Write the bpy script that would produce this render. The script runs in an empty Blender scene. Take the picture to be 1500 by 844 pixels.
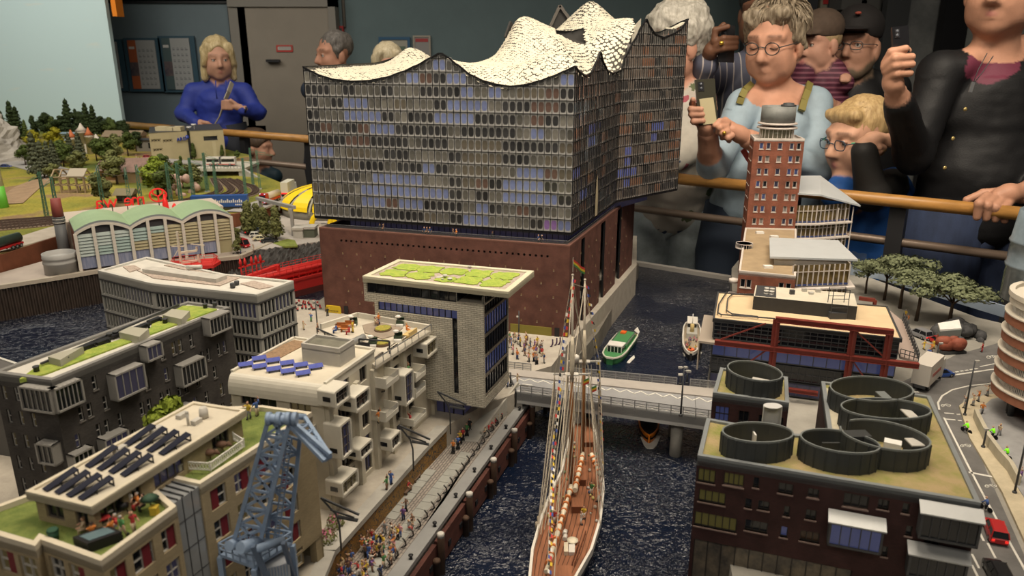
import bpy,math,random
from math import cos,sin,atan2,hypot,radians
import numpy as np
from mathutils import Vector as aa,Matrix,noise as mnoise
PI=math.pi
li,lk=range,enumerate
jL=random.Random(11)
SC=bpy.context.scene
dk=SC.collection
def V(*c):return aa(c)
def up(z):return aa((0,0,z))
def an(name,kS,aO):
 o=bpy.data.objects.new(name,kS);dk.objects.link(o);o.parent=aO;return o
def af(kW,lh,ky):
 kW.inputs[lh].default_value=ky
dA,ec,cA=.66,1126.0,math.atan((422-70)/1126.0)
aW=bpy.data.cameras.new('camera');f8=bpy.data.objects.new('camera',aW);dk.objects.link(f8)
f8 .location=(0,0,dA);f8 .rotation_euler=(PI/2-cA,0,0)
aW.sensor_fit='HORIZONTAL';aW.sensor_width=36.0;aW.lens=36.0*ec/1500.0
aW.clip_start=.02;aW.clip_end=60
aW.dof.use_dof=True;aW.dof.focus_distance=1.45;aW.dof.aperture_fstop=9.0
SC.camera=f8
wd=bpy.data.worlds.new('world');SC.world=wd;wd.use_nodes=True
wd.node_tree.nodes['Background'].inputs[0].default_value=(.62,.60,.58,1)
wd.node_tree.nodes['Background'].inputs[1].default_value=.12
def cJ(name,hX,jq,kL,kA=(1,.86,.68),spread=150,aim=None):
 l=bpy.data.lights.new(name,'AREA');l.energy=kL;l.color=kA;l.shape='RECTANGLE'
 l.size,l.size_y=jq;l.spread=radians(spread)
 o=bpy.data.objects.new(name,l);dk.objects.link(o);o.location=hX
 if aim is not None:
  d=aa(aim)-aa(hX);o.rotation_euler=d.to_track_quat('-Z','Y').to_euler()
 return o
cJ('ceiling_lamp_harbour',(.35,.85,1.95),(.9,.5),16,spread=140,aim=(.1,1.2,0))
cJ('ceiling_lamp_left',(-1.1,.9,1.95),(.8,.5),11,spread=140,aim=(-.5,1.1,0))
cJ('ceiling_lamp_landscape',(-1.9,2.6,2.0),(1.6,.8),34,(1,.93,.80),spread=140,aim=(-1.9,3.3,0))
cJ('ceiling_lamp_hall',(.0,1.3,2.0),(.6,.4),9,spread=120,aim=(.1,1.9,.6))
cJ('ceiling_lamp_visitors',(1.1,1.1,1.9),(.6,.4),11,(1,.88,.72),spread=120,aim=(.9,2.4,.5))
cJ('fill_lamp_front',(-.1,-.9,1.9),(1.4,.5),8.5,(1,.9,.76),spread=130,aim=(0,1.7,.35))  # added front fill, unseen behind the camera, brightens the hall facade
cJ('fill_lamp_backdrop',(-2.7,3.7,2.0),(1.2,.4),10,(1,.95,.86),spread=120,aim=(-2.9,4.95,.9))  # added unseen lamp that brightens the painted sky panel
cJ('ceiling_lamp_back',(-.6,4.0,2.0),(1.5,.5),9,(1,.9,.78),spread=130,aim=(-.4,4.7,.3))
SC.view_settings.view_transform='Standard';SC.view_settings.look='None'
SC.view_settings.gamma=1;SC.view_settings.use_curve_mapping=False
SC.view_settings.exposure=.0
def i8(u,v):
 x=(u-750)/ec;y=(422-v)/ec
 return aa((x,cos(cA)+sin(cA)*y,-sin(cA)+cos(cA)*y))
def at(u,v,z):
 r=i8(u,v);t=(z-dA)/r.z
 return V(r.x*t,r.y*t,z)
def ad(u,v,Y):
 r=i8(u,v);t=Y/r.y
 return V(r.x*t,Y,dA+r.z*t)
def aw(u,v,A,B):
 r=i8(u,v);dx,dy=B[0]-A[0],B[1]-A[1];L=hypot(dx,dy);ex=(dx/L,dy/L)
 j1=r.x*ex[1]-r.y*ex[0]
 t=(A[0]*ex[1]-A[1]*ex[0])/j1
 return((r.x*t-A[0])*ex[0]+(r.y*t-A[1])*ex[1],dA+r.z*t)
bX={}
def mat(name,c=None,fK=.6,var=.0,vs=30.,bump=0.,bs=60.,spec=.4,metal=0.,emit=None,es=1.,alpha=1.,c2=None,stretch=None,kJ=0.):
 if name in bX:return bX[name]
 m=bpy.data.materials.new(name);m.use_nodes=True;nt=m.node_tree;b=nt.nodes['Principled BSDF']
 af(b,'Roughness',fK);af(b,'Metallic',metal)
 af(b,'Specular IOR Level',spec)
 af(b,'Base Color',(*c,1));af(b,'Alpha',alpha)
 af(b,'Transmission Weight',kJ)
 if emit:af(b,'Emission Color',(*emit,1));af(b,'Emission Strength',es)
 if var or bump or c2:
  tc=nt.nodes.new('ShaderNodeTexCoord');f3=tc.outputs['Object']
  if stretch:
   mp=nt.nodes.new('ShaderNodeMapping');af(mp,'Scale',stretch);nt.links.new(f3,mp.inputs[0]);f3=mp.outputs[0]
 if var or c2:
  n=nt.nodes.new('ShaderNodeTexNoise');af(n,'Scale',vs);af(n,'Detail',6);af(n,'Roughness',.65)
  nt.links.new(f3,n.inputs['Vector'])
  rp=nt.nodes.new('ShaderNodeValToRGB');e=rp.color_ramp.elements
  d=c2 if c2 else tuple(min(1,x*(1+var))for x in c);a=c if c2 else tuple(x*(1-var)for x in c)
  e[0].position=.36;e[1].position=.64;e[0].color=(*a,1);e[1].color=(*d,1)
  nt.links.new(n.outputs['Fac'],rp.inputs[0]);nt.links.new(rp.outputs[0],b.inputs['Base Color'])
 if bump:
  n2=nt.nodes.new('ShaderNodeTexNoise');af(n2,'Scale',bs);af(n2,'Detail',4)
  nt.links.new(f3,n2 .inputs['Vector'])
  bm=nt.nodes.new('ShaderNodeBump');af(bm,'Strength',bump);af(bm,'Distance',.002)
  nt.links.new(n2 .outputs['Fac'],bm.inputs['Height']);nt.links.new(bm.outputs[0],b.inputs['Normal'])
 bX[name]=m;return m
def bI(name,c1,c2,kr,bw,bh,ms=.0006,fK=.75,ds=0.,var=.25):
 0
 if name in bX:return bX[name]
 m=bpy.data.materials.new(name);m.use_nodes=True;nt=m.node_tree;N=nt.nodes.new;L=nt.links.new;b=nt.nodes['Principled BSDF']
 af(b,'Roughness',fK);af(b,'Specular IOR Level',.25)
 g=N('ShaderNodeNewGeometry');tc=N('ShaderNodeTexCoord')
 cr=N('ShaderNodeVectorMath');cr.operation='CROSS_PRODUCT';af(cr,0,(0,0,1));L(g.outputs['True Normal'],cr.inputs[1])
 dt=N('ShaderNodeVectorMath');dt.operation='DOT_PRODUCT';L(cr.outputs[0],dt.inputs[0]);L(g.outputs['Position'],dt.inputs[1])
 sp=N('ShaderNodeSeparateXYZ');L(g.outputs['Position'],sp.inputs[0])
 cb=N('ShaderNodeCombineXYZ');L(dt.outputs['Value'],cb.inputs[0]);L(sp.outputs['Z'],cb.inputs[1])
 br=N('ShaderNodeTexBrick');af(br,'Scale',1);af(br,'Color1',(*c1,1));af(br,'Color2',(*c2,1));af(br,'Mortar',(*kr,1))
 af(br,'Mortar Size',ms);af(br,'Brick Width',bw);af(br,'Row Height',bh);af(br,'Mortar Smooth',.2)
 L(cb.outputs[0],br.inputs['Vector'])
 n=N('ShaderNodeTexNoise');af(n,'Scale',40);af(n,'Detail',5);L(g.outputs['Position'],n.inputs['Vector'])
 mr=N('ShaderNodeMapRange');af(mr,1,.3);af(mr,2,.7);af(mr,3,1-var);af(mr,4,1+var);L(n.outputs['Fac'],mr.inputs[0])
 mx=N('ShaderNodeVectorMath');mx.operation='SCALE';L(br.outputs['Color'],mx.inputs[0]);L(mr.outputs[0],mx.inputs['Scale'])
 L(mx.outputs[0],b.inputs['Base Color'])
 bm=N('ShaderNodeBump');af(bm,'Strength',.5);af(bm,'Distance',.0006);bm.invert=True
 L(br.outputs['Fac'],bm.inputs['Height']);L(bm.outputs[0],b.inputs['Normal'])
 bX[name]=m;return m
class MB:
 def __init__(s):s.v=[];s.f=[];s.m=[];s.sm=[]
 def fc(s,f,m,sm):s.f.append(f);s.m.append(m);s.sm.append(sm)
 def face(s,ag,m=0,sm=False):
  i=len(s.v);s.v+=[tuple(p)for p in ag];s.fc(tuple(li(i,i+len(ag))),m,sm)
  return s
 def add(s,vs,fs,m=0,sm=False):
  i=len(s.v);s.v+=[tuple(p)for p in vs]
  for f in fs:s.fc(tuple(i+k for k in f),m,sm)
  return s
 def lq(s,p,m=0):
  s.add(p,[(3,2,1,0),(4,5,6,7),(0,1,5,4),(1,2,6,5),(2,3,7,6),(3,0,4,7)],m)
  return s
 def box(s,a,b,m=0):
  x0,y0,z0=a;x1,y1,z1=b
  s.lq([(x0,y0,z0),(x1,y0,z0),(x1,y1,z0),(x0,y1,z0),(x0,y0,z1),(x1,y0,z1),(x1,y1,z1),(x0,y1,z1)],m)
  return s
 def lr(s,c,ex,hx,hy,z0,z1,m=0):
  ex=aa((ex[0],ex[1])).normalized();ey=aa((-ex.y,ex.x));c=aa((c[0],c[1]))
  q=[c-ex*hx-ey*hy,c+ex*hx-ey*hy,c+ex*hx+ey*hy,c-ex*hx+ey*hy]
  s.lq([(p.x,p.y,z0)for p in q]+[(p.x,p.y,z1)for p in q],m)
  return s
 def ln(s,au,z0,z1,m=0,aL=None,bottom=True):
  n=len(au);kh=z0 if hasattr(z0,'__len__')else[z0]*n;jQ=z1 if hasattr(z1,'__len__')else[z1]*n
  lo=[(p[0],p[1],kh[i])for i,p in lk(au)];hi=[(p[0],p[1],jQ[i])for i,p in lk(au)]
  for i in li(n):
   j=(i+1)%n;s.face([lo[i],lo[j],hi[j],hi[i]],m)
  s.face(hi,m if aL is None else aL)
  if bottom:s.face(lo[::-1],m)
  return s
 def ls(s,p,q,w,h=None,m=0,up=(0,0,1)):
  h=h or w;p=aa(p);q=aa(q);d=(q-p)
  if d.length<1e-9:return s
  d.normalize();u=aa(up)
  if abs(d.dot(u))>.98:u=V(1,0,0)
  sx=d.cross(u).normalized()*(w/2);sy=sx.cross(d).normalized()*(h/2)
  s.add([p-sx-sy,p+sx-sy,p+sx+sy,p-sx+sy,q-sx-sy,q+sx-sy,q+sx+sy,q-sx+sy],[(3,2,1,0),(4,5,6,7),(0,1,5,4),(1,2,6,5),(2,3,7,6),(3,0,4,7)],m)
  return s
 def lu(s,ag,r,n=8,m=0,sm=True,caps=True):
  ag=[aa(p)for p in ag];k=len(ag);rs=r if hasattr(r,'__len__')else[r]*k
  am=len(s.v);eu=None
  for i,p in lk(ag):
   d=(ag[min(i+1,k-1)]-ag[max(i-1,0)])
   d=d.normalized()if d.length>1e-9 else up(1)
   if eu is None:
    u=up(1)if abs(d.z)<.9 else V(1,0,0);a=d.cross(u).normalized()
   else:
    a=(eu-d*eu.dot(d));a=a.normalized()if a.length>1e-6 else d.orthogonal().normalized()
   eu=a;b=d.cross(a)
   for j in li(n):
    t=2*PI*j/n;q=p+(a*cos(t)+b*sin(t))*rs[i];s.v.append((q.x,q.y,q.z))
  for i in li(k-1):
   for j in li(n):
    s.fc((am+i*n+j,am+i*n+(j+1)%n,am+(i+1)*n+(j+1)%n,am+(i+1)*n+j),m,sm)
  if caps:
   s.fc(tuple(am+j for j in li(n))[::-1],m,False)
   s.fc(tuple(am+(k-1)*n+j for j in li(n)),m,False)
  return s
 def lp(s,dW,c=(0,0,0),n=16,m=0,sm=True,sx=1,sy=1):
  am=len(s.v);k=len(dW)
  for r,z in dW:
   for j in li(n):
    t=2*PI*j/n;s.v.append((c[0]+r*sx*cos(t),c[1]+r*sy*sin(t),c[2]+z))
  for i in li(k-1):
   for j in li(n):
    s.fc((am+i*n+j,am+i*n+(j+1)%n,am+(i+1)*n+(j+1)%n,am+(i+1)*n+j),m,sm)
  s.fc(tuple(am+j for j in li(n))[::-1],m,False)
  s.fc(tuple(am+(k-1)*n+j for j in li(n)),m,False)
  return s
 def ball(s,c,r,nu=10,nv=6,m=0):
  r=r if hasattr(r,'__len__')else(r,r,r)
  am=len(s.v)
  s.v.append((c[0],c[1],c[2]-r[2]))
  for i in li(1,nv):
   a=-PI/2+PI*i/nv
   for j in li(nu):
    t=2*PI*j/nu;s.v.append((c[0]+r[0]*cos(a)*cos(t),c[1]+r[1]*cos(a)*sin(t),c[2]+r[2]*sin(a)))
  s.v.append((c[0],c[1],c[2]+r[2]));e=len(s.v)-1
  for j in li(nu):
   s.fc((am,am+1+(j+1)%nu,am+1+j),m,True)
   for i in li(nv-2):
    s.fc((am+1+i*nu+j,am+1+i*nu+(j+1)%nu,am+1+(i+1)*nu+(j+1)%nu,am+1+(i+1)*nu+j),m,True)
   s.fc((am+1+(nv-2)*nu+j,am+1+(nv-2)*nu+(j+1)%nu,e),m,True)
  return s
 def lv(s,p,q,z0,z1,t,m=0):
  return s.lq([(p.x,p.y,z0),(q.x,q.y,z0),(q.x,q.y+t,z0),(p.x,p.y+t,z0)]+[(p.x,p.y,z1),(q.x,q.y,z1),(q.x,q.y+t,z1),(p.x,p.y+t,z1)],m)
 def ly(s,p,q,z0,z1,m=0):return s.face([(p[0],p[1],z0),(q[0],q[1],z0),(q[0],q[1],z1),(p[0],p[1],z1)],m)
 def lx(s,p,q,z,*a):return s.ls((p[0],p[1],z),(q[0],q[1],z),*a)
 def post(s,p,z0,z1,*a):return s.ls((p[0],p[1],z0),(p[0],p[1],z1),*a)
 def mesh(s,name,cg,bF=(0,0,0)):
  me=bpy.data.meshes.new(name)
  vs=[(x-bF[0],y-bF[1],z-bF[2])for x,y,z in s.v]if any(bF)else s.v
  me.from_pydata(vs,[],s.f)
  for m in(cg if isinstance(cg,(list,tuple))else[cg]):me.materials.append(m)
  me.polygons.foreach_set('material_index',s.m);me.polygons.foreach_set('use_smooth',s.sm)
  me.update();return me
 def ll(s,name,cg,aO=None,org=None):
  0
  w=aS(aO)if aO else up(0)
  o_=aa(org)if org is not None else w
  o=bpy.data.objects.new(name,s.mesh(name,cg,tuple(o_)));dk.objects.link(o)
  o.parent=aO;o.location=o_-w
  return o
def aS(o):
 p=up(0)
 while o:p=p+o.location;o=o.parent
 return p
def bu(o,label=None,fT=None,dw=None,kind=None):
 if label:o['label']=label
 if fT:o['category']=fT
 if dw:o['group']=dw
 if kind:o['kind']=kind
 return o
def thing(name,label,fT,hX,dw=None,rz=0.):
 o=bpy.data.objects.new(name,None);dk.objects.link(o);o.location=hX;o.rotation_euler=(0,0,rz);o.empty_display_size=.01
 return bu(o,label,fT,dw)
def jC(name,me,aO,hX,rz=0.,kj=None):
 0
 o=an(name,me,aO)
 o.location=aa(hX)-(aS(aO)if aO else up(0))
 o.rotation_euler=kj if kj else(0,0,rz);return o
def jp(o,aO=None):
 c=o.copy();dk.objects.link(c);c.parent=aO
 for ch in list(o.children):jp(ch,c)
 return c
def aj(o):o['kind']='structure';return o
def ah(mb,A,B,z0,z1,aT,aU=.004,m=0,mr=0):
 0
 A=aa((A[0],A[1]));B=aa((B[0],B[1]));L=(B-A).length;e=(B-A)/L;aZ=aa((-e.y,e.x))*aU
 ss=sorted({0.,L,*[h[0]for h in aT],*[h[1]for h in aT]});zs=sorted({z0,z1,*[h[2]for h in aT],*[h[3]for h in aT]})
 ss=[x for x in ss if 0<=x<=L];zs=[z for z in zs if z0<=z<=z1]
 def pt(s_,z,k=0):p=A+e*s_+aZ*k;return(p.x,p.y,z)
 for j in li(len(zs)-1):
  zc=(zs[j]+zs[j+1])/2;bW=None
  for i in li(len(ss)-1):
   sc=(ss[i]+ss[i+1])/2
   ek=not any(h[0]<sc<h[1]and h[2]<zc<h[3]for h in aT)
   if ek and bW is None:bW=ss[i]
   if bW is not None and(not ek or i==len(ss)-2):
    e_=ss[i+1]if ek else ss[i]
    mb.face([pt(bW,zs[j]),pt(e_,zs[j]),pt(e_,zs[j+1]),pt(bW,zs[j+1])],m);bW=None
 for(a,b,c,d)in aT:
  mb.face([pt(a,c),pt(b,c),pt(b,c,1),pt(a,c,1)],mr);mb.face([pt(a,d,1),pt(b,d,1),pt(b,d),pt(a,d)],mr)
  mb.face([pt(a,c,1),pt(a,d,1),pt(a,d),pt(a,c)],mr);mb.face([pt(b,c),pt(b,d),pt(b,d,1),pt(b,c,1)],mr)
em={}
def jE(w,h,nx,ny,aU,c7,fm,gm,et=None,arch=False):
 k=(round(w,4),round(h,4),nx,ny,aU,c7,fm.name,gm.name,et.name if et else None)
 if k in em:return em[k]
 b=MB();y0=aU*.45;y1=aU*.95
 b.face([(-w/2,y1*.85,0),(w/2,y1*.85,0),(w/2,y1*.85,h),(-w/2,y1*.85,h)],1)
 for i in li(nx+1):
  x=-w/2+w*i/nx;x=min(max(x,-w/2+c7/2),w/2-c7/2);b.box((x-c7/2,y0,0),(x+c7/2,y1,h),0)
 for j in li(ny+1):
  z=h*j/ny;z=min(max(z,c7/2),h-c7/2);b.box((-w/2,y0,z-c7/2),(w/2,y1,z+c7/2),0)
 cg=[fm,gm]
 if et:b.box((-w/2-.001,-.0012,-.0016),(w/2+.001,y1,0),2);cg.append(et)
 em[k]=b.mesh('window',cg);return em[k]
def aJ(aO,A,B,aQ,aU=.004,c7=.0009,fm=None,k5=None,et=None,name='window',seed=1):
 0
 r=random.Random(seed);A2=aa((A[0],A[1]));B2=aa((B[0],B[1]));e=(B2-A2).normalized();rz=atan2(e.y,e.x);aT=[]
 for it in aQ:
  s_,z,w,h,nx,ny=it[:6];g=it[6]if len(it)>6 else r.choice(k5)
  p=A2+e*s_;jC(name,jE(w,h,nx,ny,aU,c7,fm,g,et),aO,(p.x,p.y,z),rz);aT.append((s_-w/2,s_+w/2,z,z+h))
 return aT
def wl(A,B):return hypot(B[0]-A[0],B[1]-A[1])
def ae(A,B,s_,bF=0.):
 e=aa((B[0]-A[0],B[1]-A[1])).normalized();return aa((A[0],A[1]))+e*s_+aa((e.y,-e.x))*bF
def aN(au,d):
 n=len(au);bC=[];ar=sum(au[i][0]*au[(i+1)%n][1]-au[(i+1)%n][0]*au[i][1]for i in li(n));sg=1 if ar>0 else-1
 for i in li(n):
  p,q,r_=aa(au[i-1][:2]),aa(au[i][:2]),aa(au[(i+1)%n][:2])
  e1=(q-p).normalized();e2=(r_-q).normalized();n1=aa((-e1 .y,e1 .x))*sg;n2=aa((-e2 .y,e2 .x))*sg
  b_=(n1+n2);b_=b_/max(.2,b_.dot(n1));bC.append(q+b_*d)
 return bC
def aY(mb,au,z0,z1,t,m=0):
 aZ=aN(au,t);n=len(au)
 for i in li(n):
  j=(i+1)%n;a,b_,c,d=au[i],au[j],aZ[j],aZ[i]
  mb.lq([(a[0],a[1],z0),(b_[0],b_[1],z0),(c[0],c[1],z0),(d[0],d[1],z0),(a[0],a[1],z1),(b_[0],b_[1],z1),(c[0],c[1],z1),(d[0],d[1],z1)],m)
def v2(p):return aa((p[0],p[1]))
ap=mat('paint',(.72,.70,.66),.5,.06,60)
al=mat('metal',(.012,.012,.014),.45)
ak=mat('grey paint',(.05,.052,.055),.5)
aF=mat('grey paint')
ao=mat('concrete',(.46,.44,.40),.8,.1,60,.15,200)
ab=mat('glass',(.012,.014,.018),.08,spec=.6)
a4=mat('window glass',(.035,.045,.10),.12,spec=.6,emit=(.085,.10,.26),es=.22)
aA=mat('dim glass',(.03,.03,.045),.12,spec=.6,emit=(.11,.10,.20),es=.10)
a6=mat('dim warm window glass',(.05,.04,.02),.12,spec=.6,emit=(.30,.22,.08),es=.10)
cD=mat('steel',(.34,.35,.36),.35,metal=.7)
#the room
aB=-.86
eM=mat('wall paint',(.105,.150,.158),.75,.06,3)
hH=mat('door paint',(.235,.205,.165),.6,.05,4)
dc=mat('frame',(.20,.185,.16),.6)
b=MB().box((-6,-2,aB-.1),(5,7.5,aB));aj(b.ll('floor',mat('floor',(.10,.062,.034),.9,.2,20,.2,300)))
b=MB().box((-6,5.8,aB),(2.05,5.9,2.1));aj(b.ll('wall_back',eM))
b=MB().box((2.05,5.0,aB),(5,5.1,2.1)).box((2.05,5.1,aB),(2.12,5.9,2.1));aj(b.ll('wall_right',mat('wall',(.23,.27,.28),.7,.05,3)))
b=MB().box((-6,-2,2.1),(5,7.5,2.2));aj(b.ll('ceiling',mat('ceiling',(.05,.05,.05),.9)))
y=5.72
p0=ad(120,0,y);p1=ad(336,16,y);p2=ad(352,130,y)
zt=ad(200,5,y).z;zb=ad(250,183,y).z;x0,x1=-4.2,ad(340,60,y).x
b=MB().box((x0,y-.01,zb),(x1,y+.06,zt));jJ=aj(b.ll('wall_panel',mat('panel',(.125,.165,.185),.6,.05,4)))
b=MB().box((x0,y-.03,zt),(x1+.03,y+.06,zt+.014)).box((x1,y-.03,zb-.02),(x1+.014,y+.06,zt));aj(b.ll('trim_1',al))
b=MB().box((x0,y-.06,zb-.22),(x1+.2,y+.06,zb));aj(b.ll('trim_2',mat('skirting',(.035,.025,.02),.6)))
b=MB().box((x0,y-.06,zt+.03),(ad(490,0,y).x,y+.06,zt+.10)).box((x1+.014,y-.06,zb-.3),(x1+.13,y+.06,zt+.03));aj(b.ll('trim_3',dc))
dy=5.66;iU,gj=ad(352,60,dy).x,ad(484,60,dy).x;f6=ad(400,10,dy).z
b=MB().box((iU,dy,aB),(gj,dy+.05,f6));hO=aj(b.ll('door_1',hH))
MB().box((gj,dy-.02,aB),(gj+.05,dy+.1,f6+.08)).box((iU-.06,dy-.02,f6),(gj+.05,dy+.1,f6+.08)).ll('door_frame',dc,hO)
h0=ad(391,87,dy-.02);h1=ad(411,91,dy-.02)
MB().box((h0 .x,dy-.05,h1 .z),(h1 .x,dy-.02,h0 .z)).box((h0 .x,dy-.03,h1 .z),(h0 .x+.02,dy+.01,h0 .z)).ll('door_handle',al,hO)
n0=ad(404,66,dy-.01);n1=ad(429,76,dy-.01)
t=thing('door_notice','small white notice with red border on the beige door','notice',(n0 .x,dy,n1 .z))
MB().box((n0 .x,dy-.008,n1 .z),(n1 .x,dy,n0 .z)).ll('border',mat('red',(.42,.04,.03),.5),t)
MB().box((n0 .x+.012,dy-.011,n1 .z+.012),(n1 .x-.012,dy-.007,n0 .z-.012)).ll('panel',mat('paper',(.42,.40,.36),.6),t)
b=MB()
for i in li(3):
 for j in li(9):
  xx=n0 .x+.022+j*.010;zz=n1 .z+.018+i*.009;b.box((xx,dy-.012,zz),(xx+.007,dy-.0108,zz+.003))
bu(b.ll('print',mat('print',(.2,.2,.2),.6),t),kind='stuff')
c0=ad(502,0,5.78);c1=ad(503,40,5.78)
b=MB().lu([(c0 .x,5.79,2.05),(c0 .x,5.79,c1 .z)],.012,6);bu(b.ll('cable_conduit',dc),'thin grey conduit running down the wall to the red box','conduit')
q0=ad(497,38,5.77);q1=ad(504,50,5.77)
t=thing('fire_call_point','small red fire call point under the conduit on the wall','call point',(q0 .x,5.78,q1 .z))
MB().box((q0 .x,5.75,q1 .z),(q1 .x,5.80,q0 .z)).ll('housing',mat('fire red',(.36,.02,.02),.4),t)
MB().box((q0 .x+.008,5.745,q1 .z+.015),(q1 .x-.008,5.751,q0 .z-.015)).ll('glass',ak,t)
def hP(u0,v0,u1,v1,Y,fc,pc,label,kk,fw=.02):
 a=ad(u0,v0,Y);c=ad(u1,v1,Y);t=thing('framed_notice',label,'notice',(a.x,Y,c.z))
 MB().box((a.x,Y-.02,c.z),(c.x,Y,c.z+fw)).box((a.x,Y-.02,a.z-fw),(c.x,Y,a.z)).box((a.x,Y-.02,c.z+fw),(a.x+fw,Y,a.z-fw)).box((c.x-fw,Y-.02,c.z+fw),(c.x,Y,a.z-fw)).ll('frame',fc,t)
 MB().box((a.x+fw,Y-.012,c.z+fw),(c.x-fw,Y,a.z-fw)).ll('sheet',pc,t)
 b=MB();W=c.x-a.x-2*fw;Hh=a.z-c.z-2*fw
 for(s0,t0,s1,t1)in kk:b.box((a.x+fw+W*s0,Y-.014,c.z+fw+Hh*t0),(a.x+fw+W*s1,Y-.0118,c.z+fw+Hh*t1))
 return t,b
t,b=hP(555,54,603,110,5.79,mat('blue frame',(.02,.08,.16),.4),mat('cream',(.30,.29,.24),.6),'blue framed notice high on the back wall',[(.08,.55,.92,.8)])
b.ll('picture',mat('green',(.10,.14,.10),.6),t)
t,b=hP(605,52,632,95,5.79,mat('silver frame',(.30,.27,.22),.4),mat('grey',(.24,.23,.22),.6),'narrow silver framed notice with red heading beside the blue one',[(.05,.82,.95,.95)],.012)
b.ll('heading',mat('heading red',(.30,.03,.03),.5),t)
def eR(u0,u1,v0,v1,bQ,label,Y=5.68,pic=None):
 a=ad(u0,v0,Y);c=ad(u1,v1,Y);W=c.x-a.x;Hh=a.z-c.z
 t=thing('wall_poster',label,'poster',(a.x,Y,c.z),'event posters on the panel')
 MB().box((a.x,Y-.012,c.z),(c.x,Y+.01,a.z)).ll('board',mat('poster paper',(.30,.305,.30),.5),t)
 MB().box((a.x-.03,Y-.004,c.z-.02),(c.x+.035,Y+.012,a.z+.015)).ll('backing',mat('backing',(.03,.07,.10),.5),t)
 if bQ:
  MB().box((a.x,Y-.014,c.z),(a.x+W*.3,Y-.011,a.z)).ll('colour_strip',bQ,t)
  MB().box((a.x,Y-.016,c.z+Hh*.27),(a.x+W*.3,Y-.0135,c.z+Hh*.55)).ll('picture',mat('picture',(.03,.03,.05),.5,c2=(.14,.10,.09),vs=12),t)
  MB().box((a.x+W*.04,Y-.016,c.z+Hh*.82),(a.x+W*.24,Y-.0135,c.z+Hh*.87)).ll('title',mat('title',(.45,.44,.42),.5),t)
 b=MB();r=random.Random(3)
 for i in li(7):
  zz=c.z+Hh*(.08+.115*i)
  for j in li(4):
   xx=a.x+W*(.36+.155*j)
   b.box((xx,Y-.0135,zz),(xx+W*.1*r.uniform(.6,1),Y-.0115,zz+Hh*.02));b.box((xx,Y-.0135,zz+Hh*.035),(xx+W*.08*r.uniform(.5,1),Y-.0115,zz+Hh*.046))
 bu(b.ll('print',mat('poster print',(.14,.15,.16),.6),t),kind='stuff')
eR(150,181,61,129,None,'plain pale poster half hidden by the sky backdrop')
eR(187,236,59,130,mat('orange',(.32,.085,.03),.5),'pale poster with an orange side strip')
eR(237,286,56,131,mat('poster green',(.055,.085,.088),.5),'pale poster with a dark green side strip beside the blonde woman')
def jD():
 m=bpy.data.materials.new('painted sky');m.use_nodes=True;nt=m.node_tree;N=nt.nodes.new;L=nt.links.new;bs=nt.nodes['Principled BSDF'];af(bs,'Roughness',.7)
 tc=N('ShaderNodeTexCoord');mp=N('ShaderNodeMapping');af(mp,'Scale',(2.2,1,9));L(tc.outputs['Object'],mp.inputs[0])
 n=N('ShaderNodeTexNoise');af(n,'Scale',1.4);af(n,'Detail',5);L(mp.outputs[0],n.inputs['Vector'])
 r=N('ShaderNodeValToRGB');e=r.color_ramp.elements;e[0].position=.62;e[1].position=.80;e[0].color=(.55,.71,.73,1);e[1].color=(.74,.70,.60,1)
 L(n.outputs['Fac'],r.inputs[0]);L(r.outputs[0],bs.inputs['Base Color']);return m
sx=ad(168,100,4.95).x
b=MB().box((-4.6,4.95,.0),(sx,4.99,1.5));o=b.ll('sky_backdrop',jD());aj(o)
a=ad(160,-10,4.9);c=ad(167,24,4.9)
b=MB().box((a.x,4.90,c.z),(a.x+.028,4.99,1.5));bu(b.ll('edge_strip',mat('foam',(.75,.22,.01),.6)),'bright orange strip on the top edge of the sky backdrop','strip')
Y=4.96
def cd(name,u0,v0,u1,v1,Y,d,m,dQ=None,h6=None):
 a=ad(u0,v0,Y);c=ad(u1,v1,Y);b=MB().box((a.x,Y,dQ if dQ is not None else c.z),(c.x,Y+d,h6 if h6 is not None else a.z));return b.ll(name,m)
aj(cd('door_2',1092,0,1166,200,4.97,.04,mat('doorway',(.006,.006,.007),.7),aB,1.9))
aj(cd('trim_4',1166,0,1176,200,4.95,.06,mat('jamb',(.03,.035,.04),.5),aB,1.9))
aj(cd('trim_5',1203,0,1206,60,4.94,.05,mat('pipe',(.24,.22,.17),.5),ad(1203,22,4.9).z,1.9))
o=cd('alarm_box',1207,-4,1213,6,4.93,.06,mat('alarm red',(.40,.03,.03),.4));bu(o,'small red alarm box on the pale wall above the capped man','alarm box')
aj(cd('wall_niche',1234,-30,1305,40,4.90,.09,mat('dark',(.035,.04,.04),.7)))
sh=thing('ceiling_cupboard','grey overhead cupboard with two doors behind the capped man','cupboard',ad(1240,24,4.7))
for(u0,v0,u1,v1,m_,nm)in((1236,-20,1266,14,mat('cupboard grey',(.10,.10,.095),.6),'door'),(1268,-20,1292,20,mat('cupboard grey'),'door'),(1263,0,1268,18,mat('rail',(.2,.19,.16),.5),'rail'),(1292,4,1296,24,mat('light',(.42,.40,.34),.5),'rail')):
 a=ad(u0,v0,4.7);c=ad(u1,v1,4.7);MB().box((a.x,4.7,c.z),(c.x,4.88,a.z)).ll(nm,m_,sh)
aj(cd('trim_6',1301,0,1306,200,4.55,.06,mat('steel jamb',(.10,.105,.11),.35,metal=.5),aB,1.9))
aj(cd('trim_7',1387,0,1391,200,4.50,.06,mat('black jamb',(.01,.01,.012),.5),aB,1.9))
o=cd('cloud_mural',1306,0,1387,200,4.6,.03,mat('mural',(.13,.14,.145),.6,c2=(.32,.33,.32),vs=2.2),-.4,1.9)
aj(o)
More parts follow.
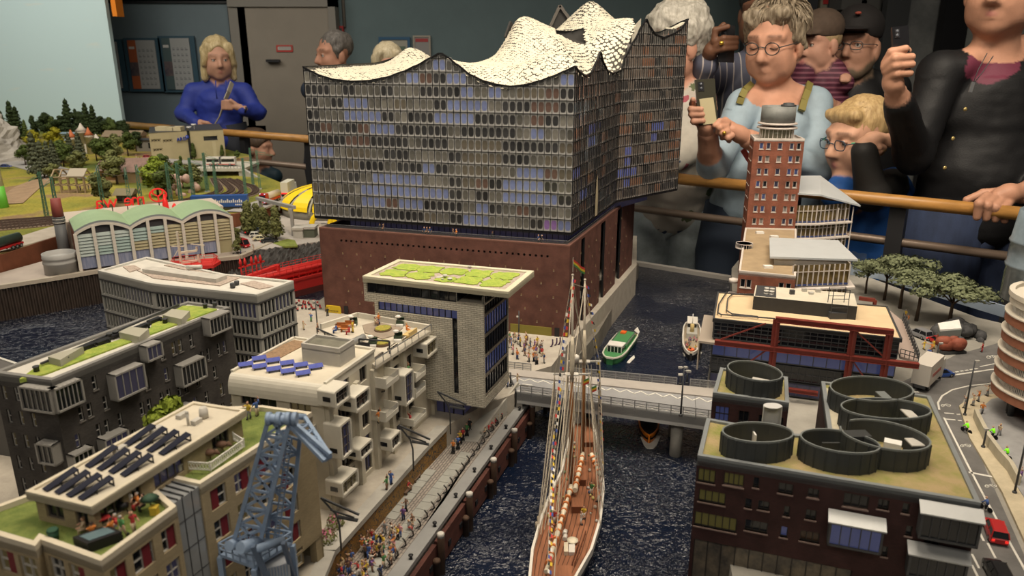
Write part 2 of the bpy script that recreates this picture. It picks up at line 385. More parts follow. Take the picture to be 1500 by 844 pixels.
aj(cd('wall_far_right',1391,0,1560,300,4.6,.05,mat('mural wall',(.34,.36,.34),.7,.1,2),aB,1.9))
b=MB().box((3.4,1.0,aB),(3.5,5.1,2.1));aj(b.ll('wall_side',eM))
#handrails of the visitors' walk
hC=mat('wooden rail',(.40,.20,.055),.35,.18,14,stretch=(1,1,6))
gE=mat('metal rail',(.17,.125,.095),.4,metal=.3)
h4=mat('post',(.018,.018,.02),.5)
def fj(P0,P1,z,r,fR,kY,label,kF,zb):
 t=thing('handrail',label,'handrail',(P0[0],P0[1],zb))
 MB().lu([(P0[0],P0[1],z),(P1[0],P1[1],z)],r,14).ll('rail',hC,t)
 e=(v2(P1)-v2(P0)).normalized();n_=aa((-e.y,e.x))*.03
 if fR:
  MB().lu([(P0[0]+n_.x,P0[1]+n_.y,fR),(P1[0]+n_.x,P1[1]+n_.y,fR)],kY,10).ll('lower_rail',gE,t)
 for s_ in kF:
  p=v2(P0)+e*s_+n_;MB().lr(p,e,.02,.02,zb,z-r*.6).lr(p,e,.05,.05,zb,zb+.02).ll('post',h4,t)
 return t
kl,jO=at(905,253,.275),at(1640,328,.275)
fj(kl,jO,.275,.017,.16,.012,'wooden handrail in front of the visitors on the right',(.55,.83,1.12),aB)
jW,km=at(175,182,.2),at(480,206,.2)
fj(jW,km,.2,.020,.045,.016,'wooden handrail in front of the woman in the blue hoodie',(.2,1.1,1.6),aB)
#model table: water, quays, land
def iB():
 m=bpy.data.materials.new('harbour water');m.use_nodes=True;nt=m.node_tree;N=nt.nodes.new;L=nt.links.new;bs=nt.nodes['Principled BSDF']
 af(bs,'Base Color',(.005,.010,.026,1));af(bs,'Roughness',.085);af(bs,'Specular IOR Level',.9)
 tc=N('ShaderNodeTexCoord');n0=N('ShaderNodeTexNoise');af(n0,'Scale',60);af(n0,'Detail',3);L(tc.outputs['Object'],n0 .inputs['Vector'])
 n1=N('ShaderNodeTexNoise');af(n1,'Scale',85);af(n1,'Detail',3);af(n1,'Distortion',2.0);L(tc.outputs['Object'],n1 .inputs['Vector'])
 n2=N('ShaderNodeTexNoise');af(n2,'Scale',5);af(n2,'Detail',2);L(tc.outputs['Object'],n2 .inputs['Vector'])
 mr=N('ShaderNodeMapRange');af(mr,1,.40);af(mr,2,.62);af(mr,3,.18);af(mr,4,1.0);L(n2 .outputs['Fac'],mr.inputs[0])
 mu=N('ShaderNodeMath');mu.operation='MULTIPLY';L(n1 .outputs['Fac'],mu.inputs[0]);L(mr.outputs[0],mu.inputs[1])
 bm=N('ShaderNodeBump');af(bm,'Strength',.9);af(bm,'Distance',.015);L(mu.outputs[0],bm.inputs['Height'])
 b2=N('ShaderNodeBump');af(b2,'Strength',.35);af(b2,'Distance',.004);L(n0 .outputs['Fac'],b2 .inputs['Height']);L(bm.outputs[0],b2 .inputs['Normal'])
 L(b2 .outputs[0],bs.inputs['Normal'])
 return m
gu=iB()
au=[(-2.2,.35),(1.3,.35),(1.3,1.4),(.67,2.17),(.40,2.36),(-.1,2.5),(-2.2,2.5)]
b=MB().ln(au,-.05,0);aj(b.ll('harbour_water',gu))
b=MB();e0,e1=at(915,385,.004),at(1090,414,.004);b.ls(e0+V(0,.012,0),e1+V(.01,.012,0),.02,.016);b.ls(at(1090,414,.0)+aa((0,.012,.004)),(1.32,1.30,.004),.02,.016);aj(b.ll('table_edge',mat('edge',(.34,.32,.29),.6)))
b=MB().ln(au,-.16,-.05);aj(b.ll('table_body',mat('table',(.012,.012,.012),.7)))
gz=mat('paving',(.38,.345,.29),.85,.10,40,.2,300)
bV=mat('cast concrete',(.36,.345,.31),.8,.12,30,.2,200)
ke=mat('street',(.15,.15,.15),.85,.12,30,.15,300)
jM=[(-.235,.40),(-.215,.783),(-.135,1.02),(-.106,1.10),(-.05,1.175),(.004,1.222),(.012,1.30),(.075,1.345),(.118,1.47),(.130,1.492),(.345,2.05),(.40,2.40),(-.30,2.40),(-.46,1.74),(-.56,1.76),(-.70,1.34),(-.72,1.20),(-1.3,.80),(-1.3,.40)]
b=MB().ln(jM,-.02,.085);aj(b.ll('plaza',[gz]))
hW,jb=at(596,844,.05),at(776,592,.05);k4,k6=at(570,844,.05),at(763,592,.05)
eq=(v2(jb)-v2(hW)).normalized();nq=aa((eq.y,-eq.x))
dJ=.42
def qp(s_,bF,z=.05):p=v2(hW)+eq*s_-nq*bF;return V(p.x,p.y,z)
LQ=(v2(jb)-v2(hW)).length
def ia():
 m=bpy.data.materials.new('promenade brick paving');m.use_nodes=True;nt=m.node_tree;N=nt.nodes.new;L=nt.links.new;bs=nt.nodes['Principled BSDF'];af(bs,'Roughness',.85)
 tc=N('ShaderNodeTexCoord');mp=N('ShaderNodeMapping');af(mp,'Rotation',(0,0,-atan2(eq.y,eq.x)));L(tc.outputs['Object'],mp.inputs[0])
 br=N('ShaderNodeTexBrick');af(br,'Scale',1);af(br,'Brick Width',.0105);af(br,'Row Height',.0042);af(br,'Mortar Size',.0006)
 af(br,'Color1',(.33,.29,.25,1));af(br,'Color2',(.25,.22,.195,1));af(br,'Mortar',(.11,.10,.09,1));L(mp.outputs[0],br.inputs['Vector'])
 L(br.outputs['Color'],bs.inputs['Base Color']);bm=N('ShaderNodeBump');bm.invert=True;af(bm,'Strength',.6);af(bm,'Distance',.0006);L(br.outputs['Fac'],bm.inputs['Height']);L(bm.outputs[0],bs.inputs['Normal']);return m
b=MB().ln([qp(-dJ,0),qp(LQ,0),(-.02,1.225),(-.12,1.08),(-.22,.80),(-.245,.40)],-.02,.0495);dh=aj(b.ll('promenade',ia()))
hK=mat('slab',(.31,.31,.28),.8,.08,50)
def h7(fJ,fg,s0,s1,n,h9=0.):
 for i in li(n):
  a=s0+(s1-s0)*i/n;c=s0+(s1-s0)*(i+1)/n-.0008;t0=h9*i/n;t1=h9*(i+1)/n
  MB().lq([qp(a,fJ,.048),qp(c,fJ,.048),qp(c,fg-t1,.048),qp(a,fg-t0,.048),qp(a,fJ,.0504),qp(c,fJ,.0504),qp(c,fg-t1,.0504),qp(a,fg-t0,.0504)]).ll('paving_slab',hK,dh)
h7(.034,.052,-.18,.30,26)
h7(.066,.083,.10,.235,8)
kg=MB().lq([qp(-dJ,0,.03),qp(LQ,0,.03),qp(LQ,.017,.03),qp(-dJ,.021,.03),qp(-dJ,0,.056),qp(LQ,0,.056),qp(LQ,.017,.056),qp(-dJ,.021,.056)])
kg.ll('coping',mat('coping',(.24,.24,.235),.45,.08,30),dh)
hT=mat('board',(.085,.028,.020),.7,.25,40,stretch=(1,1,4))
eS=mat('pile',(.075,.042,.026),.75,.2,60)
s_=-dJ;i=0
while s_<LQ-.01:
 L_=.10;b=MB();e_=min(s_+L_-.006,LQ)
 b.lq([qp(s_,-.006,.004),qp(e_,-.006,.004),qp(e_,0,.004),qp(s_,0,.004),qp(s_,-.006,.045),qp(e_,-.006,.045),qp(e_,0,.045),qp(s_,0,.045)])
 for k in li(2):
  sc=s_+.03+.04*k;b.lq([qp(sc,-.0075,.018),qp(sc+.008,-.0075,.018),qp(sc+.008,-.006,.018),qp(sc,-.006,.018),qp(sc,-.0075,.026),qp(sc+.008,-.0075,.026),qp(sc+.008,-.006,.026),qp(sc,-.006,.026)],1)
 b.ll('fender_board',[hT,al],dh)
 if i%1==0:
  p=qp(s_+L_-.003,-.011,0);MB().lp([(.0048,-.01),(.0048,.058),(.004,.060)],p,10).lp([(.0049,.056),(.0049,.0615),(.003,.0625)],p,10,1).ll('mooring_pile',[eS,ao],dh)
  p=qp(s_+L_-.016,-.010,0);MB().lp([(.0045,-.01),(.0045,.026),(.0052,.026),(.0052,.030),(.002,.032)],p,8).ll('fender_post',eS,dh)
 s_+=L_;i+=1
for k in li(9):
 p=qp(-.12+.072*k,.006,.056);MB().lp([(.0026,0),(.0018,.001),(.0018,.004),(.003,.0045),(.003,.006),(.001,.0065)],p,8).ll('bollard',al,dh)
jg=thing('cable_balustrade','row of curved dark steel posts with thin cables along the quay coping','balustrade',qp(0,.03))
ih=mat('bronze steel',(.05,.045,.04),.45,metal=.4)
for k in li(31):
 s_=-.17+(LQ-.01+.17)*k/30;p0=qp(s_,.0285,.0495);aZ=-nq
 ag=[p0+up(0),p0+V(-aZ.x,-aZ.y,0)*-.004+up(.001),p0-V(aZ.x,aZ.y,0)*.0035+up(.005),p0-V(aZ.x,aZ.y,0)*.003+up(.010),p0+V(aZ.x,aZ.y,0)*.001+up(.0145)]
 MB().lu([p0+V(aZ.x,aZ.y,0)*.003,*ag[2:]],.0011,6).ll('post',ih,jg)
b=MB()
for h in(.006,.0095,.0138):
 b.ls(qp(-.17,.0262 if h<.012 else .0288,.0495+h),qp(LQ-.01,.0262 if h<.012 else .0288,.0495+h),.00025)
b.ll('cable',cD,jg)
def iH():
 m=bpy.data.materials.new('ochre mural');m.use_nodes=True;nt=m.node_tree;N=nt.nodes.new;L=nt.links.new;bs=nt.nodes['Principled BSDF'];af(bs,'Roughness',.7)
 tc=N('ShaderNodeTexCoord');mp=N('ShaderNodeMapping');af(mp,'Scale',(1,1,1.2));L(tc.outputs['Object'],mp.inputs[0])
 w=N('ShaderNodeTexNoise');af(w,'Scale',95);af(w,'Distortion',3.0);af(w,'Detail',1);L(mp.outputs[0],w.inputs['Vector'])
 r=N('ShaderNodeValToRGB');r.color_ramp.interpolation='CONSTANT';e=r.color_ramp.elements;e[0].color=(.05,.045,.04,1);e[1].position=.44;e[1].color=(.34,.17,.025,1)
 x=e.new(.53);x.color=(.06,.04,.03,1);x=e.new(.57);x.color=(.22,.12,.03,1)
 L(w.outputs['Fac'],r.inputs[0]);L(r.outputs[0],bs.inputs['Base Color']);return m
ma=[aa((-.232,.40)),aa((-.2165,.783)),aa((-.134,1.03)),aa((-.108,1.10))]
b=MB()
for i in li(3):
 a,c=ma[i],ma[i+1];e=(c-a).normalized();n_=aa((e.y,-e.x))*.004
 b.lq([(a.x,a.y,.045),(a.x+n_.x,a.y+n_.y,.045),(c.x+n_.x,c.y+n_.y,.045),(c.x,c.y,.045),(a.x,a.y,.080),(a.x+n_.x,a.y+n_.y,.080),(c.x+n_.x,c.y+n_.y,.080),(c.x,c.y,.080)],0)
 b.lq([(a.x-.012,a.y,.080),(a.x+n_.x*1.5,a.y+n_.y*1.5,.080),(c.x+n_.x*1.5,c.y+n_.y*1.5,.080),(c.x-.012,c.y,.080),(a.x-.012,a.y,.0875),(a.x+n_.x*1.5,a.y+n_.y*1.5,.0875),(c.x+n_.x*1.5,c.y+n_.y*1.5,.0875),(c.x-.012,c.y,.0875)],1)
aj(b.ll('wall_mural',[iH(),bV]))
g7=MB();A1,A2,B1,B2=at(655,646,.05),at(700,648,.05),at(722,566,.085),at(752,566,.085)
g7 .lq([(A1 .x,A1 .y,.02),(A2 .x,A2 .y,.02),(B2 .x,B2 .y,.02),(B1 .x,B1 .y,.02),(A1 .x,A1 .y,.0508),(A2 .x,A2 .y,.0508),(B2 .x,B2 .y,.087),(B1 .x,B1 .y,.087)])
aj(g7 .ll('ramp',bV))
b=MB();W1,W2=at(703,640,.05),at(757,566,.085)
e=(v2(W2)-v2(W1)).normalized();n_=aa((e.y,-e.x))*.004
b.lq([(W1 .x,W1 .y,.04),(W1 .x+n_.x,W1 .y+n_.y,.04),(W2 .x+n_.x,W2 .y+n_.y,.04),(W2 .x,W2 .y,.04),(W1 .x,W1 .y,.060),(W1 .x+n_.x,W1 .y+n_.y,.060),(W2 .x+n_.x,W2 .y+n_.y,.094),(W2 .x,W2 .y,.094)],0)
aj(b.ll('wall_ramp',[mat('ramp wall',(.40,.38,.33),.8,.1,40)]))
st=thing('quay_stair','pale concrete stair climbing from the quay to the bridge','stair',at(752,592,.05))
s0,s1=at(757,597,.05),at(766,566,.085)
for k in li(9):
 t0=k/9;p=v2(s0).lerp(v2(s1),t0);q=v2(s0).lerp(v2(s1),t0+1/9+.002);b=MB();wx=aa((.010,-.004))
 z=.0495+.038*(k+1)/9
 b.lq([(p.x-wx.x,p.y-wx.y,.045),(p.x+wx.x,p.y+wx.y,.045),(q.x+wx.x,q.y+wx.y,.045),(q.x-wx.x,q.y-wx.y,.045),(p.x-wx.x,p.y-wx.y,z),(p.x+wx.x,p.y+wx.y,z),(q.x+wx.x,q.y+wx.y,z),(q.x-wx.x,q.y-wx.y,z)]);b.ll('step',mat('step concrete',(.46,.42,.33),.8,.08,60),st)
jB=[(.20,.40),(.30,1.06),(.325,1.12),(.345,1.25),(.42,1.50),(.52,1.72),(.60,2.02),(.66,2.14),(.93,1.96),(1.04,1.62),(1.32,1.30),(1.32,.40)]
b=MB().ln(jB,-.02,.0845);aj(b.ll('right_bank',[mat('ground',(.30,.285,.25),.9,.12,20,.2,200)]))
hQ=mat('asphalt',(.135,.13,.125),.85,.14,25,.15,400)
cV=mat('white',(.66,.64,.58),.7,.08,60)
def eF(ag,z):return[at(u,v,z)for u,v in ag]
rd=eF([(1405,900),(1395,700),(1320,600),(1300,570),(1345,548),(1400,520),(1500,492),(1560,480),(1620,540),(1500,552),(1462,556),(1418,570),(1410,590),(1418,620),(1445,690),(1490,790),(1530,880)],.0852)
b=MB().ln([(p.x,p.y)for p in rd],.082,.0852,bottom=False);aj(b.ll('road',hQ))
def aX(mb,ag,w,z,m=0):
 P_=[at(u,v,z)for u,v in ag]
 for i in li(len(P_)-1):
  a,c=P_[i],P_[i+1];d=(v2(c)-v2(a)).normalized();n_=aa((-d.y,d.x))*w/2;a2=v2(a)-d*w*.2;c2=v2(c)+d*w*.2
  mb.lq([(a2 .x-n_.x,a2 .y-n_.y,z-.0006),(c2 .x-n_.x,c2 .y-n_.y,z-.0006),(c2 .x+n_.x,c2 .y+n_.y,z-.0006),(a2 .x+n_.x,a2 .y+n_.y,z-.0006),(a2 .x-n_.x,a2 .y-n_.y,z),(c2 .x-n_.x,c2 .y-n_.y,z),(c2 .x+n_.x,c2 .y+n_.y,z),(a2 .x+n_.x,a2 .y+n_.y,z)],m)
b=MB();z=.0858
aX(b,[(1383,612),(1415,676),(1440,724),(1468,775),(1510,850)],.0028,z)
aX(b,[(1376,600),(1374,590),(1380,580),(1395,571),(1420,565),(1500,557)],.0030,z)
aX(b,[(1330,578),(1345,566),(1370,556),(1400,549),(1440,543),(1500,535)],.0040,z)
aX(b,[(1322,575),(1345,574)],.004,z)
aX(b,[(1436,537),(1500,524)],.0028,z)
for u in li(1393,1434,7):aX(b,[(u,546-(u-1393)*.16),(u+4,545.4-(u-1393)*.16)],.0032,z)
aX(b,[(1420,692),(1462,700)],.0042,z)
for(u,v)in((1384,605),(1386,614)):aX(b,[(u,v),(u+13,v+1)],.0030,z);aX(b,[(u+18,v+2),(u+22,v+2)],.003,z)
for(a,c)in(((1424,812),(1434,832)),((1436,782),(1441,792)),((1447,796),(1458,817)),((1424,828),(1433,846))):aX(b,[a,c],.0026,z)
bu(b.ll('road_markings',cV),kind='structure')
b=MB()
for(u,v,s_)in((1386,594,1),(1415,653,1.1),(1452,712,1.2),(1455,523,1.3)):
 for du in(-5,4):
  ag=[(u+du*s_+2.4*s_*cos(t*PI/4),v+1.6*s_*sin(t*PI/4))for t in li(9)]
  aX(b,ag,.0012,z)
 aX(b,[(u-5*s_,v),(u-1*s_,v-2*s_),(u+3*s_,v-2*s_),(u+4*s_,v)],.0012,z);aX(b,[(u-1*s_,v-2*s_),(u,v+.6*s_),(u+3*s_,v-2*s_)],.001,z)
bu(b.ll('bicycle_signs',cV),kind='structure')
pv=eF([(1405,594),(1418,585),(1445,578),(1475,575),(1560,570),(1640,760),(1560,880),(1500,790),(1468,720),(1420,640)],.0885)
b=MB().ln([(p.x,p.y)for p in pv],.08,.0885);aj(b.ll('pavement',mat('pavement',(.50,.43,.30),.85,.1,40,.2,300)))
fR=eF([(1432,603),(1452,585),(1500,575),(1560,600),(1600,700),(1520,760),(1485,705),(1448,640)],.089)
b=MB().ln([(p.x,p.y)for p in fR],.085,.0895);aj(b.ll('forecourt',mat('forecourt',(.30,.30,.30),.8,.1,40)))
di=[at(u,v,.0885)for u,v in((1428,612),(1432,622),(1446,650),(1462,672),(1478,690),(1490,712))]
b=MB()
for i in li(len(di)-1):
 a,c=di[i],di[i+1];d=(v2(c)-v2(a)).normalized();n_=aa((-d.y,d.x))*.003
 b.lq([(a.x-n_.x,a.y-n_.y,.085),(c.x-n_.x,c.y-n_.y,.085),(c.x+n_.x,c.y+n_.y,.085),(a.x+n_.x,a.y+n_.y,.085),(a.x-n_.x,a.y-n_.y,.104),(c.x-n_.x,c.y-n_.y,.104),(c.x+n_.x,c.y+n_.y,.104),(a.x+n_.x,a.y+n_.y,.104)])
aj(b.ll('wall_pavement',mat('sand wall',(.46,.42,.32),.8,.1,40)))
#concert hall model: brick base, glass body, wavy roof
GA,GC,GK,GE=aa((-.437,1.673)),aa((.119,1.508)),aa((.254,1.851)),aa((.437,2.019))
dM,cU=aa((.36,2.30)),aa((-.265,2.06))
bp=.305
aK=thing('concert_hall_model','large concert hall model, dark glass body with white wavy roof on red brick base','model building',(0,1.8,.085))
BA,BC,BK=aa((-.426,1.658)),aa((.116,1.494)),aa((.333,2.06))
eY,eT=aa((.30,2.32)),aa((-.25,2.10))
BZ=.279
gw=bI('red brown brick',(.135,.054,.039),(.110,.045,.034),(.12,.060,.048),.0032,.0013,.0002,.75)
hA=mat('slot',(.20,.13,.06),.5)
b=MB();aT=[]
LB=wl(BA,BC)
for k in li(39):
 s_=aw(500,353,BA,BC)[0];e_=aw(802,379,BA,BC)[0];sc=s_+(e_-s_)*k/38
 z=.256;aT.append((sc-.0022,sc+.0022,z-.0022,z+.0022))
ah(b,BA,BC,.085,BZ,aT,.004,0,1)
eC=[]
LR=wl(BC,BK)
for u0,u1 in((851,856),(879,885),(902,908)):
 eC.append((aw(u0,380,BC,BK)[0],aw(u1,380,BC,BK)[0],.05,BZ-.004))
ah(b,BC,BK,.05,BZ,eC,.005,0,1)
for p,q in((BK,eY),(eY,eT),(eT,BA)):ah(b,p,q,.05,BZ,[],.004,0,0)
b.ll('brick_base',[gw,al],aK)
b=MB();aY(b,[BA,BC,BK,eY,eT],BZ-.001,BZ+.003,.008,0);b.ln(aN([BA,BC,BK,eY,eT],.006),BZ-.006,BZ-.001,1);b.ll('terrace',[mat('brick coping',(.17,.08,.06),.6),mat('terrace floor',(.07,.06,.06),.7)],aK)
cw=MB().box((-.0011,-.0009,0),(.0011,.001,.0038)).box((-.0014,-.0014,-.0006),(.0014,.001,0),1);cw=cw.mesh('window_slot',[hA,mat('sill',(.30,.26,.20),.6)])
def gR(A,B,s_,z,me,name,aO,kj=True):
 p=ae(A,B,s_);e=(v2(B)-v2(A));jC(name,me,aO,(p.x,p.y,z),atan2(e.y,e.x))
for r_,z in lk((.226,.197,.168,.139,.112)):
 for k in li(15):
  s_=.055+k*.0342+(.008 if r_%2 else 0)
  if s_<LB-.01:gR(BA,BC,s_,z,cw,'window_slot',aK)
for r_,z in lk((.245,.215,.185,.155,.125,.10)):
 for k in li(17):
  s_=.02+k*.031
  if all(abs(s_-(h[0]+h[1])/2)>.012 for h in eC)and s_<LR-.02 and(k+r_)%2==0:gR(BC,BK,s_,z,cw,'window_slot',aK)
a=aw(748,458,BA,BC);c=aw(808,496,BA,BC)
p0=ae(BA,BC,a[0],.002);p1=ae(BA,BC,c[0],.002)
MB().lv(p0,p1,.085,.103,.004).ll('entrance_panel',mat('olive panel',(.20,.17,.03),.5),aK)
p0=ae(BA,BC,LB-.028,.002);p1=ae(BA,BC,LB-.018,.002)
MB().lv(p0,p1,.085,.104,.004).ll('door',al,aK)
p0=ae(BA,BC,aw(505,460,BA,BC)[0],.002);p1=ae(BA,BC,aw(511,464,BA,BC)[0],.002)
MB().lv(p0,p1,.085,.104,.004).ll('door',al,aK)
hM=aN([GA+aa((.05,.0)),GC,GK,GE-aa((.06,.02)),dM,cU],.02)
b=MB().ln(hM,BZ-.002,bp+.002,0);jA=b.ll('terrace_glazing',aA,aK)
b=MB()
for i in li(2):
 P_,Q_=hM[i],hM[i+1];n_=int((Q_-P_).length/.0125)
 for k in li(n_+1):
  p=P_.lerp(Q_,k/n_);b.box((p.x-.0006,p.y-.0012,BZ-.001),(p.x+.0006,p.y+.001,bp))
b.ll('mullion',al,jA)
b=MB();rl=aN([BA,BC,BK,eY,eT],.004)
b.ls((rl[0].x,rl[0].y,BZ+.011),(rl[1].x,rl[1].y,BZ+.011),.0009);b.ls((rl[1].x,rl[1].y,BZ+.011),(rl[2].x,rl[2].y,BZ+.011),.0009)
b.ll('terrace_rail',cD,aK)
b=MB()
for i in li(2):
 P_,Q_=rl[i],rl[i+1];b.ly(P_,Q_,BZ+.003,BZ+.0105)
b.ll('terrace_screen',mat('balustrade glass',(.25,.25,.26),.1,alpha=.22),aK)
def dW(A,B,px):return[aw(u,v,A,B)for u,v in px]
TF=dW(GA,GC,[(446,98),(455,104),(470,111),(490,116.5),(515,119),(540,118),(565,113.5),(590,105),(610,96),(630,85),(645,77),(655,83),(670,95),(690,110),(710,119),(730,124),(748,126.5),(770,124),(790,118.5),(810,111.5),(825,105),(842,97)])
TF[0]=(0.,TF[0][1]);TF[-1]=(wl(GA,GC),TF[-1][1])
TR=dW(GC,GK,[(842,97),(848,105),(858,111),(866,107),(873,92),(879,75),(884,92),(890,104),(897,107),(905,103)])
TR[0]=(0.,TF[-1][1]);TR[-1]=(wl(GC,GK),TR[-1][1])
TE=dW(GK,GE,[(905,103),(915,84),(930,58),(940,38),(947,28),(951,38),(960,50),(972,55),(985,50),(998,42),(1007,28)])
TE[0]=(0.,TR[-1][1]);TE[-1]=(wl(GK,GE),TE[-1][1])
def b7(T,s_):
 if s_<=T[0][0]:return T[0][1]
 for i in li(len(T)-1):
  if s_<=T[i+1][0]:
   t=(s_-T[i][0])/max(1e-6,T[i+1][0]-T[i][0]);t2=t*t*(3-2*t)*.4+t*.6;return T[i][1]*(1-t2)+T[i+1][1]*t2
 return T[-1][1]
def fI(fr):
 m=bpy.data.materials.new('fritted facade glass');m.use_nodes=True;nt=m.node_tree;N=nt.nodes.new;L=nt.links.new;bs=nt.nodes['Principled BSDF']
 uv=N('ShaderNodeUVMap');uv.uv_map='UV';ca=N('ShaderNodeVertexColor');ca.layer_name='tint';sp=N('ShaderNodeSeparateXYZ');L(uv.outputs[0],sp.inputs[0])
 def c5(op,a,bb=None,c=None):
  n=N('ShaderNodeMath');n.operation=op
  for i,x in lk((a,bb,c)):
   if x is None:continue
   if isinstance(x,(int,float)):af(n,i,x)
   else:L(x,n.inputs[i])
  return n.outputs[0]
 ax=c5('POWER',c5('ABSOLUTE',c5('MULTIPLY_ADD',sp.outputs[0],2.,-1.)),3.2);ay=c5('POWER',c5('ABSOLUTE',c5('MULTIPLY_ADD',sp.outputs[1],2.,-1.)),3.2)
 sm=c5('ADD',ax,ay);mr=N('ShaderNodeMapRange');mr.interpolation_type='SMOOTHSTEP';af(mr,1,.22);af(mr,2,.62);af(mr,3,1);af(mr,4,0);L(sm,mr.inputs[0])
 hF=mr.outputs[0]
 g=N('ShaderNodeTexCoord');nz=N('ShaderNodeTexNoise');af(nz,'Scale',90);af(nz,'Detail',3);L(g.outputs['Object'],nz.inputs['Vector'])
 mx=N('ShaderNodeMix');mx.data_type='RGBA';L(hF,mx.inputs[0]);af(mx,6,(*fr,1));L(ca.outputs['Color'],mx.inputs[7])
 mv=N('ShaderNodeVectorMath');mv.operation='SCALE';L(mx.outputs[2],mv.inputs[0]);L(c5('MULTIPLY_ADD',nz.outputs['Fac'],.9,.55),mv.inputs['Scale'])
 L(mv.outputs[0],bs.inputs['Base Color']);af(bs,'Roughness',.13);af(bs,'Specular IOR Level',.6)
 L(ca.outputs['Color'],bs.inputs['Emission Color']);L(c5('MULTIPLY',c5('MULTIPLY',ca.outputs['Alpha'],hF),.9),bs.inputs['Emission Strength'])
 bm=N('ShaderNodeBump');af(bm,'Strength',.12);af(bm,'Distance',.002);L(nz.outputs['Fac'],bm.inputs['Height']);L(bm.outputs[0],bs.inputs['Normal'])
 return m
eQ=fI((.40,.395,.38));gB=fI((.21,.195,.18))  # front frit colour raised to stand in for reflections; side walls darker
def eL(name,iq,m=eQ):
 0
 me=bpy.data.meshes.new(name);vs=[];fs=[]
 for i,(q,k9,c)in lk(iq):vs+=[tuple(p)for p in q];fs.append((4*i,4*i+1,4*i+2,4*i+3))
 me.from_pydata(vs,[],fs);jS=me.uv_layers.new(name='UV');ca=me.color_attributes.new('tint','FLOAT_COLOR','CORNER')
 iJ=[];cs=[]
 for q,(u0,u1,v0,v1),c in iq:iJ+=[u0,v0,u1,v0,u1,v1,u0,v1];cs+=list(c)*4
 jS.data.foreach_set('uv',iJ);ca.data.foreach_set('color',cs);me.materials.append(m);me.update();return me
rp=random.Random(5)
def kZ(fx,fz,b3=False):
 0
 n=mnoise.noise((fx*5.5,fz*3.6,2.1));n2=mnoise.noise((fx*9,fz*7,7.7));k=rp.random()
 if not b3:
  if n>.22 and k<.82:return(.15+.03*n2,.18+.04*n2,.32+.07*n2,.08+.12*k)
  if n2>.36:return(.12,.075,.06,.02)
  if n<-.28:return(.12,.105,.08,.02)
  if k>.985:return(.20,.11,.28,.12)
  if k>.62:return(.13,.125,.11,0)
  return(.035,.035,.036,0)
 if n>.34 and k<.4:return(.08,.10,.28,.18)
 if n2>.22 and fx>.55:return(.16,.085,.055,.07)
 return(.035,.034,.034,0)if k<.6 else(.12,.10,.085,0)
NR=12;RH=(TF[0][1]-.012-bp)/NR
RH=.0258
fQ=MB()
e3=[];f4=[]
def b8(A,B,T,cO,h5,b3=False,dT=2,jitter=False):
 Lw=wl(A,B);e=(v2(B)-v2(A)).normalized();nn=aa((e.y,-e.x));cB=[];ik={}
 for c in li(cO):
  s0,s1=Lw*c/cO,Lw*(c+1)/cO;k=0;zt=max(b7(T,s0),b7(T,s1))
  while bp+RH*k<zt-.001:
   z0=bp+RH*k;z1=z0+RH
   za,eX=min(z1,b7(T,s0)),min(z1,b7(T,s1));k+=1
   if za<=z0+.0005 and eX<=z0+.0005:continue
   za=max(za,z0);eX=max(eX,z0)
   p=ae(A,B,s0,0);q=ae(A,B,s1,0);c_=ik.setdefault((c//dT,k),kZ(c/cO*(Lw/.58)+(0 if not b3 else 3),(z0-bp)/.32,b3))
   hj=za>=z1-.001 and eX>=z1-.001
   u0=(c%dT)/dT;u1=u0+1/dT;v0,v1=0.,1.
   if not hj:c_=(.10,.098,.092,0);u0,u1,v0,v1=0,.02,0,.02
   elif rp.random()<.5 and c_[3]==0 and dT==2:
    f_=rp.uniform(.6,1.6);c_=tuple(x*f_ for x in c_[:3])+(0,)
   dy=nn*(-.0007+(rp.uniform(-.0006,.0006)if not b3 else rp.uniform(-.001,.001)))
   jj=[(p.x+dy.x,p.y+dy.y,z0),(q.x+dy.x,q.y+dy.y,z0),(q.x+dy.x,q.y+dy.y,eX),(p.x+dy.x,p.y+dy.y,za)]
   it=(jj,(u0,u1,v0,v1),c_)
   if hj and c>=h5:cB.append(it)
   else:(f4 if b3 else e3).append(it)
 for c in li(cO+1):
  s_=Lw*c/cO;zt=b7(T,s_);p=ae(A,B,s_,.0002);w=.0007 if(c%dT==0 or not b3)else .0004
  if b3:w*=.55
  if zt>bp:fQ.lr(p,e,w/2,.0009,bp-.004,zt)
 k=0
 while k<19:
  z=bp+RH*k;k+=1;bW=None;n_=cO*2
  for i in li(n_+1):
   ok=b7(T,Lw*i/n_)>=z
   if ok and bW is None:bW=i
   if bW is not None and(not ok or i==n_):
    j=i if ok else i-1
    if j>bW:
     p=ae(A,B,Lw*bW/n_,.0004);q=ae(A,B,Lw*j/n_,.0004);fQ.lx(p,q,z,.0016,.0009 if not b3 else .0006)
    bW=None
 n_=cO*2
 for i in li(n_):
  a,c=Lw*i/n_,Lw*(i+1)/n_;p=ae(A,B,a,.0003);q=ae(A,B,c,.0003)
  fQ.ls((p.x,p.y,b7(T,a)),(q.x,q.y,b7(T,c)),.004,.0026)
 return cB
cB=b8(GA,GC,TF,40,15)
b8(GC,GK,TR,28,999,True,4)
b8(GK,GE,TE,30,999,True,3)
TB=[(0,TE[-1][1]),(.16,.70),(wl(GE,dM),.70)];ku=[(0,.70),(.1,.68),(.3,.58),(.45,.58),(wl(dM,cU)-.06,.60),(wl(dM,cU),.645)];TL=[(0,.645),(.15,.625),(wl(cU,GA),TF[0][1])]
b8(GE,dM,TB,20,999,True,3);b8(dM,cU,ku,40,999,True,3);b8(cU,GA,TL,26,999,True,3)
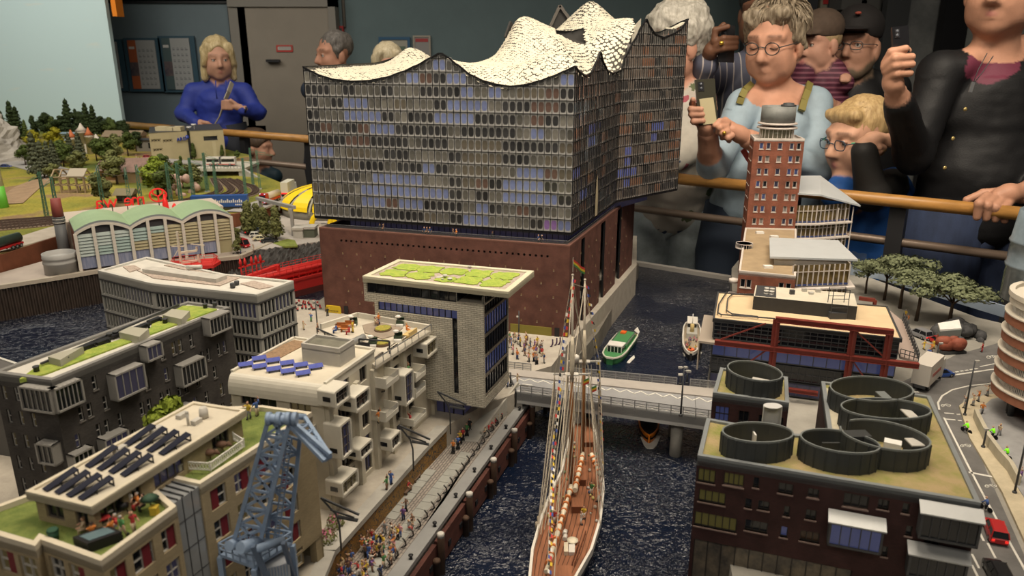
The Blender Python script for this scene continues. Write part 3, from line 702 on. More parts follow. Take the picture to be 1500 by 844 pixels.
for it in cB[:300]:
 c0=aa(it[0][0]);qs=[tuple(aa(p)-c0)for p in it[0]]
 o=an('facade_pane',eL('facade_pane',[(qs,it[1],it[2])]),aK);o.location=c0-aS(aK)
for qs,m_ in((e3+cB[300:],eQ),(f4,gB)):
 jr=[([tuple(aa(p)-aS(aK))for p in q],u,c)for q,u,c in qs]
 o=an('facade_panes',eL('facade_panes',jr,m_),aK);o['kind']='stuff'
fQ.ll('mullion_grid',mat('mullion',(.012,.012,.013),.4),aK)
MB().ln([GA,GC,GK,GE,dM,cU],bp-.006,bp-.0005,0).ll('soffit',al,aK)
a0=aw(872,316,GC,GK);a1=aw(876,249,GC,GK)
p0=ae(GC,GK,a0[0]-.012,.001);p1=ae(GC,GK,a0[0]+.010,.001)
b=MB();zs=[bp,bp+.05,bp+.08,bp+.092];ws=[1,.85,.45,.05]
for i in li(3):
 def pp(t,z):q=p0 .lerp(p1,.5+t*.5);return(q.x+.001,q.y-.001,z)
 b.face([pp(-ws[i],zs[i]),pp(ws[i],zs[i]),pp(ws[i+1],zs[i+1]),pp(-ws[i+1],zs[i+1])],0)
b.lu([(p1 .x+.001,p1 .y-.001,bp),(p1 .x+.001,p1 .y-.001,bp+.05),(p0 .lerp(p1,.73).x+.001,p0 .lerp(p1,.73).y-.001,bp+.08),(p0 .lerp(p1,.5).x,p0 .lerp(p1,.5).y-.001,bp+.093)],.0012,5,1)
b.ll('loggia_slit',[mat('lining',(.42,.36,.24),.6),al],aK)
cY=[]
def hf(A,B,T,n,dz=-.006):
 for i in li(n+1):
  s_=wl(A,B)*i/n;p=ae(A,B,s_);cY.append((p.x,p.y,b7(T,s_)+dz))
hf(GA,GC,TF,22);hf(GC,GK,TR,14);hf(cU,GA,TL,8)
for(u,v,Y)in((595,72,2.0),(560,98,1.85),(632,86,1.78),(700,95,1.68),(738,66,1.90),(722,88,1.80),(712,95,1.9),(690,96,1.9),(670,94,1.8),(757,31,1.98),(790,36,1.95),(800,80,1.65),(830,44,2.06),(866,3,2.12),(845,25,2.10),(890,24,2.10),(905,33,2.05),(922,29,2.02),(850,64,1.92),(880,52,1.93),(910,60,1.90),(918,80,1.86),(840,85,1.62),(660,92,1.72),(870,100,1.66),(770,95,1.70),(820,60,1.85),(862,55,1.95)):
 p=ad(u,v,Y);cY.append((p.x,p.y,p.z))
for(x,y_,z)in((-.1,2.1,.585),(-.05,2.0,.585),(-.12,1.9,.60),(.03,2.2,.62),(.30,2.2,.70),(.34,2.05,.69)):cY.append((x,y_,z))
RP=np.array(cY)
def kb(r):return np.where(r>1e-9,r*r*np.log(np.maximum(r,1e-9)),0)
nP=len(RP);d_=np.hypot(RP[:,None,0]-RP[None,:,0],RP[:,None,1]-RP[None,:,1]);K_=kb(d_)+np.eye(nP)*2e-5
Q_=np.hstack([np.ones((nP,1)),RP[:,:2]]);Aa=np.zeros((nP+3,nP+3));Aa[:nP,:nP]=K_;Aa[:nP,nP:]=Q_;Aa[nP:,:nP]=Q_.T
f5=np.linalg.solve(Aa,np.concatenate([RP[:,2],np.zeros(3)]))
def dE(x,y_):
 x=np.asarray(x,float);y_=np.asarray(y_,float);r=np.hypot(x[...,None]-RP[:,0],y_[...,None]-RP[:,1])
 return kb(r)@f5[:nP]+f5[nP]+f5[nP+1]*x+f5[nP+2]*y_
gL=[GA,GC,GK,GK.lerp(GE,.25)+aa((-.01,.012)),aa((.31,2.16)),aa((.25,2.22)),cU+aa((.02,.03))]
gF=aN(gL,.002)
def hS(x,y_,au):
 c=np.zeros(x.shape,bool);n=len(au)
 for i in li(n):
  x0,y0=au[i][0],au[i][1];x1,y1=au[(i+1)%n][0],au[(i+1)%n][1]
  jw=((y0>y_)!=(y1>y_));xi=(x1-x0)*(y_-y0)/((y1-y0)if abs(y1-y0)>1e-12 else 1e-12)+x0;c^=jw&(x<xi)
 return c
gx=np.arange(-.45,.45,.011);gy=np.arange(1.50,2.34,.011);X_,Y_=np.meshgrid(gx,gy,indexing='ij');Z_=dE(X_,Y_);e4=ad(835,56,1.97)
I_=hS(X_,Y_,aN(gL,-.003))
HX,HY=(e4 .x,e4 .y)
def gZ(x,y_):return(np.abs(x-HX)<.036)&(np.abs(y_-HY)<.05)
I_&=~gZ(X_,Y_)
b=MB();dl=-np.ones(X_.shape,int);k=0
for i in li(X_.shape[0]):
 for j in li(X_.shape[1]):
  dl[i,j]=k;k+=1;b.v.append((X_[i,j],Y_[i,j],float(Z_[i,j])))
for i in li(X_.shape[0]-1):
 for j in li(X_.shape[1]-1):
  if I_[i,j]and I_[i+1,j]and I_[i+1,j+1]and I_[i,j+1]:
   b.fc((dl[i,j],dl[i+1,j],dl[i+1,j+1],dl[i,j+1]),0,True)
roof=b.ll('wavy_roof',mat('underlay',(.05,.046,.038),.8),aK)
he=.0093;fA=[]
yy=np.arange(1.50,2.34,he*.78);ag=[]
rr=np.random.RandomState(4)
for i,y_ in lk(yy):
 xs=np.arange(-.46,.46,he)+(he/2 if i%2 else 0);ag.append(np.stack([xs,np.full(xs.shape,y_)],1))
ag=np.concatenate(ag);ag+=rr.uniform(-.0012,.0012,ag.shape);ag=ag[hS(ag[:,0],ag[:,1],gF)];ag=ag[~gZ(ag[:,0],ag[:,1])]
zz=dE(ag[:,0],ag[:,1]);h_=.004
jP=-(dE(ag[:,0]+h_,ag[:,1])-zz)/h_;kp=-(dE(ag[:,0],ag[:,1]+h_)-zz)/h_
b=MB()
for(x,y_),z,a,c in zip(ag,zz,jP,kp):
 if not(abs(a)<4 and abs(c)<4):continue
 n_=V(a,c,1).normalized();u_=n_.orthogonal().normalized();w_=n_.cross(u_);r_=.0050*rr.uniform(.85,1.12);o_=V(x,y_,z);i0=len(b.v);tl=aa((rr.uniform(-.12,.12),rr.uniform(-.12,.12),0))
 for q in li(7):
  t=2*PI*q/7;d=(u_*cos(t)+w_*sin(t));v=o_+d*r_+n_*(.0006+d.dot(tl)*r_);b.v.append((v.x,v.y,v.z))
 v=o_+n_*.0024;b.v.append((v.x,v.y,v.z))
 for q in li(7):b.fc((i0+q,i0+(q+1)%7,i0+7),0,True)
o=b.ll('roof_discs',mat('disc',(.60,.565,.46),.5),roof);o['kind']='stuff'
zc=dE(np.array([HX-.036,HX+.036,HX+.036,HX-.036]),np.array([HY-.05,HY-.05,HY+.05,HY+.05]))
q=[(HX-.04,HY-.054),(HX+.04,HY-.054),(HX+.04,HY+.054),(HX-.04,HY+.054)]
b=MB()
for i in li(4):
 j=(i+1)%4;b.face([(q[i][0],q[i][1],.55),(q[j][0],q[j][1],.55),(q[j][0],q[j][1],float(zc[j])-.001),(q[i][0],q[i][1],float(zc[i])-.001)])
b.face([(p[0],p[1],.60)for p in q]);b.ll('roof_recess',mat('recess lining',(.05,.048,.045),.7),aK)
g0,g1,g2=ad(803,45,2.26),ad(820,8,2.26),ad(843,40,2.26)
b=MB();zb=.60
b.ln([(g0 .x,2.26),(g1 .x,2.26),(g2 .x,2.26),(g2 .x,2.275),(g1 .x,2.275),(g0 .x,2.275)],zb,[g0 .z,g1 .z,g2 .z,g2 .z,g1 .z,g0 .z])
for p,q in((g0,g1),(g1,g2)):b.ls((p.x,2.256,p.z),(q.x,2.256,q.z),.008,.008,1)
b.ll('rear_gable',[mat('gable',(.03,.028,.026),.6),mat('trim',(.10,.09,.08),.5)],aK)
g0,g1=ad(741,56,2.0),ad(749,33,2.0)
MB().ls((g0 .x,2.0,g0 .z),(g1 .x,2.02,g1 .z),.006,.012).ln([(g0 .x,2.0),(g1 .x+.05,2.02),(g1 .x+.05,2.05),(g0 .x,2.03)],.60,[g0 .z,g1 .z,g1 .z-.01,g0 .z]).ll('roof_edge_blade',mat('gable'),aK)
f=[ad(u,v,2.02)for u,v in((926,41),(942,26),(938,46),(931,54))]
MB().ln([(f[0].x,2.02),(f[1].x,2.05),(f[2].x,2.06),(f[3].x,2.03)],.66,[f[0].z,f[1].z,f[2].z,f[3].z]).ll('roof_flake',mat('disc'),aK)
f0,f1=ad(974,41,2.02),ad(1002,33,2.03)
MB().ls(f0,ad(985,42,2.02),.02,.003).ls(ad(985,42,2.02),f1,.02,.003).ll('roof_ledge',mat('disc'),aK)
e0,e1=at(868,478,.05),at(930,384,.05)
b=MB().lq([(BC.x+.02,BC.y-.01,-.01),(e0 .x+.012,e0 .y-.02,-.01),(e1 .x+.012,e1 .y,-.01),(e1 .x-.03,e1 .y,-.01),(BC.x+.02,BC.y-.01,.045),(e0 .x+.012,e0 .y-.02,.045),(e1 .x+.012,e1 .y,.045),(e1 .x-.03,e1 .y,.045)]);aj(b.ll('wall_quay',mat('quay concrete',(.17,.155,.13),.8,.2,20)))
#model buildings on the left bank
def cF(t,au,z,th,kN,kQ,ph=.006,pt=.005,name='roof'):
 b=MB().ln(au,z-th,z-ph+.0008,0,1);aY(b,au,z-th,z,pt,0);return b.ll(name,[kN,kQ],t)
dB=mat('cap',(.52,.51,.47),.6,.05,40)
bL=mat('gravel',(.40,.33,.28),.9,.22,220,.4,500)
d4=mat('sheet',(.56,.54,.49),.8,.06,30)
gJ=mat('grass',(.20,.30,.045),.95,c2=(.36,.40,.08),vs=90,bump=.8,bs=420)
F1,F2,F3,F4,F5,F6=[v2(at(u,v,.30))for u,v in((143,396),(222,415),(376,431.5),(430,411),(329,401),(215,376))]
t=thing('grey_office_model','long grey model office block with rows of strip windows and gravel roof','model building',(-.5,1.22,.085))
b=MB();fh=.0292;wn=[]
eb=mat('facade panel',(.33,.325,.30),.6,.06,60);go=mat('joint',(.04,.04,.04),.6)
zs=[.286-fh*k for k in li(8)]
for(A,B)in((F1,F2),(F2,F3),(F3,F4),(F4,F5),(F5,F6),(F6,F1)):
 L_=wl(A,B);hs=[]
 for k in li(7):
  z1=zs[k]-.003;z0=zs[k+1]+.0035
  if z0<.088:continue
  hs.append((.004,L_-.004,z0,z1))
 ah(b,A,B,.085,.288,hs,.004,0,0)
b.ll('facade',[eb],t)
dm=random.Random(2)
for(A,B)in((F1,F2),(F2,F3),(F3,F4)):
 L_=wl(A,B);e=(B-A).normalized();n=int((L_-.008)/.0078)
 for k in li(7):
  z1=zs[k]-.003;z0=zs[k+1]+.0035
  if z0<.088:continue
  b=MB();gP=False
  for i in li(n):
   s0=.004+(L_-.008)*i/n;s1=.004+(L_-.008)*(i+1)/n
   if i%4==0:gP=dm.random()<.3
   p,q=ae(A,B,s0,-.003),ae(A,B,s1,-.003)
   b.ly(p,q,z0,z1,2 if gP else 1)
   p=ae(A,B,s0,-.0012);b.lr(p,e,.0011,.0014,z0,z1,0)
  b.lr(ae(A,B,L_-.004,-.0012),e,.001,.0014,z0,z1,0)
  b.ll('window_band',[eb,ab,aA],t)
 for k in li(7):
  b=MB();p,q=ae(A,B,0,.0006),ae(A,B,L_,.0006);b.lx(p,q,zs[k]-.001,.0016,.0022);b.ll('shadow_joint',go,t)
rf=cF(t,[F1,F2,F3,F4,F5,F6],.30,.014,dB,d4,.004,.006)
def bP(px,z,m,name,aO,h=.001):
 b=MB().ln([at(u,v,z)for u,v in px],z-.003,z+h);return b.ll(name,m,aO)
bP([(180,391),(197,389),(206,394),(190,399)],.2975,bL,'gravel_bed',rf)
bP([(200,396),(232,403),(310,412),(330,405),(345,402),(352,407),(322,419),(225,408)],.2975,bL,'gravel_bed',rf)
bP([(240,389),(258,386),(300,397),(318,400),(300,402)],.2975,bL,'gravel_bed',rf)
bP([(352,416),(372,412),(402,420),(380,424)],.2975,bL,'gravel_bed',rf)
b=MB();pl=[at(u,v,.305)for u,v in((208,394),(222,390),(332,403),(316,409))];b.ln(pl,.296,.305);b.ll('skylight_box',ao,rf)
b=MB();c=at(283,391,.304);b.lu([c+V(-.012,0,0),c+V(.014,.002,0)],.0032,10);b.ll('vent_pipe',dB,rf)
for(u,v,h)in((341,421,.006),(347,417,.005)):
 b=MB();c=at(u,v,.298);b.lp([(.004,0),(.004,h),(.0035,h+.001)],c,12);b.ll('vent',aF,rf)
fE=bI('dark grey brick',(.060,.054,.050),(.042,.038,.036),(.05,.047,.045),.0042,.0016,.0003,.8)
iA=mat('bay metal',(.27,.262,.245),.5,.05,60)
GN,GR,GB,GL=[v2(at(u,v,.30))for u,v in((75,557),(337,449.5),(275,441),(-12,545))]
t=thing('dark_brick_model','dark brick model block with a grass roof and projecting grey bay windows','model building',(-.5,.95,.085))
b=MB();LG=wl(GN,GR);fl=.0305
gh=mat('thin frame',(.36,.35,.33),.5)
ji=[((164,545),(213,537),585,4),((211,503),(238,496),532,3),((262,532),(302,523),566,6),((303,462),(339,453),492,6),((150,640),(190,632),680,4),((250,600),(285,592),630,4)]
dg=[]
bF=.014
hI,gM=ae(GN,GR,0,bF),ae(GN,GR,LG,bF)
for(l,r_,vb,n)in ji:
 s0,z1=aw(l[0]+3,l[1]+6,hI,gM);s1,eU=aw(r_[0],r_[1]+5,hI,gM);z0=aw((l[0]+r_[0])/2,vb-3,hI,gM)[1]
 dg.append((s0,s1,min(z0,z1-.018),z1,n))
aQ=[];rw=random.Random(8)
for k in li(6):
 z=.300-.014-.020-k*fl
 s_=.018+.010*(k%2)
 while s_<LG-.012:
  pr=[s_]if rw.random()<.25 else[s_,s_+.0115]
  for q in pr:
   if all(not(a-.006<q<c+.006 and z0-.004<z+.009<z1+.006)for a,c,z0,z1,n in dg)and q<LG-.006:aQ.append((q,z,.0062,.018,1,2))
  s_+=.031+rw.uniform(-.003,.003)
aT=aJ(t,GN,GR,aQ,.004,.0007,gh,[ab,ab,ab,a6,aA],mat('brick sill',(.14,.13,.12),.7),seed=4)
ah(b,GN,GR,.085,.290,aT,.004,0,0)
LL=wl(GL,GN);aQ=[]
for k in li(6):
 z=.300-.034-k*fl
 for s_ in(.012,.030,.048,.066):
  if s_<LL-.03:aQ.append((s_,z,.0062,.018,1,2))
aT=aJ(t,GL,GN,aQ,.004,.0007,gh,[ab,ab,a6],seed=5)
ah(b,GL,GN,.085,.290,aT,.004,0,0)
for A,B in((GR,GB),(GB,GL)):ah(b,A,B,.085,.290,[],.004)
b.ll('brick_walls',[fE],t)
def bG(t,A,B,s0,s1,z0,z1,n,aU,cT,name='bay_window',fm=None,cZ=.0022):
 fm=fm or iA;e=(v2(B)-v2(A)).normalized();b=MB()
 def bx(sa,sb,o0,o1,za,zb,m):c=ae(A,B,(sa+sb)/2,(o0+o1)/2);b.lr(c,e,abs(sb-sa)/2,abs(o1-o0)/2,za,zb,m)
 bx(s0,s1,-.002,aU,z1-cZ,z1,0);bx(s0,s1,-.002,aU,z0,z0+cZ,0);bx(s0,s0+cZ,-.002,aU,z0,z1,0);bx(s1-cZ,s1,-.002,aU,z0,z1,0)
 for i in li(1,n):s_=s0+cZ+(s1-s0-2*cZ)*i/n;bx(s_-.0005,s_+.0005,aU-.003,aU-.001,z0,z1,0)
 o=b.ll(name,[fm],t)
 g=MB();p,q=ae(A,B,s0+.001,aU-.0022),ae(A,B,s1-.001,aU-.0022);g.ly(p,q,z0+.001,z1-.001);g.ll('pane',cT,o)
 return o
for i,(s0,s1,z0,z1,n)in lk(dg):bG(t,GN,GR,s0,s1,z0,z1,n,bF,aA if i in(0,1,4)else ab)
bG(t,GN,GR,-.006,.030,.262,.292,6,.010,ab);bG(t,GL,GN,LL-.040,LL+.006,.262,.292,6,.010,ab)
bG(t,GN,GR,.0,.028,.175,.205,4,.012,ab);bG(t,GL,GN,LL-.030,LL-.004,.195,.222,3,.012,ab)
rf=cF(t,[GN,GR,GB,GL],.30,.016,mat('slate cap',(.20,.195,.185),.6,.05,40),d4,.004,.006)
b=MB();gp=[at(u,v,.2985)for u,v in((28,556),(62,531),(99,526),(130,512),(180,496),(220,481),(225,471),(250,458),(268,448),(283,448),(318,453),(66,548))]
b.ln(gp,.294,.2988);o=b.ll('grass_strip',gJ,rf)
for pl in([(70,523),(86,517),(122,508),(118,517),(88,528),(72,527)],[(174,487),(190,479),(218,482),(219,490),(204,494),(175,490)],[(238,462),(252,453),(278,456),(280,463),(266,468),(240,465)]):
 b=MB();q=[at(u,v,.307)for u,v in(pl[0],pl[1],pl[2],pl[4])];b.ln(q,.296,.3075);b.ll('skylight_box',mat('box',(.36,.35,.28),.6),rf)
for(u,v)in((54,545),(98,531),(161,496),(170,493),(242,474),(301,452),(315,450)):
 b=MB();c=at(u,v,.298);b.lp([(.0032,0),(.0032,.006),(.0038,.006),(.0038,.0075)],c,8);b.ll('chimney_vent',ak,rf)
b=MB()
for(u,v)in((128,506),(150,499),(172,489),(208,477),(226,468)):
 c=at(u,v,.302);b.lr(c,(GR-GN).normalized(),.010,.004,.2995,.303);b.lr(c+V(.008,.002,0),(GR-GN).normalized(),.001,.001,.296,.303)
b.ll('roof_trough',al,rf)
b=MB();p,q=at(60,533,.302),at(262,446,.302);b.ls(p,q,.0025,.0025);b.ll('roof_rail',aF,rf)
NB=[v2(at(u,v,.20))for u,v in((-40,560),(66,574),(40,536),(-40,510))]
t=thing('low_annex_model','low dark flat roofed annex with a grass bed behind the dark brick block','model building',(NB[0].x,NB[0].y,.085))
MB().ln(NB,.085,.198,0).ll('body',mat('annex wall',(.10,.095,.09),.7),t)
cF(t,NB,.20,.01,dB,mat('roofing',(.075,.07,.068),.8),.003,.005)
fB=bI('pale brick',(.58,.54,.44),(.47,.44,.36),(.25,.23,.19),.0098,.0031,.0005,.8,var=.12)
jF=mat('sand trim',(.50,.465,.37),.7,.06,60)
t=thing('pale_brick_model','pale brick model block with overhanging grass roof and full glass end','model building',(-.09,1.12,.085))
R1,R2,R3,R4=[v2(at(u,v,.315))for u,v in((531,406),(745,429.5),(782.5,398.5),(583,381.5))]
dL=(R1-R2).normalized();dR=(R3-R2).normalized()
lg=wl(R1,R2);LJ=aw(708,470,R1,R2)[0];JA=ae(R1,R2,0,-.002);JN=ae(R1,R2,LJ,-.002);JR=JN+dR*.108
def jz(u,v):return aw(u,v,JA,JN)
bo=jz(705.5,597)[1];cM=jz(705,446)[1];sT=jz(669,440)[0];sL=jz(549,452)[0];e7=jz(533,439)[1];JL=ae(JA,JN,sL);JB=JL+dR*.108
g0,g1=jz(541,429)[1],jz(541,413)[1];z0,z1=jz(600,460)[1],jz(600,447)[1];sA,sB=jz(663,500)[0],jz(670,500)[0];dQ=jz(667,577)[1]
b=MB();ah(b,JA,ae(JA,JN,sT),e7,.3085,[(.005,sT-.0005,g0,min(g1,.3065))],.006)
ah(b,ae(JA,JN,sT),JN,bo,cM,[(0,sB-sT,dQ,z1)]if sB>sT else[],.005)
kf=[(.006,sT-sL,z0,z1),(sA-sL,sT-sL,dQ,z0)]+[(.010,.030,.245-.032*k-.018,.245-.032*k)for k in li(4)]
ah(b,JL,ae(JA,JN,sT),bo,e7,kf,.005)
ah(b,JA+dR*.1,JA,e7,.3085,[],.004)
b.ln([JA,JL,JL+dR*.1,JA+dR*.1],e7-.002,e7)
g5=wl(JN,JR)
b.ln([ae(JA,JN,sT),JN,JR,JR+dL*.04],cM-.003,cM-.0005);ah(b,JN,JR,bo,.3085,[(.004,g5-.004,bo+.016,.303)],.004,0,0)
ah(b,JR,JB,bo,cM,[],.004);ah(b,JB,JL,bo,cM,[],.004)
b.ln([JL,JN,JR,JB],bo-.001,bo+.0005,1,bottom=True);b.ll('brick_walls',[fB,mat('soffit grey',(.25,.24,.21),.8)],t)
def bQ(t,A,B,s0,s1,z0,z1,n,bF,gm,name='window_band',fm=None,horiz=0):
 e=(v2(B)-v2(A)).normalized();b=MB();p,q=ae(A,B,s0,bF),ae(A,B,s1,bF);b.ly(p,q,z0,z1,1)
 for i in li(n+1):b.lr(ae(A,B,s0+(s1-s0)*i/n,bF+.0006),e,.0006,.0008,z0,z1,0)
 for i in li(horiz+1):p,q=ae(A,B,s0,bF+.0006),ae(A,B,s1,bF+.0006);z=z0+(z1-z0)*i/max(1,horiz);b.lx(p,q,z,.0014,.0012)
 return b.ll(name,[fm or al,gm],t)
bQ(t,JA,JN,sL+.006,sB,z0,z1,13,-.004,a4)
bQ(t,JA,JN,sA,sB,dQ,z0,1,-.004,ab,horiz=4)
bQ(t,JA,JN,.005,sT,g0,min(g1,.3065),10,-.005,ab)
for k in li(4):
 zz=.245-.032*k;bQ(t,JL,JN,.010,.030,zz-.018,zz,2,-.004,a4 if k in(1,3)else ab)
for k in li(5):
 za=bo+.016+(.303-bo-.016)*k/5;zb=bo+.016+(.303-bo-.016)*(k+1)/5;bQ(t,JN,JR,.004,g5-.004,za+.004,zb,9,-.003,a4 if k in(1,3)else ab)
 b=MB();p,q=ae(JN,JR,.004,-.002),ae(JN,JR,g5-.004,-.002);b.lx(p,q,za+.002,.003,.0045);b.ll('floor_beam',mat('beam',(.16,.14,.11),.5),t)
b=MB();q0=ae(JA,JN,sT,-.001);b.ln([q0,q0+dR*.06,q0+dR*.06+aa((.001,0)),q0+aa((.001,0))],cM,.3085);b.ln([q0+dR*.05,JR+dL*.002-dR*.02,JR+dL*.002,q0+dR*.07],cM,.3085);b.ll('terrace_wall',ab,t)
rf=MB().ln([R1,R2,R3,R4],.307,.3135,0);aY(rf,[R1,R2,R3,R4],.307,.317,.009,0);rf=rf.ll('roof',[mat('roof edge',(.60,.56,.42),.6,.05,40)],t)
MB().ln(aN([R1,R2,R3,R4],.009),.312,.3148).ll('gravel_bed',bL,rf)
b=MB();rg=random.Random(4);aZ=aN([R1,R2,R3,R4],.016)
gI=mat('sedum',(.24,.36,.05),.95,c2=(.40,.46,.08),vs=120,bump=.8,bs=500)
def k8(P,a,c):return P[0].lerp(P[1],a).lerp(P[3].lerp(P[2],a),c)
k=0
for i in li(5):
 for j in li(2):
  a0,a1=i/5-.004,(i+1)/5+.004;c0,c1=j/2,(j+1)/2
  if(i,j)in((2,0),):a0,c1=a0+.06,c1-.12
  ag=[]
  for s_ in li(20):
   th=2*PI*s_/20;ca,sa=cos(th),sin(th);m_=max(abs(ca),abs(sa));x,y_=ca/m_,sa/m_
   x*=rg.uniform(.7,1.08);y_*=rg.uniform(.7,1.08);ag.append(k8(aZ,(a0+a1)/2+x*(a1-a0)/2,(c0+c1)/2+y_*(c1-c0)/2))
  MB().ln(ag,.314,.3162).ll('sedum_patch',gI,rf)
for(u,v,r_,h)in((652,408,.0035,.006),(659,411,.004,.004),(648,411,.002,.003),(688,393,.003,.004)):
 c=at(u,v,.315);MB().lp([(r_*.6,0),(r_*.6,h*.6),(r_,h*.6),(r_,h)],c,10).ll('vent',dB,rf)
MB().ln([at(u,v,.316)for u,v in((637,407),(646,404),(652,405),(643,408))],.313,.3166).ll('paving_patch',ao,rf)
fi=[JL+dR*.03,JN+dL*.05+dR*.03,JN+dL*.05+dR*.095,JL+dR*.095]
MB().ln(fi,.086,bo).ll('ground_floor',aA,t)
b=MB()
for k in li(9):
 p=fi[0].lerp(fi[1],k/8);b.lr(p,dL,.001,.001,.086,bo)
b.ll('ground_mullions',al,t)
eg=mat('render',(.50,.46,.37),.7,.06,30,.08,200)
bv=mat('cream frame',(.58,.55,.47),.55,.04,60)
ZI=.262
bB,av,dq,cX=[v2(at(u,v,ZI))for u,v in((335,548),(472,566),(548,513),(431,496))]
dI=(dq-av).normalized();IE=av+dI*(aw(632,480,av,dq)[0]);wI=(bB-av)
hg=v2(at(524,462,.248))
t=thing('cream_apartment_model','cream model apartment block with rounded roof edge, box bays and balconies','model building',(av.x,av.y,.085))
LI=wl(av,IE);L1=wl(av,dq);ZT=.244
b=MB()
LF=wl(bB,av);dF=mat('window frame',(.10,.085,.07),.5)
aQ=[(.040,.222,.052,.018,4,1,ab),(.100,.222,.030,.020,3,1,a6),(.040,.188,.040,.020,4,1,ab),(.100,.186,.030,.022,3,1,a6),(.040,.152,.04,.02,4,1,ab),(.1,.152,.03,.022,3,1,ab),(.040,.116,.04,.02,4,1,ab),(.1,.116,.03,.022,3,1,ab)]
aQ=[l for l in aQ if l[0]+l[2]/2<LF-.004]
hs=aJ(t,bB,av,aQ,.004,.001,dF,[ab])
ah(b,bB,av,.085,ZI-.012,hs,.004)
aQ=[]
for k in li(5):
 z=.092+.034*k
 for s_,w in((.045,.030),(.095,.018),(.140,.030),(.182,.024),(.222,.028)):
  if s_+w/2>LI-.006:continue
  if k==4 and s_>.13 and z+.02>ZT-.006:z2=z-.002
  else:z2=z
  aQ.append((s_,z2,w,.022 if k else .028,3 if w>.02 else 2,1,[aA,ab,a6,ab][(k*3+int(s_*100))%4]if k else aA))
hs=aJ(t,av,IE,aQ,.005,.0011,dF,[ab])
ah(b,av,ae(av,IE,L1),.085,ZI-.008,[h for h in hs if h[1]<L1],.005)
ah(b,ae(av,IE,L1),IE,.085,ZT,[(h[0]-L1,h[1]-L1,h[2],h[3])for h in hs if h[0]>=L1],.005)
k3=IE+(hg-IE);kU=cX
for A,B,zt in((IE,hg,ZT),(hg,cX,ZT),(cX,bB,ZI-.01)):ah(b,A,B,.085,zt,[],.004)
b.face([(p.x,p.y,z)for p,z in((dq,ZT-.004),(cX,ZT-.004),(cX,ZI-.008),(dq,ZI-.008))])
b.ll('walls',[eg],t)
for s_ in(.006,.072,.116,.163,.203,LI-.006):
 MB().lr(ae(av,IE,s_,.002),dI,.0045,.004,.085,ZT-.006).ll('pilaster',eg,t)
b=MB();n_=(v2(cX)-v2(bB)).normalized();
def eV(P,k):
 a=PI/2*k/6;jk=-.010*cos(a)+.010;return P+n_*(jk-.004),ZI-.020+.020*sin(a)
for k in li(6):
 (p0,za),(p1,zb)=eV(bB,k),eV(bB,k+1);(q0,_),(q1,_)=eV(av,k),eV(av,k+1)
 b.add([(p0 .x,p0 .y,za),(q0 .x,q0 .y,za),(q1 .x,q1 .y,zb),(p1 .x,p1 .y,zb)],[(0,1,2,3)],0,True)
P0,Q0=bB+n_*.006,av+n_*.006
b.ln([P0,Q0,dq,cX],ZI-.012,ZI,0,1)
p0,q0=eV(bB,0)[0],eV(av,0)[0];b.lq([(p0 .x,p0 .y,ZI-.026),(q0 .x,q0 .y,ZI-.026),(Q0 .x,Q0 .y,ZI-.026),(P0 .x,P0 .y,ZI-.026),(p0 .x,p0 .y,ZI-.020),(q0 .x,q0 .y,ZI-.020),(Q0 .x,Q0 .y,ZI-.012),(P0 .x,P0 .y,ZI-.012)])
rf=b.ll('roof',[bv,mat('roof sheet',(.56,.51,.41),.8,.07,30)],t)
b=MB()
for A,B in((Q0,dq),(dq,cX),(cX,P0)):b.lx(A,B,ZI+.001,.004,.004)
b.ll('roof_edge',bv,rf)
MB().ln([at(u,v,ZI+.001)for u,v in((372,523),(431,498),(452,502),(405,527),(385,524))],ZI-.002,ZI+.0012).ll('gravel_bed',mat('brown gravel',(.26,.17,.10),.9,.2,200,.4,400),rf)
e1=(av-bB).normalized()
hl=[at(u,v,ZI+.026)for u,v in((441,503),(497,511),(519,497),(462,489))]
st=MB().ln(hl,ZI-.001,ZI+.020);aY(st,hl,ZI+.018,ZI+.026,.003);st.ln(aN(hl,.003),ZI+.019,ZI+.0225,1);st=st.ll('stair_house',[mat('house grey',(.42,.40,.36),.7,.05,40),mat('roof',(.17,.165,.13),.5,.2,60)],t)
c=at(489,530,ZI);MB().lr(c,e1,.0075,.004,ZI,ZI+.010).ll('air_conditioner',ap,rf)
ac=MB();cc=aa((c.x,c.y))-aa((-e1 .y,e1 .x))*.0042
for k in li(12):
 a0,a1=2*PI*k/12,2*PI*(k+1)/12;ac.ls((cc.x+e1 .x*(.002+.0032*cos(a0)),cc.y+e1 .y*(.002+.0032*cos(a0)),ZI+.005+.0032*sin(a0)),(cc.x+e1 .x*(.002+.0032*cos(a1)),cc.y+e1 .y*(.002+.0032*cos(a1)),ZI+.005+.0032*sin(a1)),.0007)
ac.ll('fan_grille',al,rf)
gr=mat('cells',(.085,.105,.36),.25,.1,200,spec=.6)
def kK(aO,c,ex,w,d,z,fo=.35,name='solar_panel',m=gr,sh=.5):
 o=ir=MB();ex=aa((ex[0],ex[1])).normalized();ey=aa((-ex.y,ex.x));h=d*sin(fo);dd=d*cos(fo)
 a=aa((c[0],c[1]));P=[a,a+ex*w,a+ex*w+ey*dd,a+ey*dd];zz=[z+.003,z+.003,z+.003+h,z+.003+h]
 o.lq([(p.x,p.y,q-.0006)for p,q in zip(P,zz)]+[(p.x,p.y,q)for p,q in zip(P,zz)],0)
 for k in(.15,.85):
  p=a+ex*w*k;q=p+ey*dd*.9;o.post(q,z,z+.003+h*.9,.0009,.0009,1);o.lx(p,q,z+.001,.0009,.0009,1);o.post(p,z,z+.003,.0009,.0009,1)
 return o.ll(name,[m,al],aO,org=(a.x,a.y,z))
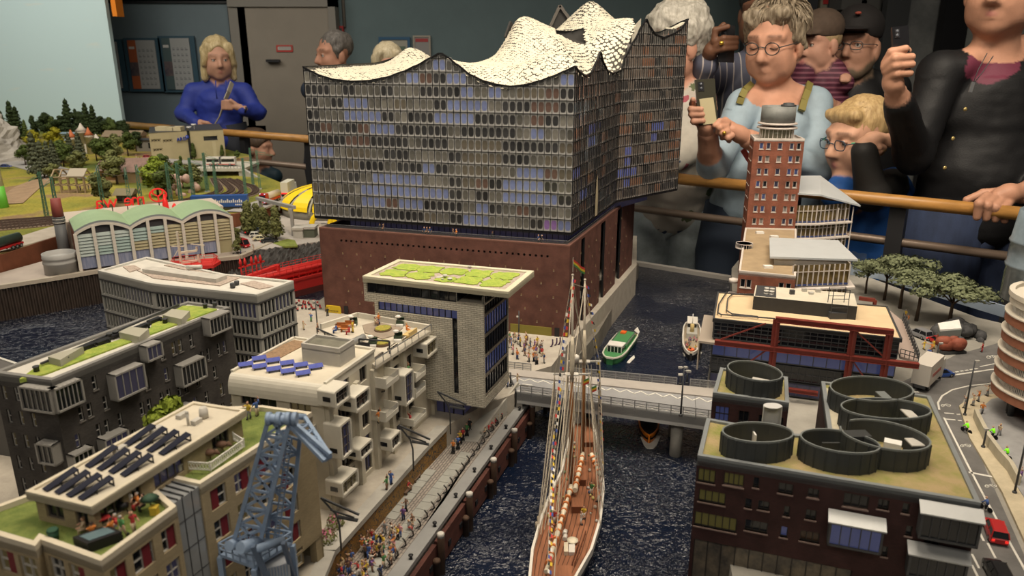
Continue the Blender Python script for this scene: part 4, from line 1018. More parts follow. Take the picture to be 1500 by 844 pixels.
for(u,v)in((370,531),(390,534),(411,538),(431,541),(453,543),(350,540),(370,543),(391,547),(412,550),(434,553)):
 c=at(u,v,ZI+.001);kK(rf,c,(e1+dI*.9),.0185,.0085,ZI+.0005,.32)
TP=[v2(at(u,v,ZT+.003))for u,v in((470,480),(550,534),(632,482),(524,463))]
b=MB().ln(TP,ZT-.004,ZT+.0005,1);
for A,B in((TP[2],TP[3]),(TP[3],TP[0])):b.lx(A,B,ZT+.004,.004,.010)
hm=b.ll('roof_terrace',[bv,mat('terrace paving',(.50,.46,.38),.8,.08,60)],t)
b=MB();A,B=TP[1],TP[2];b.ly(A,B,ZT,ZT+.010);b.ll('glass_screen',mat('balustrade glass'),hm)
b=MB().lx(A,B,ZT+.0105,.0012);
for k in li(9):p=A.lerp(B,k/8);b.post(p,ZT,ZT+.0105,.0009)
b.ll('terrace_rail',cD,hm)
bP([(531,477),(552,472),(590,481),(578,492),(560,497),(534,488)],ZT+.001,mat('terrace slab',(.27,.22,.17),.85,.1,60),'paving_patch',hm)
for(u,v,ru,j5)in((561,481,13,4.5),(560,502,12,4.0)):
 pl=[at(u+ru*cos(a*PI/8),v+j5*sin(a*PI/8)-ru*.10*cos(a*PI/8),ZT+.004)for a in li(16)]
 pb=thing('flower_bed','oval planted bed on the cream roof terrace, %s'%('beside the sunbathers' if v<490 else 'beside the railing'),'flower bed',at(u,v,ZT))
 MB().ln(pl,ZT,ZT+.004).ll('rim',mat('rim',(.14,.085,.05),.7),pb)
 MB().ln(aN([v2(p)for p in pl],.0015),ZT,ZT+.0052).ll('grass',mat('bed',(.17,.22,.04),.95,c2=(.42,.30,.05),vs=300,bump=.6,bs=500),pb)
def gK(u,v,label):
 c=at(u,v,ZT+.0005);o=thing('beach_chair',label,'beach chair',c);g=mat('hood',(.045,.07,.04),.6)
 b=MB()
 for k in li(6):
  a=PI*k/10;r_=.0065;b.add([(c.x-.006,c.y+.002+r_*cos(a),c.z+.006+r_*sin(a)*1.3),(c.x+.006,c.y+.002+r_*cos(a),c.z+.006+r_*sin(a)*1.3),(c.x+.006,c.y+.002+r_*cos(a+PI/10),c.z+.006+r_*sin(a+PI/10)*1.3),(c.x-.006,c.y+.002+r_*cos(a+PI/10),c.z+.006+r_*sin(a+PI/10)*1.3)],[(0,1,2,3)])
 b.box((c.x-.006,c.y-.001,c.z),(c.x+.006,c.y+.008,c.z+.008));b.ll('hood',g,o)
 MB().box((c.x-.0055,c.y-.006,c.z),(c.x+.0055,c.y-.001,c.z+.004)).ll('seat',ap,o)
 MB().ball((c.x-.002,c.y-.002,c.z+.0165),(.005,.003,.0025),8,5).ll('cushion',ap,o)
for(u,v,l)in((517,478,'green hooded beach chair behind the brown benches on the roof terrace'),(586,478,'green hooded beach chair at the far glass screen of the roof terrace'),(583,500,'green hooded beach chair nearer of the two at the glass screen'),(546,508,'green hooded beach chair beside the steel gate of the roof terrace')):gK(u,v,l)
for k,(u,v)in lk(((500,483),(506,486),(512,480))):
 c=at(u,v,ZT+.0005);o=thing('garden_bench','orange brown garden bench on the roof terrace, %s'%('leftmost of three','middle of three','nearest the green hood')[k],'bench',c);m_=mat('wood',(.38,.13,.03),.6)
 MB().box((c.x-.007,c.y-.003,c.z+.004),(c.x+.007,c.y+.003,c.z+.0055)).ll('seat',m_,o)
 MB().box((c.x-.007,c.y+.002,c.z+.005),(c.x+.007,c.y+.003,c.z+.011)).ll('backrest',m_,o)
 for dS in(-.006,.006):MB().box((c.x+dS-.0006,c.y-.003,c.z),(c.x+dS+.0006,c.y+.003,c.z+.006)).ll('leg',m_,o)
c=at(600,492,ZT+.0005);o=thing('sun_lounge','straw coloured lounge sofa at the far corner of the roof terrace','sofa',c);m_=mat('straw',(.52,.38,.16),.8,.1,200)
MB().lr(c,dI,.012,.006,c.z,c.z+.005).ll('seat',m_,o);MB().lr((c.x+.006*dI.y,c.y-.006*dI.x),dI,.012,.0012,c.z,c.z+.010).ll('backrest',m_,o)
c0,c1=at(508,505,ZT+.008),at(533,494,ZT+.008);b=MB().lu([c0+(c1-c0)*i/6 for i in li(7)],[.0055 if i%2==0 else .0048 for i in li(7)],12);bu(b.ll('awning_roll',mat('awning',(.42,.42,.41),.3,metal=.5)),'silver ribbed air duct on the cream roof beside the stair house','duct')
o=thing('terrace_gate','grey steel gate frame between the stair house and the roof terrace','gate',at(540,517,ZT));b=MB()
g=[at(u,v,ZT+.001)for u,v in((465,492),(500,508),(570,513))]
b.ls(g[0]+up(.012),g[1]+up(.012),.0018);
for k in li(4):p=g[0].lerp(g[1],k/3);b.ls(p,p+up(.012),.0012)
b.ll('rail',ak,o);b=MB();p,q=at(527,516,ZT),at(571,519,ZT);b.ls(p,p+up(.020),.002);b.ls(q,q+up(.020),.002);b.ls(p+up(.020),q+up(.020),.002);b.ll('frame',ak,o)
b=MB();p2=p.lerp(q,.35);b.lv(p,p2,ZT+.001,ZT+.015,.001);b.ll('gate_leaf',aF,o)
dV,dX=ae(av,IE,0,.024),ae(av,IE,LI,.024)
def kD(b,A,B,s0,s1,z0,z1,o0,o1,r,m,n=4):
 0
 ag=[]
 for(cs,cz,a0)in((s1-r,z1-r,0),(s0+r,z1-r,90),(s0+r,z0+r,180),(s1-r,z0+r,270)):
  for i in li(n+1):a=radians(a0+90*i/n);ag.append((cs+r*cos(a),cz+r*sin(a)))
 def P3(s_,z,o):p=ae(A,B,s_,o);return(p.x,p.y,z)
 k=len(ag);b.add([P3(s_,z,o0)for s_,z in ag]+[P3(s_,z,o1)for s_,z in ag],[(i,(i+1)%k,k+(i+1)%k,k+i)for i in li(k)],m,False)
 cs,cz=(s0+s1)/2,(z0+z1)/2;th=.0028
 aZ=[(cs+(s_-cs)*(1-th*2/(s1-s0)),cz+(z-cz)*(1-th*2/(z1-z0)))for s_,z in ag]
 b.add([P3(s_,z,o1)for s_,z in ag]+[P3(s_,z,o1)for s_,z in aZ]+[P3(s_,z,o1-.004)for s_,z in aZ],[(i,(i+1)%k,k+(i+1)%k,k+i)for i in li(k)]+[(k+i,k+(i+1)%k,2*k+(i+1)%k,2*k+i)for i in li(k)],m,False)
 return[P3(s_,z,o1-.0035)for s_,z in aZ]
j9=[((490,575),(512,559),(489,602)),((520,582),(542,565),(520,608)),((498,622),(514.6,613),(498,679)),((527,658),(546,642),(526,679)),((500.5,706),(525,687),(500.5,733)),((592.5,548),(606,542),(591,600)),((573,642),(587.5,630),(572,665.5)),((625,504),(641,492),(625,527))]
for i,(tl,tr,bl)in lk(j9):
 s0,hN=aw(*tl,dV,dX);s1,eU=aw(*tr,dV,dX);_,z0=aw(*bl,dV,dX);z1=(hN+eU)/2
 b=MB();cL=kD(b,av,IE,s0,s1,z0,z1,-.001,.024,.0028,0);o=b.ll('box_bay',bv,t)
 g=MB();g.face(cL);g.ll('pane',[ab,ab,aA,ab,a6,aA,ab,a6][i],o)
 g=MB();e=dI
 for f in(.34,.67):g.lr(ae(av,IE,s0+(s1-s0)*f,.0212),e,.0005,.0006,z0+.002,z1-.002)
 for f in((.5,)if z1-z0<.035 else(.3,.55,.8)):p,q=ae(av,IE,s0+.002,.0212),ae(av,IE,s1-.002,.0212);g.ls((p.x,p.y,z0+(z1-z0)*f),(q.x,q.y,z0+(z1-z0)*f),.0009)
 g.ll('glazing_bars',dF,o)
 zc=z0+(z1-z0)*(.5 if z1-z0<.035 else .25);p=ae(av,IE,s0-.0004,.012);ey=aa((dI.y,-dI.x));MB().lr(p,ey,.0052,.0004,zc-.003,zc+.003).ll('side_window',ab,o)
for i,(tl,tr,bl)in lk((((566,551),(585,545),(570,568)),((566,601),(584,593),(568,618)),((610,543),(624,538),(611,560)),((610,568),(624,560),(611,583)),((607,611),(625,603),(608,625)))):
 s0,hN=aw(*tl,dV,dX);s1,eU=aw(*tr,dV,dX);_,z0=aw(*bl,dV,dX);z1=(hN+eU)/2;s1=max(s1,s0+.018)
 b=MB();c=ae(av,IE,(s0+s1)/2,.011);b.lr(c,dI,(s1-s0)/2,.012,z0,z0+.0025);ey=aa((dI.y,-dI.x))
 for s_ in(s0,s1):b.lr(ae(av,IE,s_,.011),ey,.012,.0009,z0,z1)
 b.lr(ae(av,IE,(s0+s1)/2,.0225),dI,(s1-s0)/2,.0008,z0,z0+(z1-z0)*.45);o=b.ll('balcony',bv,t)
 g=MB();p,q=ae(av,IE,s0,.0228),ae(av,IE,s1,.0228);g.ly(p,q,z0,z1);g.ll('glass_front',mat('balcony glass',(.34,.34,.33),.15,alpha=.5),o)
s_=.100;o0=ae(bB,av,s_,.010);b=MB().lr(o0,e1,.020,.011,.196,.1985).lr(ae(bB,av,s_,.021),e1,.020,.0008,.196,.2085)
for q in(-.02,.02):b.lr(ae(bB,av,s_+q,.010),aa((-e1 .y,e1 .x)),.011,.0008,.196,.2085)
b.ll('balcony',bv,t)
cP=bI('buff brick',(.38,.305,.185),(.33,.265,.16),(.27,.22,.14),.0050,.0018,.0002,.8,var=.12)
e6=mat('parapet cap',(.60,.54,.42),.6,.05,40)
gO=mat('lawn',(.11,.155,.035),.95,c2=(.20,.24,.06),vs=70,bump=.9,bs=500)
g4=mat('curtain',(.16,.012,.02),.7)
ZH,ZP=.274,.300
t=thing('roof_garden_apartment_model','buff brick model block with roof lawns and a solar panelled penthouse','model building',(-.32,.62,.085))
hp=lambda L_:[v2(at(u,v,ZH))for u,v in L_]
NW=hp([(-60,770),(52,803),(60,793),(148,825),(259,744),(225,715),(42,726),(-30,752)])
RW=hp([(293,712),(457,606),(384,596),(290,600),(215,640),(240,700)])
b=MB();i7=random.Random(3)
def dG(A,B,eh,z0=.085,z1=ZH-.004,js=True):
 L_=wl(A,B);aQ=[]
 for k in li(5):
  z=ZH-.012-.022-.034*k
  if z<.088:continue
  for(s_,w,nx)in eh:
   if s_+w/2<L_-.002 and s_-w/2>.002:aQ.append((s_,z,w,.022,nx,2))
 hs=aJ(t,A,B,aQ,.005,.0007,ao,[ab,ab,aA,a6],seed=int(abs(A.x)*1000))
 ah(b,A,B,z0,z1,hs,.005)
 if js:
  for(a,c,z,zt)in hs:
   if i7 .random()<.6:
    s_=a+(c-a)*i7 .choice((.12,.5));o=MB();e=(B-A).normalized();o.lr(ae(A,B,s_+.004,-.0025),e,.0042,.0008,z,zt);o.ll('curtain',g4,t)
dG(NW[0],NW[1],[(.02,.02,2),(.05,.02,2),(.075,.02,2)])
dG(NW[1],NW[2],[])
dG(NW[2],NW[3],[(.014,.018,2),(.038,.018,2)])
dG(NW[3],NW[4],[(.014,.016,2),(.040,.022,2),(.068,.016,2),(.088,.014,2)])
for i in(4,5,6,7):ah(b,NW[i],NW[(i+1)%8],.085,ZH-.004,[],.004)
dG(RW[0],RW[1],[(.020,.020,2),(.052,.022,3),(.084,.020,2),(.116,.022,3),(.150,.020,2)],.12)
for i in li(1,6):ah(b,RW[i],RW[(i+1)%6],.085,ZH-.004,[],.004)
b.ln(RW,.118,.121);b.ll('brick_walls',[cP],t)
for k,s_ in lk((.006,.075,wl(RW[0],RW[1])-.006)):
 MB().lr(ae(RW[0],RW[1],s_,-.006),RW[1]-RW[0],.005,.005,.085,.12).ll('pillar',cP,t)
for au in(NW,RW):
 b=MB().ln(au,ZH-.008,ZH-.003,0,1);aY(b,au,ZH-.010,ZH+.002,.005,0);lw=b.ll('lawn_roof',[e6,gO],t)
gW=aw(205,800,NW[3],NW[4])[0]
for zz in(.205,.171):
 b=MB();e=(NW[4]-NW[3]).normalized();b.lr(ae(NW[3],NW[4],gW,.008),e,.020,.009,zz,zz+.002);b.lr(ae(NW[3],NW[4],gW,.0165),e,.020,.0008,zz,zz+.011);b.ll('balcony',mat('balcony',(.40,.36,.28),.6),t)
PH=[v2(at(u,v,ZP))for u,v in((37,721),(134,744),(361,601),(283,589))]
PW=aN(PH,.004);b=MB()
gG=[(0,1,[(.020,.020,2),(.050,.014,2)]),(1,2,[(.018,.024,3),(.044,.010,1),(.082,.036,4),(.150,.024,3),(.190,.014,2)])]
for i,j,eh in gG:
 A,B=PW[i],PW[j];L_=wl(A,B);aQ=[(s_,ZH+.002,w,.0155,nx,1)for s_,w,nx in eh if s_+w/2<L_-.003]
 hs=aJ(t,A,B,aQ,.004,.0009,dF,[ab,aA]);ah(b,A,B,ZH-.004,ZP-.006,hs,.004)
for i,j in((2,3),(3,0)):ah(b,PW[i],PW[j],ZH-.004,ZP-.006,[],.004)
b.ll('penthouse_walls',[cP],t)
b=MB().ln(PH,ZP-.007,ZP-.001,0,1);aY(b,PH,ZP-.007,ZP+.001,.004,0);ge=b.ll('penthouse_roof',[e6,mat('roof sheet')],t)
fv=mat('solar cells',(.008,.010,.024),.55,.1,200,spec=.2)
for(u0,v0,u1,v1)in((62,717,110,694),(124,683,167,661),(180,652,222,630)):
 for k in li(4):
  du,dv=17.2*k,4.2*k;p,q=at(u0+du,v0+dv,ZP),at(u1+du,v1+dv,ZP)
  ex=v2(q)-v2(p);ey=aa((ex.y,-ex.x)).normalized()
  o=MB();d=.0072;P=[v2(p),v2(q),v2(q)+ey*d,v2(p)+ey*d];zz=[ZP+.001,ZP+.0075,ZP+.0065,ZP+.0005]
  o.lq([(a.x,a.y,z-.0008)for a,z in zip(P,zz)]+[(a.x,a.y,z)for a,z in zip(P,zz)],0)
  for f in(.45,.97):
   a=v2(p).lerp(v2(q),f);c=a+ey*d*.95;o.post(a,ZP-.001,ZP+.007*f,.001,.001,1);o.post(c,ZP-.001,ZP+.006*f,.001,.001,1);o.lx(a,c,ZP,.001,.001,1)
  o.ll('solar_panel',[fv,al],ge,org=(p.x,p.y,ZP))
c=at(276,622,ZP);MB().lu([c,c+up(.013)],.0014,8).ball((c.x,c.y,c.z+.013),.0019,8,5).ll('vent_pipe',ao,ge)
c=at(299,611,ZP);MB().lp([(.0045,0),(.0045,.008),(.0036,.0085),(.0036,.011)],c,12).ll('vent_cylinder',ao,ge)
for(u,v,hx,hy)in((288,619,.005,.003),(267,610,.006,.003),(229,631,.006,.003),(176,660,.006,.003),(98,705,.0,.0)):
 if hx:c=at(u,v,ZP);MB().lr(c,PH[2]-PH[1],hx,hy,ZP-.001,ZP+.0035).ll('roof_hatch',ao,ge)
GS=[v2(at(u,v,ZH))for u,v in((209,727),(252,738),(293,710),(249,697))]
b=MB();jl=mat('stair glass',(.26,.27,.275),.10,.1,20,spec=.8)
b.ln(GS,.086,ZH-.001,0);gs=b.ll('stair_tower',[jl],t)
b=MB()
for k in li(6):p,q=GS[0].lerp(GS[3],k/5),GS[1].lerp(GS[2],k/5);b.lx(p,q,ZH,.0008,.0016)
for k in li(4):
 p=GS[1].lerp(GS[2],k/3);b.post(p,.088,ZH,.0009)
for k in li(6):
 z=.10+.03*k;b.ls((GS[1].x,GS[1].y,z),(GS[2].x,GS[2].y,z),.0007)
b.ll('glazing_bars',aF,gs)
o=thing('trellis_fence','white lattice fence penning a corner of the roof lawn','fence',at(315,690,ZH))
fp=[at(u,v,ZH)for u,v in((270,688),(309,690),(358,655),(342,645),(325,643))]
for i in li(4):
 a,c=fp[i],fp[i+1];n=max(3,int((c-a).length/.0028));b=MB();d=(c-a)/n
 b.ls(a+up(.0085),c+up(.0085),.0009);b.ls(a+up(.001),c+up(.001),.0009)
 for k in li(n):
  p,q=a+d*k,a+d*(k+1);b.ls(p+up(.001),q+up(.0085),.0005);b.ls(q+up(.001),p+up(.0085),.0005)
 b.ll('lattice_panel',ap,o)
 MB().ls(a,a+up(.010),.0011).ll('post',ap,o)
o=thing('garden_box','pale wooden garden box at the end of the lattice fence','box',at(268,688,ZH));c=at(268,688,ZH);MB().lr(c,PH[2]-PH[1],.008,.004,ZH-.002,ZH+.008).ll('body',ao,o);MB().lr(c,PH[2]-PH[1],.0085,.0045,ZH+.008,ZH+.0095).ll('lid',ao,o)
#blue harbour crane
bR=mat('blue paint',(.25,.335,.47),.5,.1,60);ig=mat('light panel',(.42,.44,.47),.5,.08,40)
la=.17
bf=thing('harbour_crane','blue lattice harbour crane in front of the buff apartment block','crane',(-.215,.60,.085))
YC=.62
def cp(u,v,Y=YC):return ad(u,v,Y)
def ee(name,L0,L1,R0,R1,n,w=.0036,d=.0022,X=True,aO=bf):
 b=MB().ls(L0,L1,w).ls(R0,R1,w)
 for i in li(n+1):
  a,c=L0 .lerp(L1,i/n),R0 .lerp(R1,i/n);b.ls(a,c,d)
  if i<n:
   a2,c2=L0 .lerp(L1,(i+1)/n),R0 .lerp(R1,(i+1)/n)
   if X or i%2==0:b.ls(a,c2,d)
   if X or i%2==1:b.ls(c,a2,d)
 return b.ll(name,bR,aO)
iV,iZ=cp(343,792),cp(394,612);i6,iO=cp(380,800),cp(425,615)
hR,gQ=cp(391,795,.665),cp(409,612,.665);j2,kn=cp(424,797,.665),cp(441,625,.665)
ee('lattice_side',iV,iZ,i6,iO,7)
ee('lattice_side',hR,gQ,j2,kn,9,X=False)
b=MB()
for i in li(9):
 a,c=i6 .lerp(iO,i/8),hR.lerp(gQ,i/8);b.ls(a,c,.002)
 a,c=iV.lerp(iZ,i/8),hR.lerp(gQ,i/8);b.ls(a,c,.0016)
b.ll('cross_bars',bR,bf)
b=MB().lu([cp(391,612,.615),cp(436,617,.625)],.004,10).lu([cp(405,608,.66),cp(448,611,.67)],.003,10)
for u in(394,408,422,432):c=cp(u,613.5,.617);b.lu([c+V(-.002,0,0),c+V(.002,0,0)],.006,12)
bu(b.ll('sheave_head',bR,bf),kind='stuff')
jt=cp(484,669,.60)
lj=[(cp(425,615),cp(441,617,.655)),(jt+V(-.004,0,0),jt+V(.003,.008,.001))]
ee('jib',cp(424,622),jt+V(-.005,-.002,-.003),cp(440,640,.66),jt+V(-.002,.006,-.004),6)
b=MB().ls(cp(447,612,.66),jt,.0034).ls(cp(425,615),jt+up(.002),.0034)
for i in li(1,6):b.ls(cp(447,612,.66).lerp(jt,i/6),cp(424,622).lerp(jt,i/6+.05),.0018);b.ls(cp(447,612,.66).lerp(jt,i/6),cp(424,622).lerp(jt,i/6-.1),.0018)
b.ll('jib_top_chord',bR,bf)
b=MB();a0,a1=cp(401,790,.65),cp(421,640,.65);c0,c1=cp(408,790,.65),cp(428,640,.65);b.ls(a0,a1,.0012);b.ls(c0,c1,.0012)
for i in li(40):b.ls(a0 .lerp(a1,i/40),c0 .lerp(c1,i/40),.0008)
b.ll('ladder',bR,bf)
pf=[at(u,v,.196)for u,v in((322,812),(372,830),(428,795),(372,785))]
MB().ln(pf,.193,.196).ll('platform',bR,bf)
b=MB()
for i in li(4):
 a,c=pf[i],pf[(i+1)%4]
 for h in(.006,.012):b.ls(a+up(h),c+up(h),.0013)
 for k in li(5):p=a.lerp(c,k/5);b.ls(p,p+up(.012),.0013)
b.ll('railing',bR,bf)
MB().lu([cp(352,803,.60),cp(380,795,.62)],.006,10).lu([cp(372,806,.6),cp(414,792,.63)],.004,10).lu([cp(335,800,.61),cp(345,796,.62)],.005,10).ll('winch_drum',bR,bf)
mh=[at(u,v,.185)for u,v in((372,838),(424,825),(424,806),(380,812))]
MB().ln(mh,.10,.185).ll('machine_house',ig,bf)
b=MB();p,q=at(372,838,.185),at(424,825,.185)
for k in li(12):a=p.lerp(q,k/12);b.ls((a.x,a.y-.0006,.10),(a.x,a.y-.0006,.185),.0008)
b.ll('panel_ribs',bR,bf)
b=MB();pb=[at(u,v,.12)for u,v in((330,890),(420,880),(420,850),(335,850))];b.ln(pb,.085,.12)
for q in pf:b.post(q,.12,.193,.005)
b.ll('portal',bR,bf)
MB().ls(cp(371,800,.60),cp(393,850,.60),.005,.004).ls(cp(415,795,.62),cp(432,850,.64),.004).ll('strut',mat('blue',(.10,.14,.21),.5),bf)
#model buildings on the right bank
ZV=.22
fk=bI('dark red brown brick',(.052,.020,.018),(.038,.016,.015),(.035,.018,.017),.0042,.0016,.0003,.75)
hJ=mat('grey cap',(.20,.215,.22),.5,.05,40)
fC=mat('roof grass',(.21,.215,.055),.95,c2=(.36,.27,.14),vs=26,bump=.6,bs=400)
vp=lambda L_,z=ZV:[v2(at(u,v,z))for u,v in L_]
VM=vp([(1021.7,668),(1437,738),(1363,581),(1338,577),(1203,559),(1214,640),(1160,636),(1035,613)])
VS=vp([(1044,576),(1156,591),(1154,553),(1055,539)])
t=thing('ring_roof_brick_model','dark brick model block with round grey fences on its grass roof','model building',(.32,.75,.085))
b=MB();A,B=VM[0],VM[1];LV=wl(A,B);Ao,Bo=ae(A,B,0,.016),ae(A,B,LV,.016)
def sz(u,v):return aw(u,v,A,B)
bT=mat('window',(.10,.09,.03),.15,emit=(.22,.18,.05),es=.10)
c6=mat('brown frame',(.03,.026,.022),.5);df=mat('pinkish sill',(.20,.14,.12),.7)
def aH(u0,v0,u1,v1,nx,g):
 s0,z1=sz(u0,v0);s1,_=sz(u1,v0);_,z0=sz((u0+u1)/2,v1);z1=sz((u0+u1)/2,v0+(u1-u0)*.08)[1];return((s0+s1)/2,z0,s1-s0,z1-z0,nx,2 if z1-z0>.03 else 1,g)
aQ=[aH(1023,686,1049,708,3,bT),aH(1061,692,1091,713,4,bT),aH(1104,699,1113,715,1,ab),aH(1141,707,1163,724,2,ab),aH(1184,715,1201,730,2,ab),aH(1237,722,1275,745,3,ab),aH(1287,731,1304,747,2,ab),aH(1323,737,1334,753,1,ab),aH(1024,717,1064,738,4,bT),aH(1092,730,1102,745,1,ab),aH(1111,733,1128,748,2,ab),aH(1149,741,1158,757,1,ab),aH(1181,746,1197,762,2,ab),aH(1328,770,1338,786,1,ab),aH(1018,750,1081,776,6,bT),aH(1092,761,1126,780,3,ab),aH(1144,771,1155,788,1,a4),aH(1173,777,1202,795,3,mat('lit window',(.06,.035,.02),.2)),aH(1354,791,1378,802,2,ab),aH(1293,800,1302,816,1,ab)]
hs=aJ(t,A,B,aQ,.005,.0009,c6,[ab],df)
iY=.112
hs.append((.004,LV*.62,.055,iY));hs.append((.004,LV*.62,.008,.050))
ah(b,A,B,-.01,ZV-.006,hs,.005)
for i in li(1,8):
 P_,Q_=VM[i],VM[(i+1)%8];L_=wl(P_,Q_);hh=[]
 if i==7:hh=aJ(t,P_,Q_,[(.03+.03*k,.175-.034*j,.016,.018,2,1)for k in li(2)for j in li(3)],.005,.0009,c6,[ab,bT],df)
 ah(b,P_,Q_,-.01,ZV-.006,hh,.005)
for i in li(4):
 P_,Q_=VS[i],VS[(i+1)%4];hh=[]
 if i==0:hh=aJ(t,P_,Q_,[(.014,.180,.018,.022,3,2,a4),(.042,.182,.013,.018,2,1,ab),(.066,.184,.010,.014,1,1,ab),(.086,.184,.012,.014,2,1,ab)],.005,.0009,c6,[ab],df)
 ah(b,P_,Q_,-.01,ZV-.006,hh,.005)
b.ll('brick_walls',[fk],t)
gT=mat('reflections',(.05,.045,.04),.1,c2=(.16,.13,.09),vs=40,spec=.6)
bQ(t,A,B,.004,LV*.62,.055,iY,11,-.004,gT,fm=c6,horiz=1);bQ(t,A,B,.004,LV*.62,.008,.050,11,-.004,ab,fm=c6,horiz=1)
for au in(VM,VS):
 b=MB().ln(au,ZV-.008,ZV-.002,0,1);aY(b,au,ZV-.012,ZV+.001,.005,0);vr=b.ll('grass_roof',[hJ,fC],t)
MB().ln([at(u,v,ZV)for u,v in((1206,566),(1216,568),(1232,608),(1240,650),(1222,660),(1218,640),(1212,610))],ZV-.004,ZV-.0012).ll('roof_path',mat('path',(.44,.40,.30),.8,.1,60),vr)
g8=mat('sheet roof',(.38,.39,.39),.4,.05,40,metal=.3)
def dn(u0,v0,u1,vb,cT,n):
 s0,z1=aw(u0,v0,Ao,Bo);s1,eU=aw(u1,v0+(u1-u0)*.17,Ao,Bo);z0=aw(u0,vb,Ao,Bo)[1];e=(B-A).normalized()
 o=bG(t,A,B,s0,s1,z0,z1,n,.016,cT,'bay_window',ak)
 b=MB();p0,q0=ae(A,B,s0-.002,.001),ae(A,B,s1+.002,.001);p1,q1=ae(A,B,s0-.002,.0185),ae(A,B,s1+.002,.0185)
 b.lq([(p1 .x,p1 .y,z1),(q1 .x,q1 .y,z1),(q0 .x,q0 .y,z1+.006),(p0 .x,p0 .y,z1+.006),(p1 .x,p1 .y,z1+.0015),(q1 .x,q1 .y,z1+.0015),(q0 .x,q0 .y,z1+.0075),(p0 .x,p0 .y,z1+.0075)]);b.ll('canopy',g8,o)
dn(1216,765,1296,800,a4,5);dn(1351,752,1440,790,ab,6);dn(1333,812,1420,846,ab,6)
e5=mat('fence board',(.040,.044,.043),.55,.08,40);fd=mat('rim grey',(.16,.175,.172),.5)
cI=ZV+.024
def cL(cu,cv,a,bb,fo,label,iC=None,n=40):
 ct,iQ=cos(radians(fo)),sin(radians(fo));ag=[]
 for i in li(n):
  th=2*PI*i/n;x,y_=a*cos(th),bb*sin(th);ag.append(v2(at(cu+x*ct-y_*iQ,cv+x*iQ+y_*ct,cI)))
 c=sum(ag,aa((0,0)))/n;o=thing('ring_fence',label,'fence',(c.x,c.y,ZV-.002),'round fences on the grass roof')
 fO=[i for i in li(n)if not(iC and iC[0]<=i<iC[1])]
 lb=sum((ag[i]-ag[(i+1)%n]).length for i in fO);aZ=aN(ag,.0018)
 nb=26;kz=MB();kX=len(fO)/nb
 for i in fO:
  j=(i+1)%n;p,q,p2,q2=ag[i],ag[j],aZ[i],aZ[j]
  MB().ln([p,q,q2,p2],ZV-.003,cI-.001).ll('board',e5,o)
  rb=MB()if i==fO[0]else rb
  rb.ln([p,q,q2,p2],cI-.001,cI+.0012)
  if i%2==0:MB().post(p,ZV-.003,cI-.001,.0016).ll('rib',e5,o)
 rb.ll('rim',fd,o);return c
cL(1106,544,41.5,13.5,10,'round grey fence alone on the small separate roof')
cL(1277,570,62,18,4,'rearmost wide grey ring fence on the right wing roof')
cL(1298,599,67,15,4,'middle of the three wide ring fences on the right wing roof')
cL(1297,638,68.5,20,11,'wide ring fence behind the notched one, holding white boxes',(20,24))
cL(1231,647,60,16,9,'notched ring fence in the middle of the front roof',(30,34))
cL(1110,634,53,15,3,'leftmost ring fence on the front roof with a white half drum')
def by(u,v,hx,hy,h,m1,m2,label,ds=0.,name='roof_unit',fT='roof unit'):
 c=at(u,v,ZV);o=thing(name,label,fT,(c.x,c.y,ZV-.002));e=(cos(ds),sin(ds));MB().lr(c,e,hx,hy,ZV-.003,ZV+h).ll('body',m1,o);MB().lr(c,e,hx,hy,ZV+h,ZV+h+.0015).ll('lid',m2,o)
cR=mat('unit',(.035,.037,.037),.6)
by(1292,592,.006,.010,.012,cR,fd,'charcoal hooded roof unit inside the rearmost wide ring')
by(1330,620,.006,.012,.012,cR,ao,'charcoal roof unit with pale lid inside the middle wide ring')
by(1338,664,.008,.009,.013,cR,ao,'white lidded roof unit at the right inside the front wide ring')
by(1306,660,.009,.006,.010,ap,ap,'tilted white board inside the front wide ring',-.5)
by(1252,662,.013,.008,.022,cR,cR,'charcoal stair head standing in the notch between two rings',.05)
by(1215,664,.010,.0012,.012,cR,cR,'charcoal screen panel inside the notched ring')
by(1113,562,.011,.006,.004,ao,ao,'flat white board inside the ring of the small roof',-.5)
by(1104,650,.001,.005,.012,ap,ap,'thin white panel inside the leftmost front ring')
c=at(1129,628,ZV);o=thing('half_drum','white half drum shade at the back of the leftmost front ring','drum',(c.x,c.y,ZV))
b=MB();n=12
for i in li(n):
 a0,a1=PI*i/n,PI*(i+1)/n;r_=.0115;b.lq([(c.x+r_*cos(a0),c.y+r_*.8*sin(a0),ZV-.003),(c.x+r_*cos(a1),c.y+r_*.8*sin(a1),ZV-.003),(c.x+r_*.9*cos(a1),c.y+r_*.7*sin(a1),ZV-.003),(c.x+r_*.9*cos(a0),c.y+r_*.7*sin(a0),ZV-.003),(c.x+r_*cos(a0),c.y+r_*.8*sin(a0),cI+.005),(c.x+r_*cos(a1),c.y+r_*.8*sin(a1),cI+.005),(c.x+r_*.9*cos(a1),c.y+r_*.7*sin(a1),cI+.005),(c.x+r_*.9*cos(a0),c.y+r_*.7*sin(a0),cI+.005)])
b.ll('shell',mat('drum',(.52,.52,.51),.5),o)
MB().lp([(.0110,0),(.0110,.0012)],(c.x,c.y+.002,cI+.0046),16,sy=.7).ll('cover',mat('drum'),o)
ZU=.213
UF=[v2(at(u,v,ZU))for u,v in((1044,467),(1322,497),(1300,449),(1051,428))]
t=thing('red_steel_frame_model','dark glazed model building behind a red steel frame with sand coloured roof','model building',(UF[0].x,UF[0].y,.085))
gk=mat('sand roof',(.62,.47,.29),.85,.06,20);cS=mat('red steel',(.17,.030,.022),.5,.12,40)
UA,UB=UF[0],UF[1];LU=wl(UA,UB)
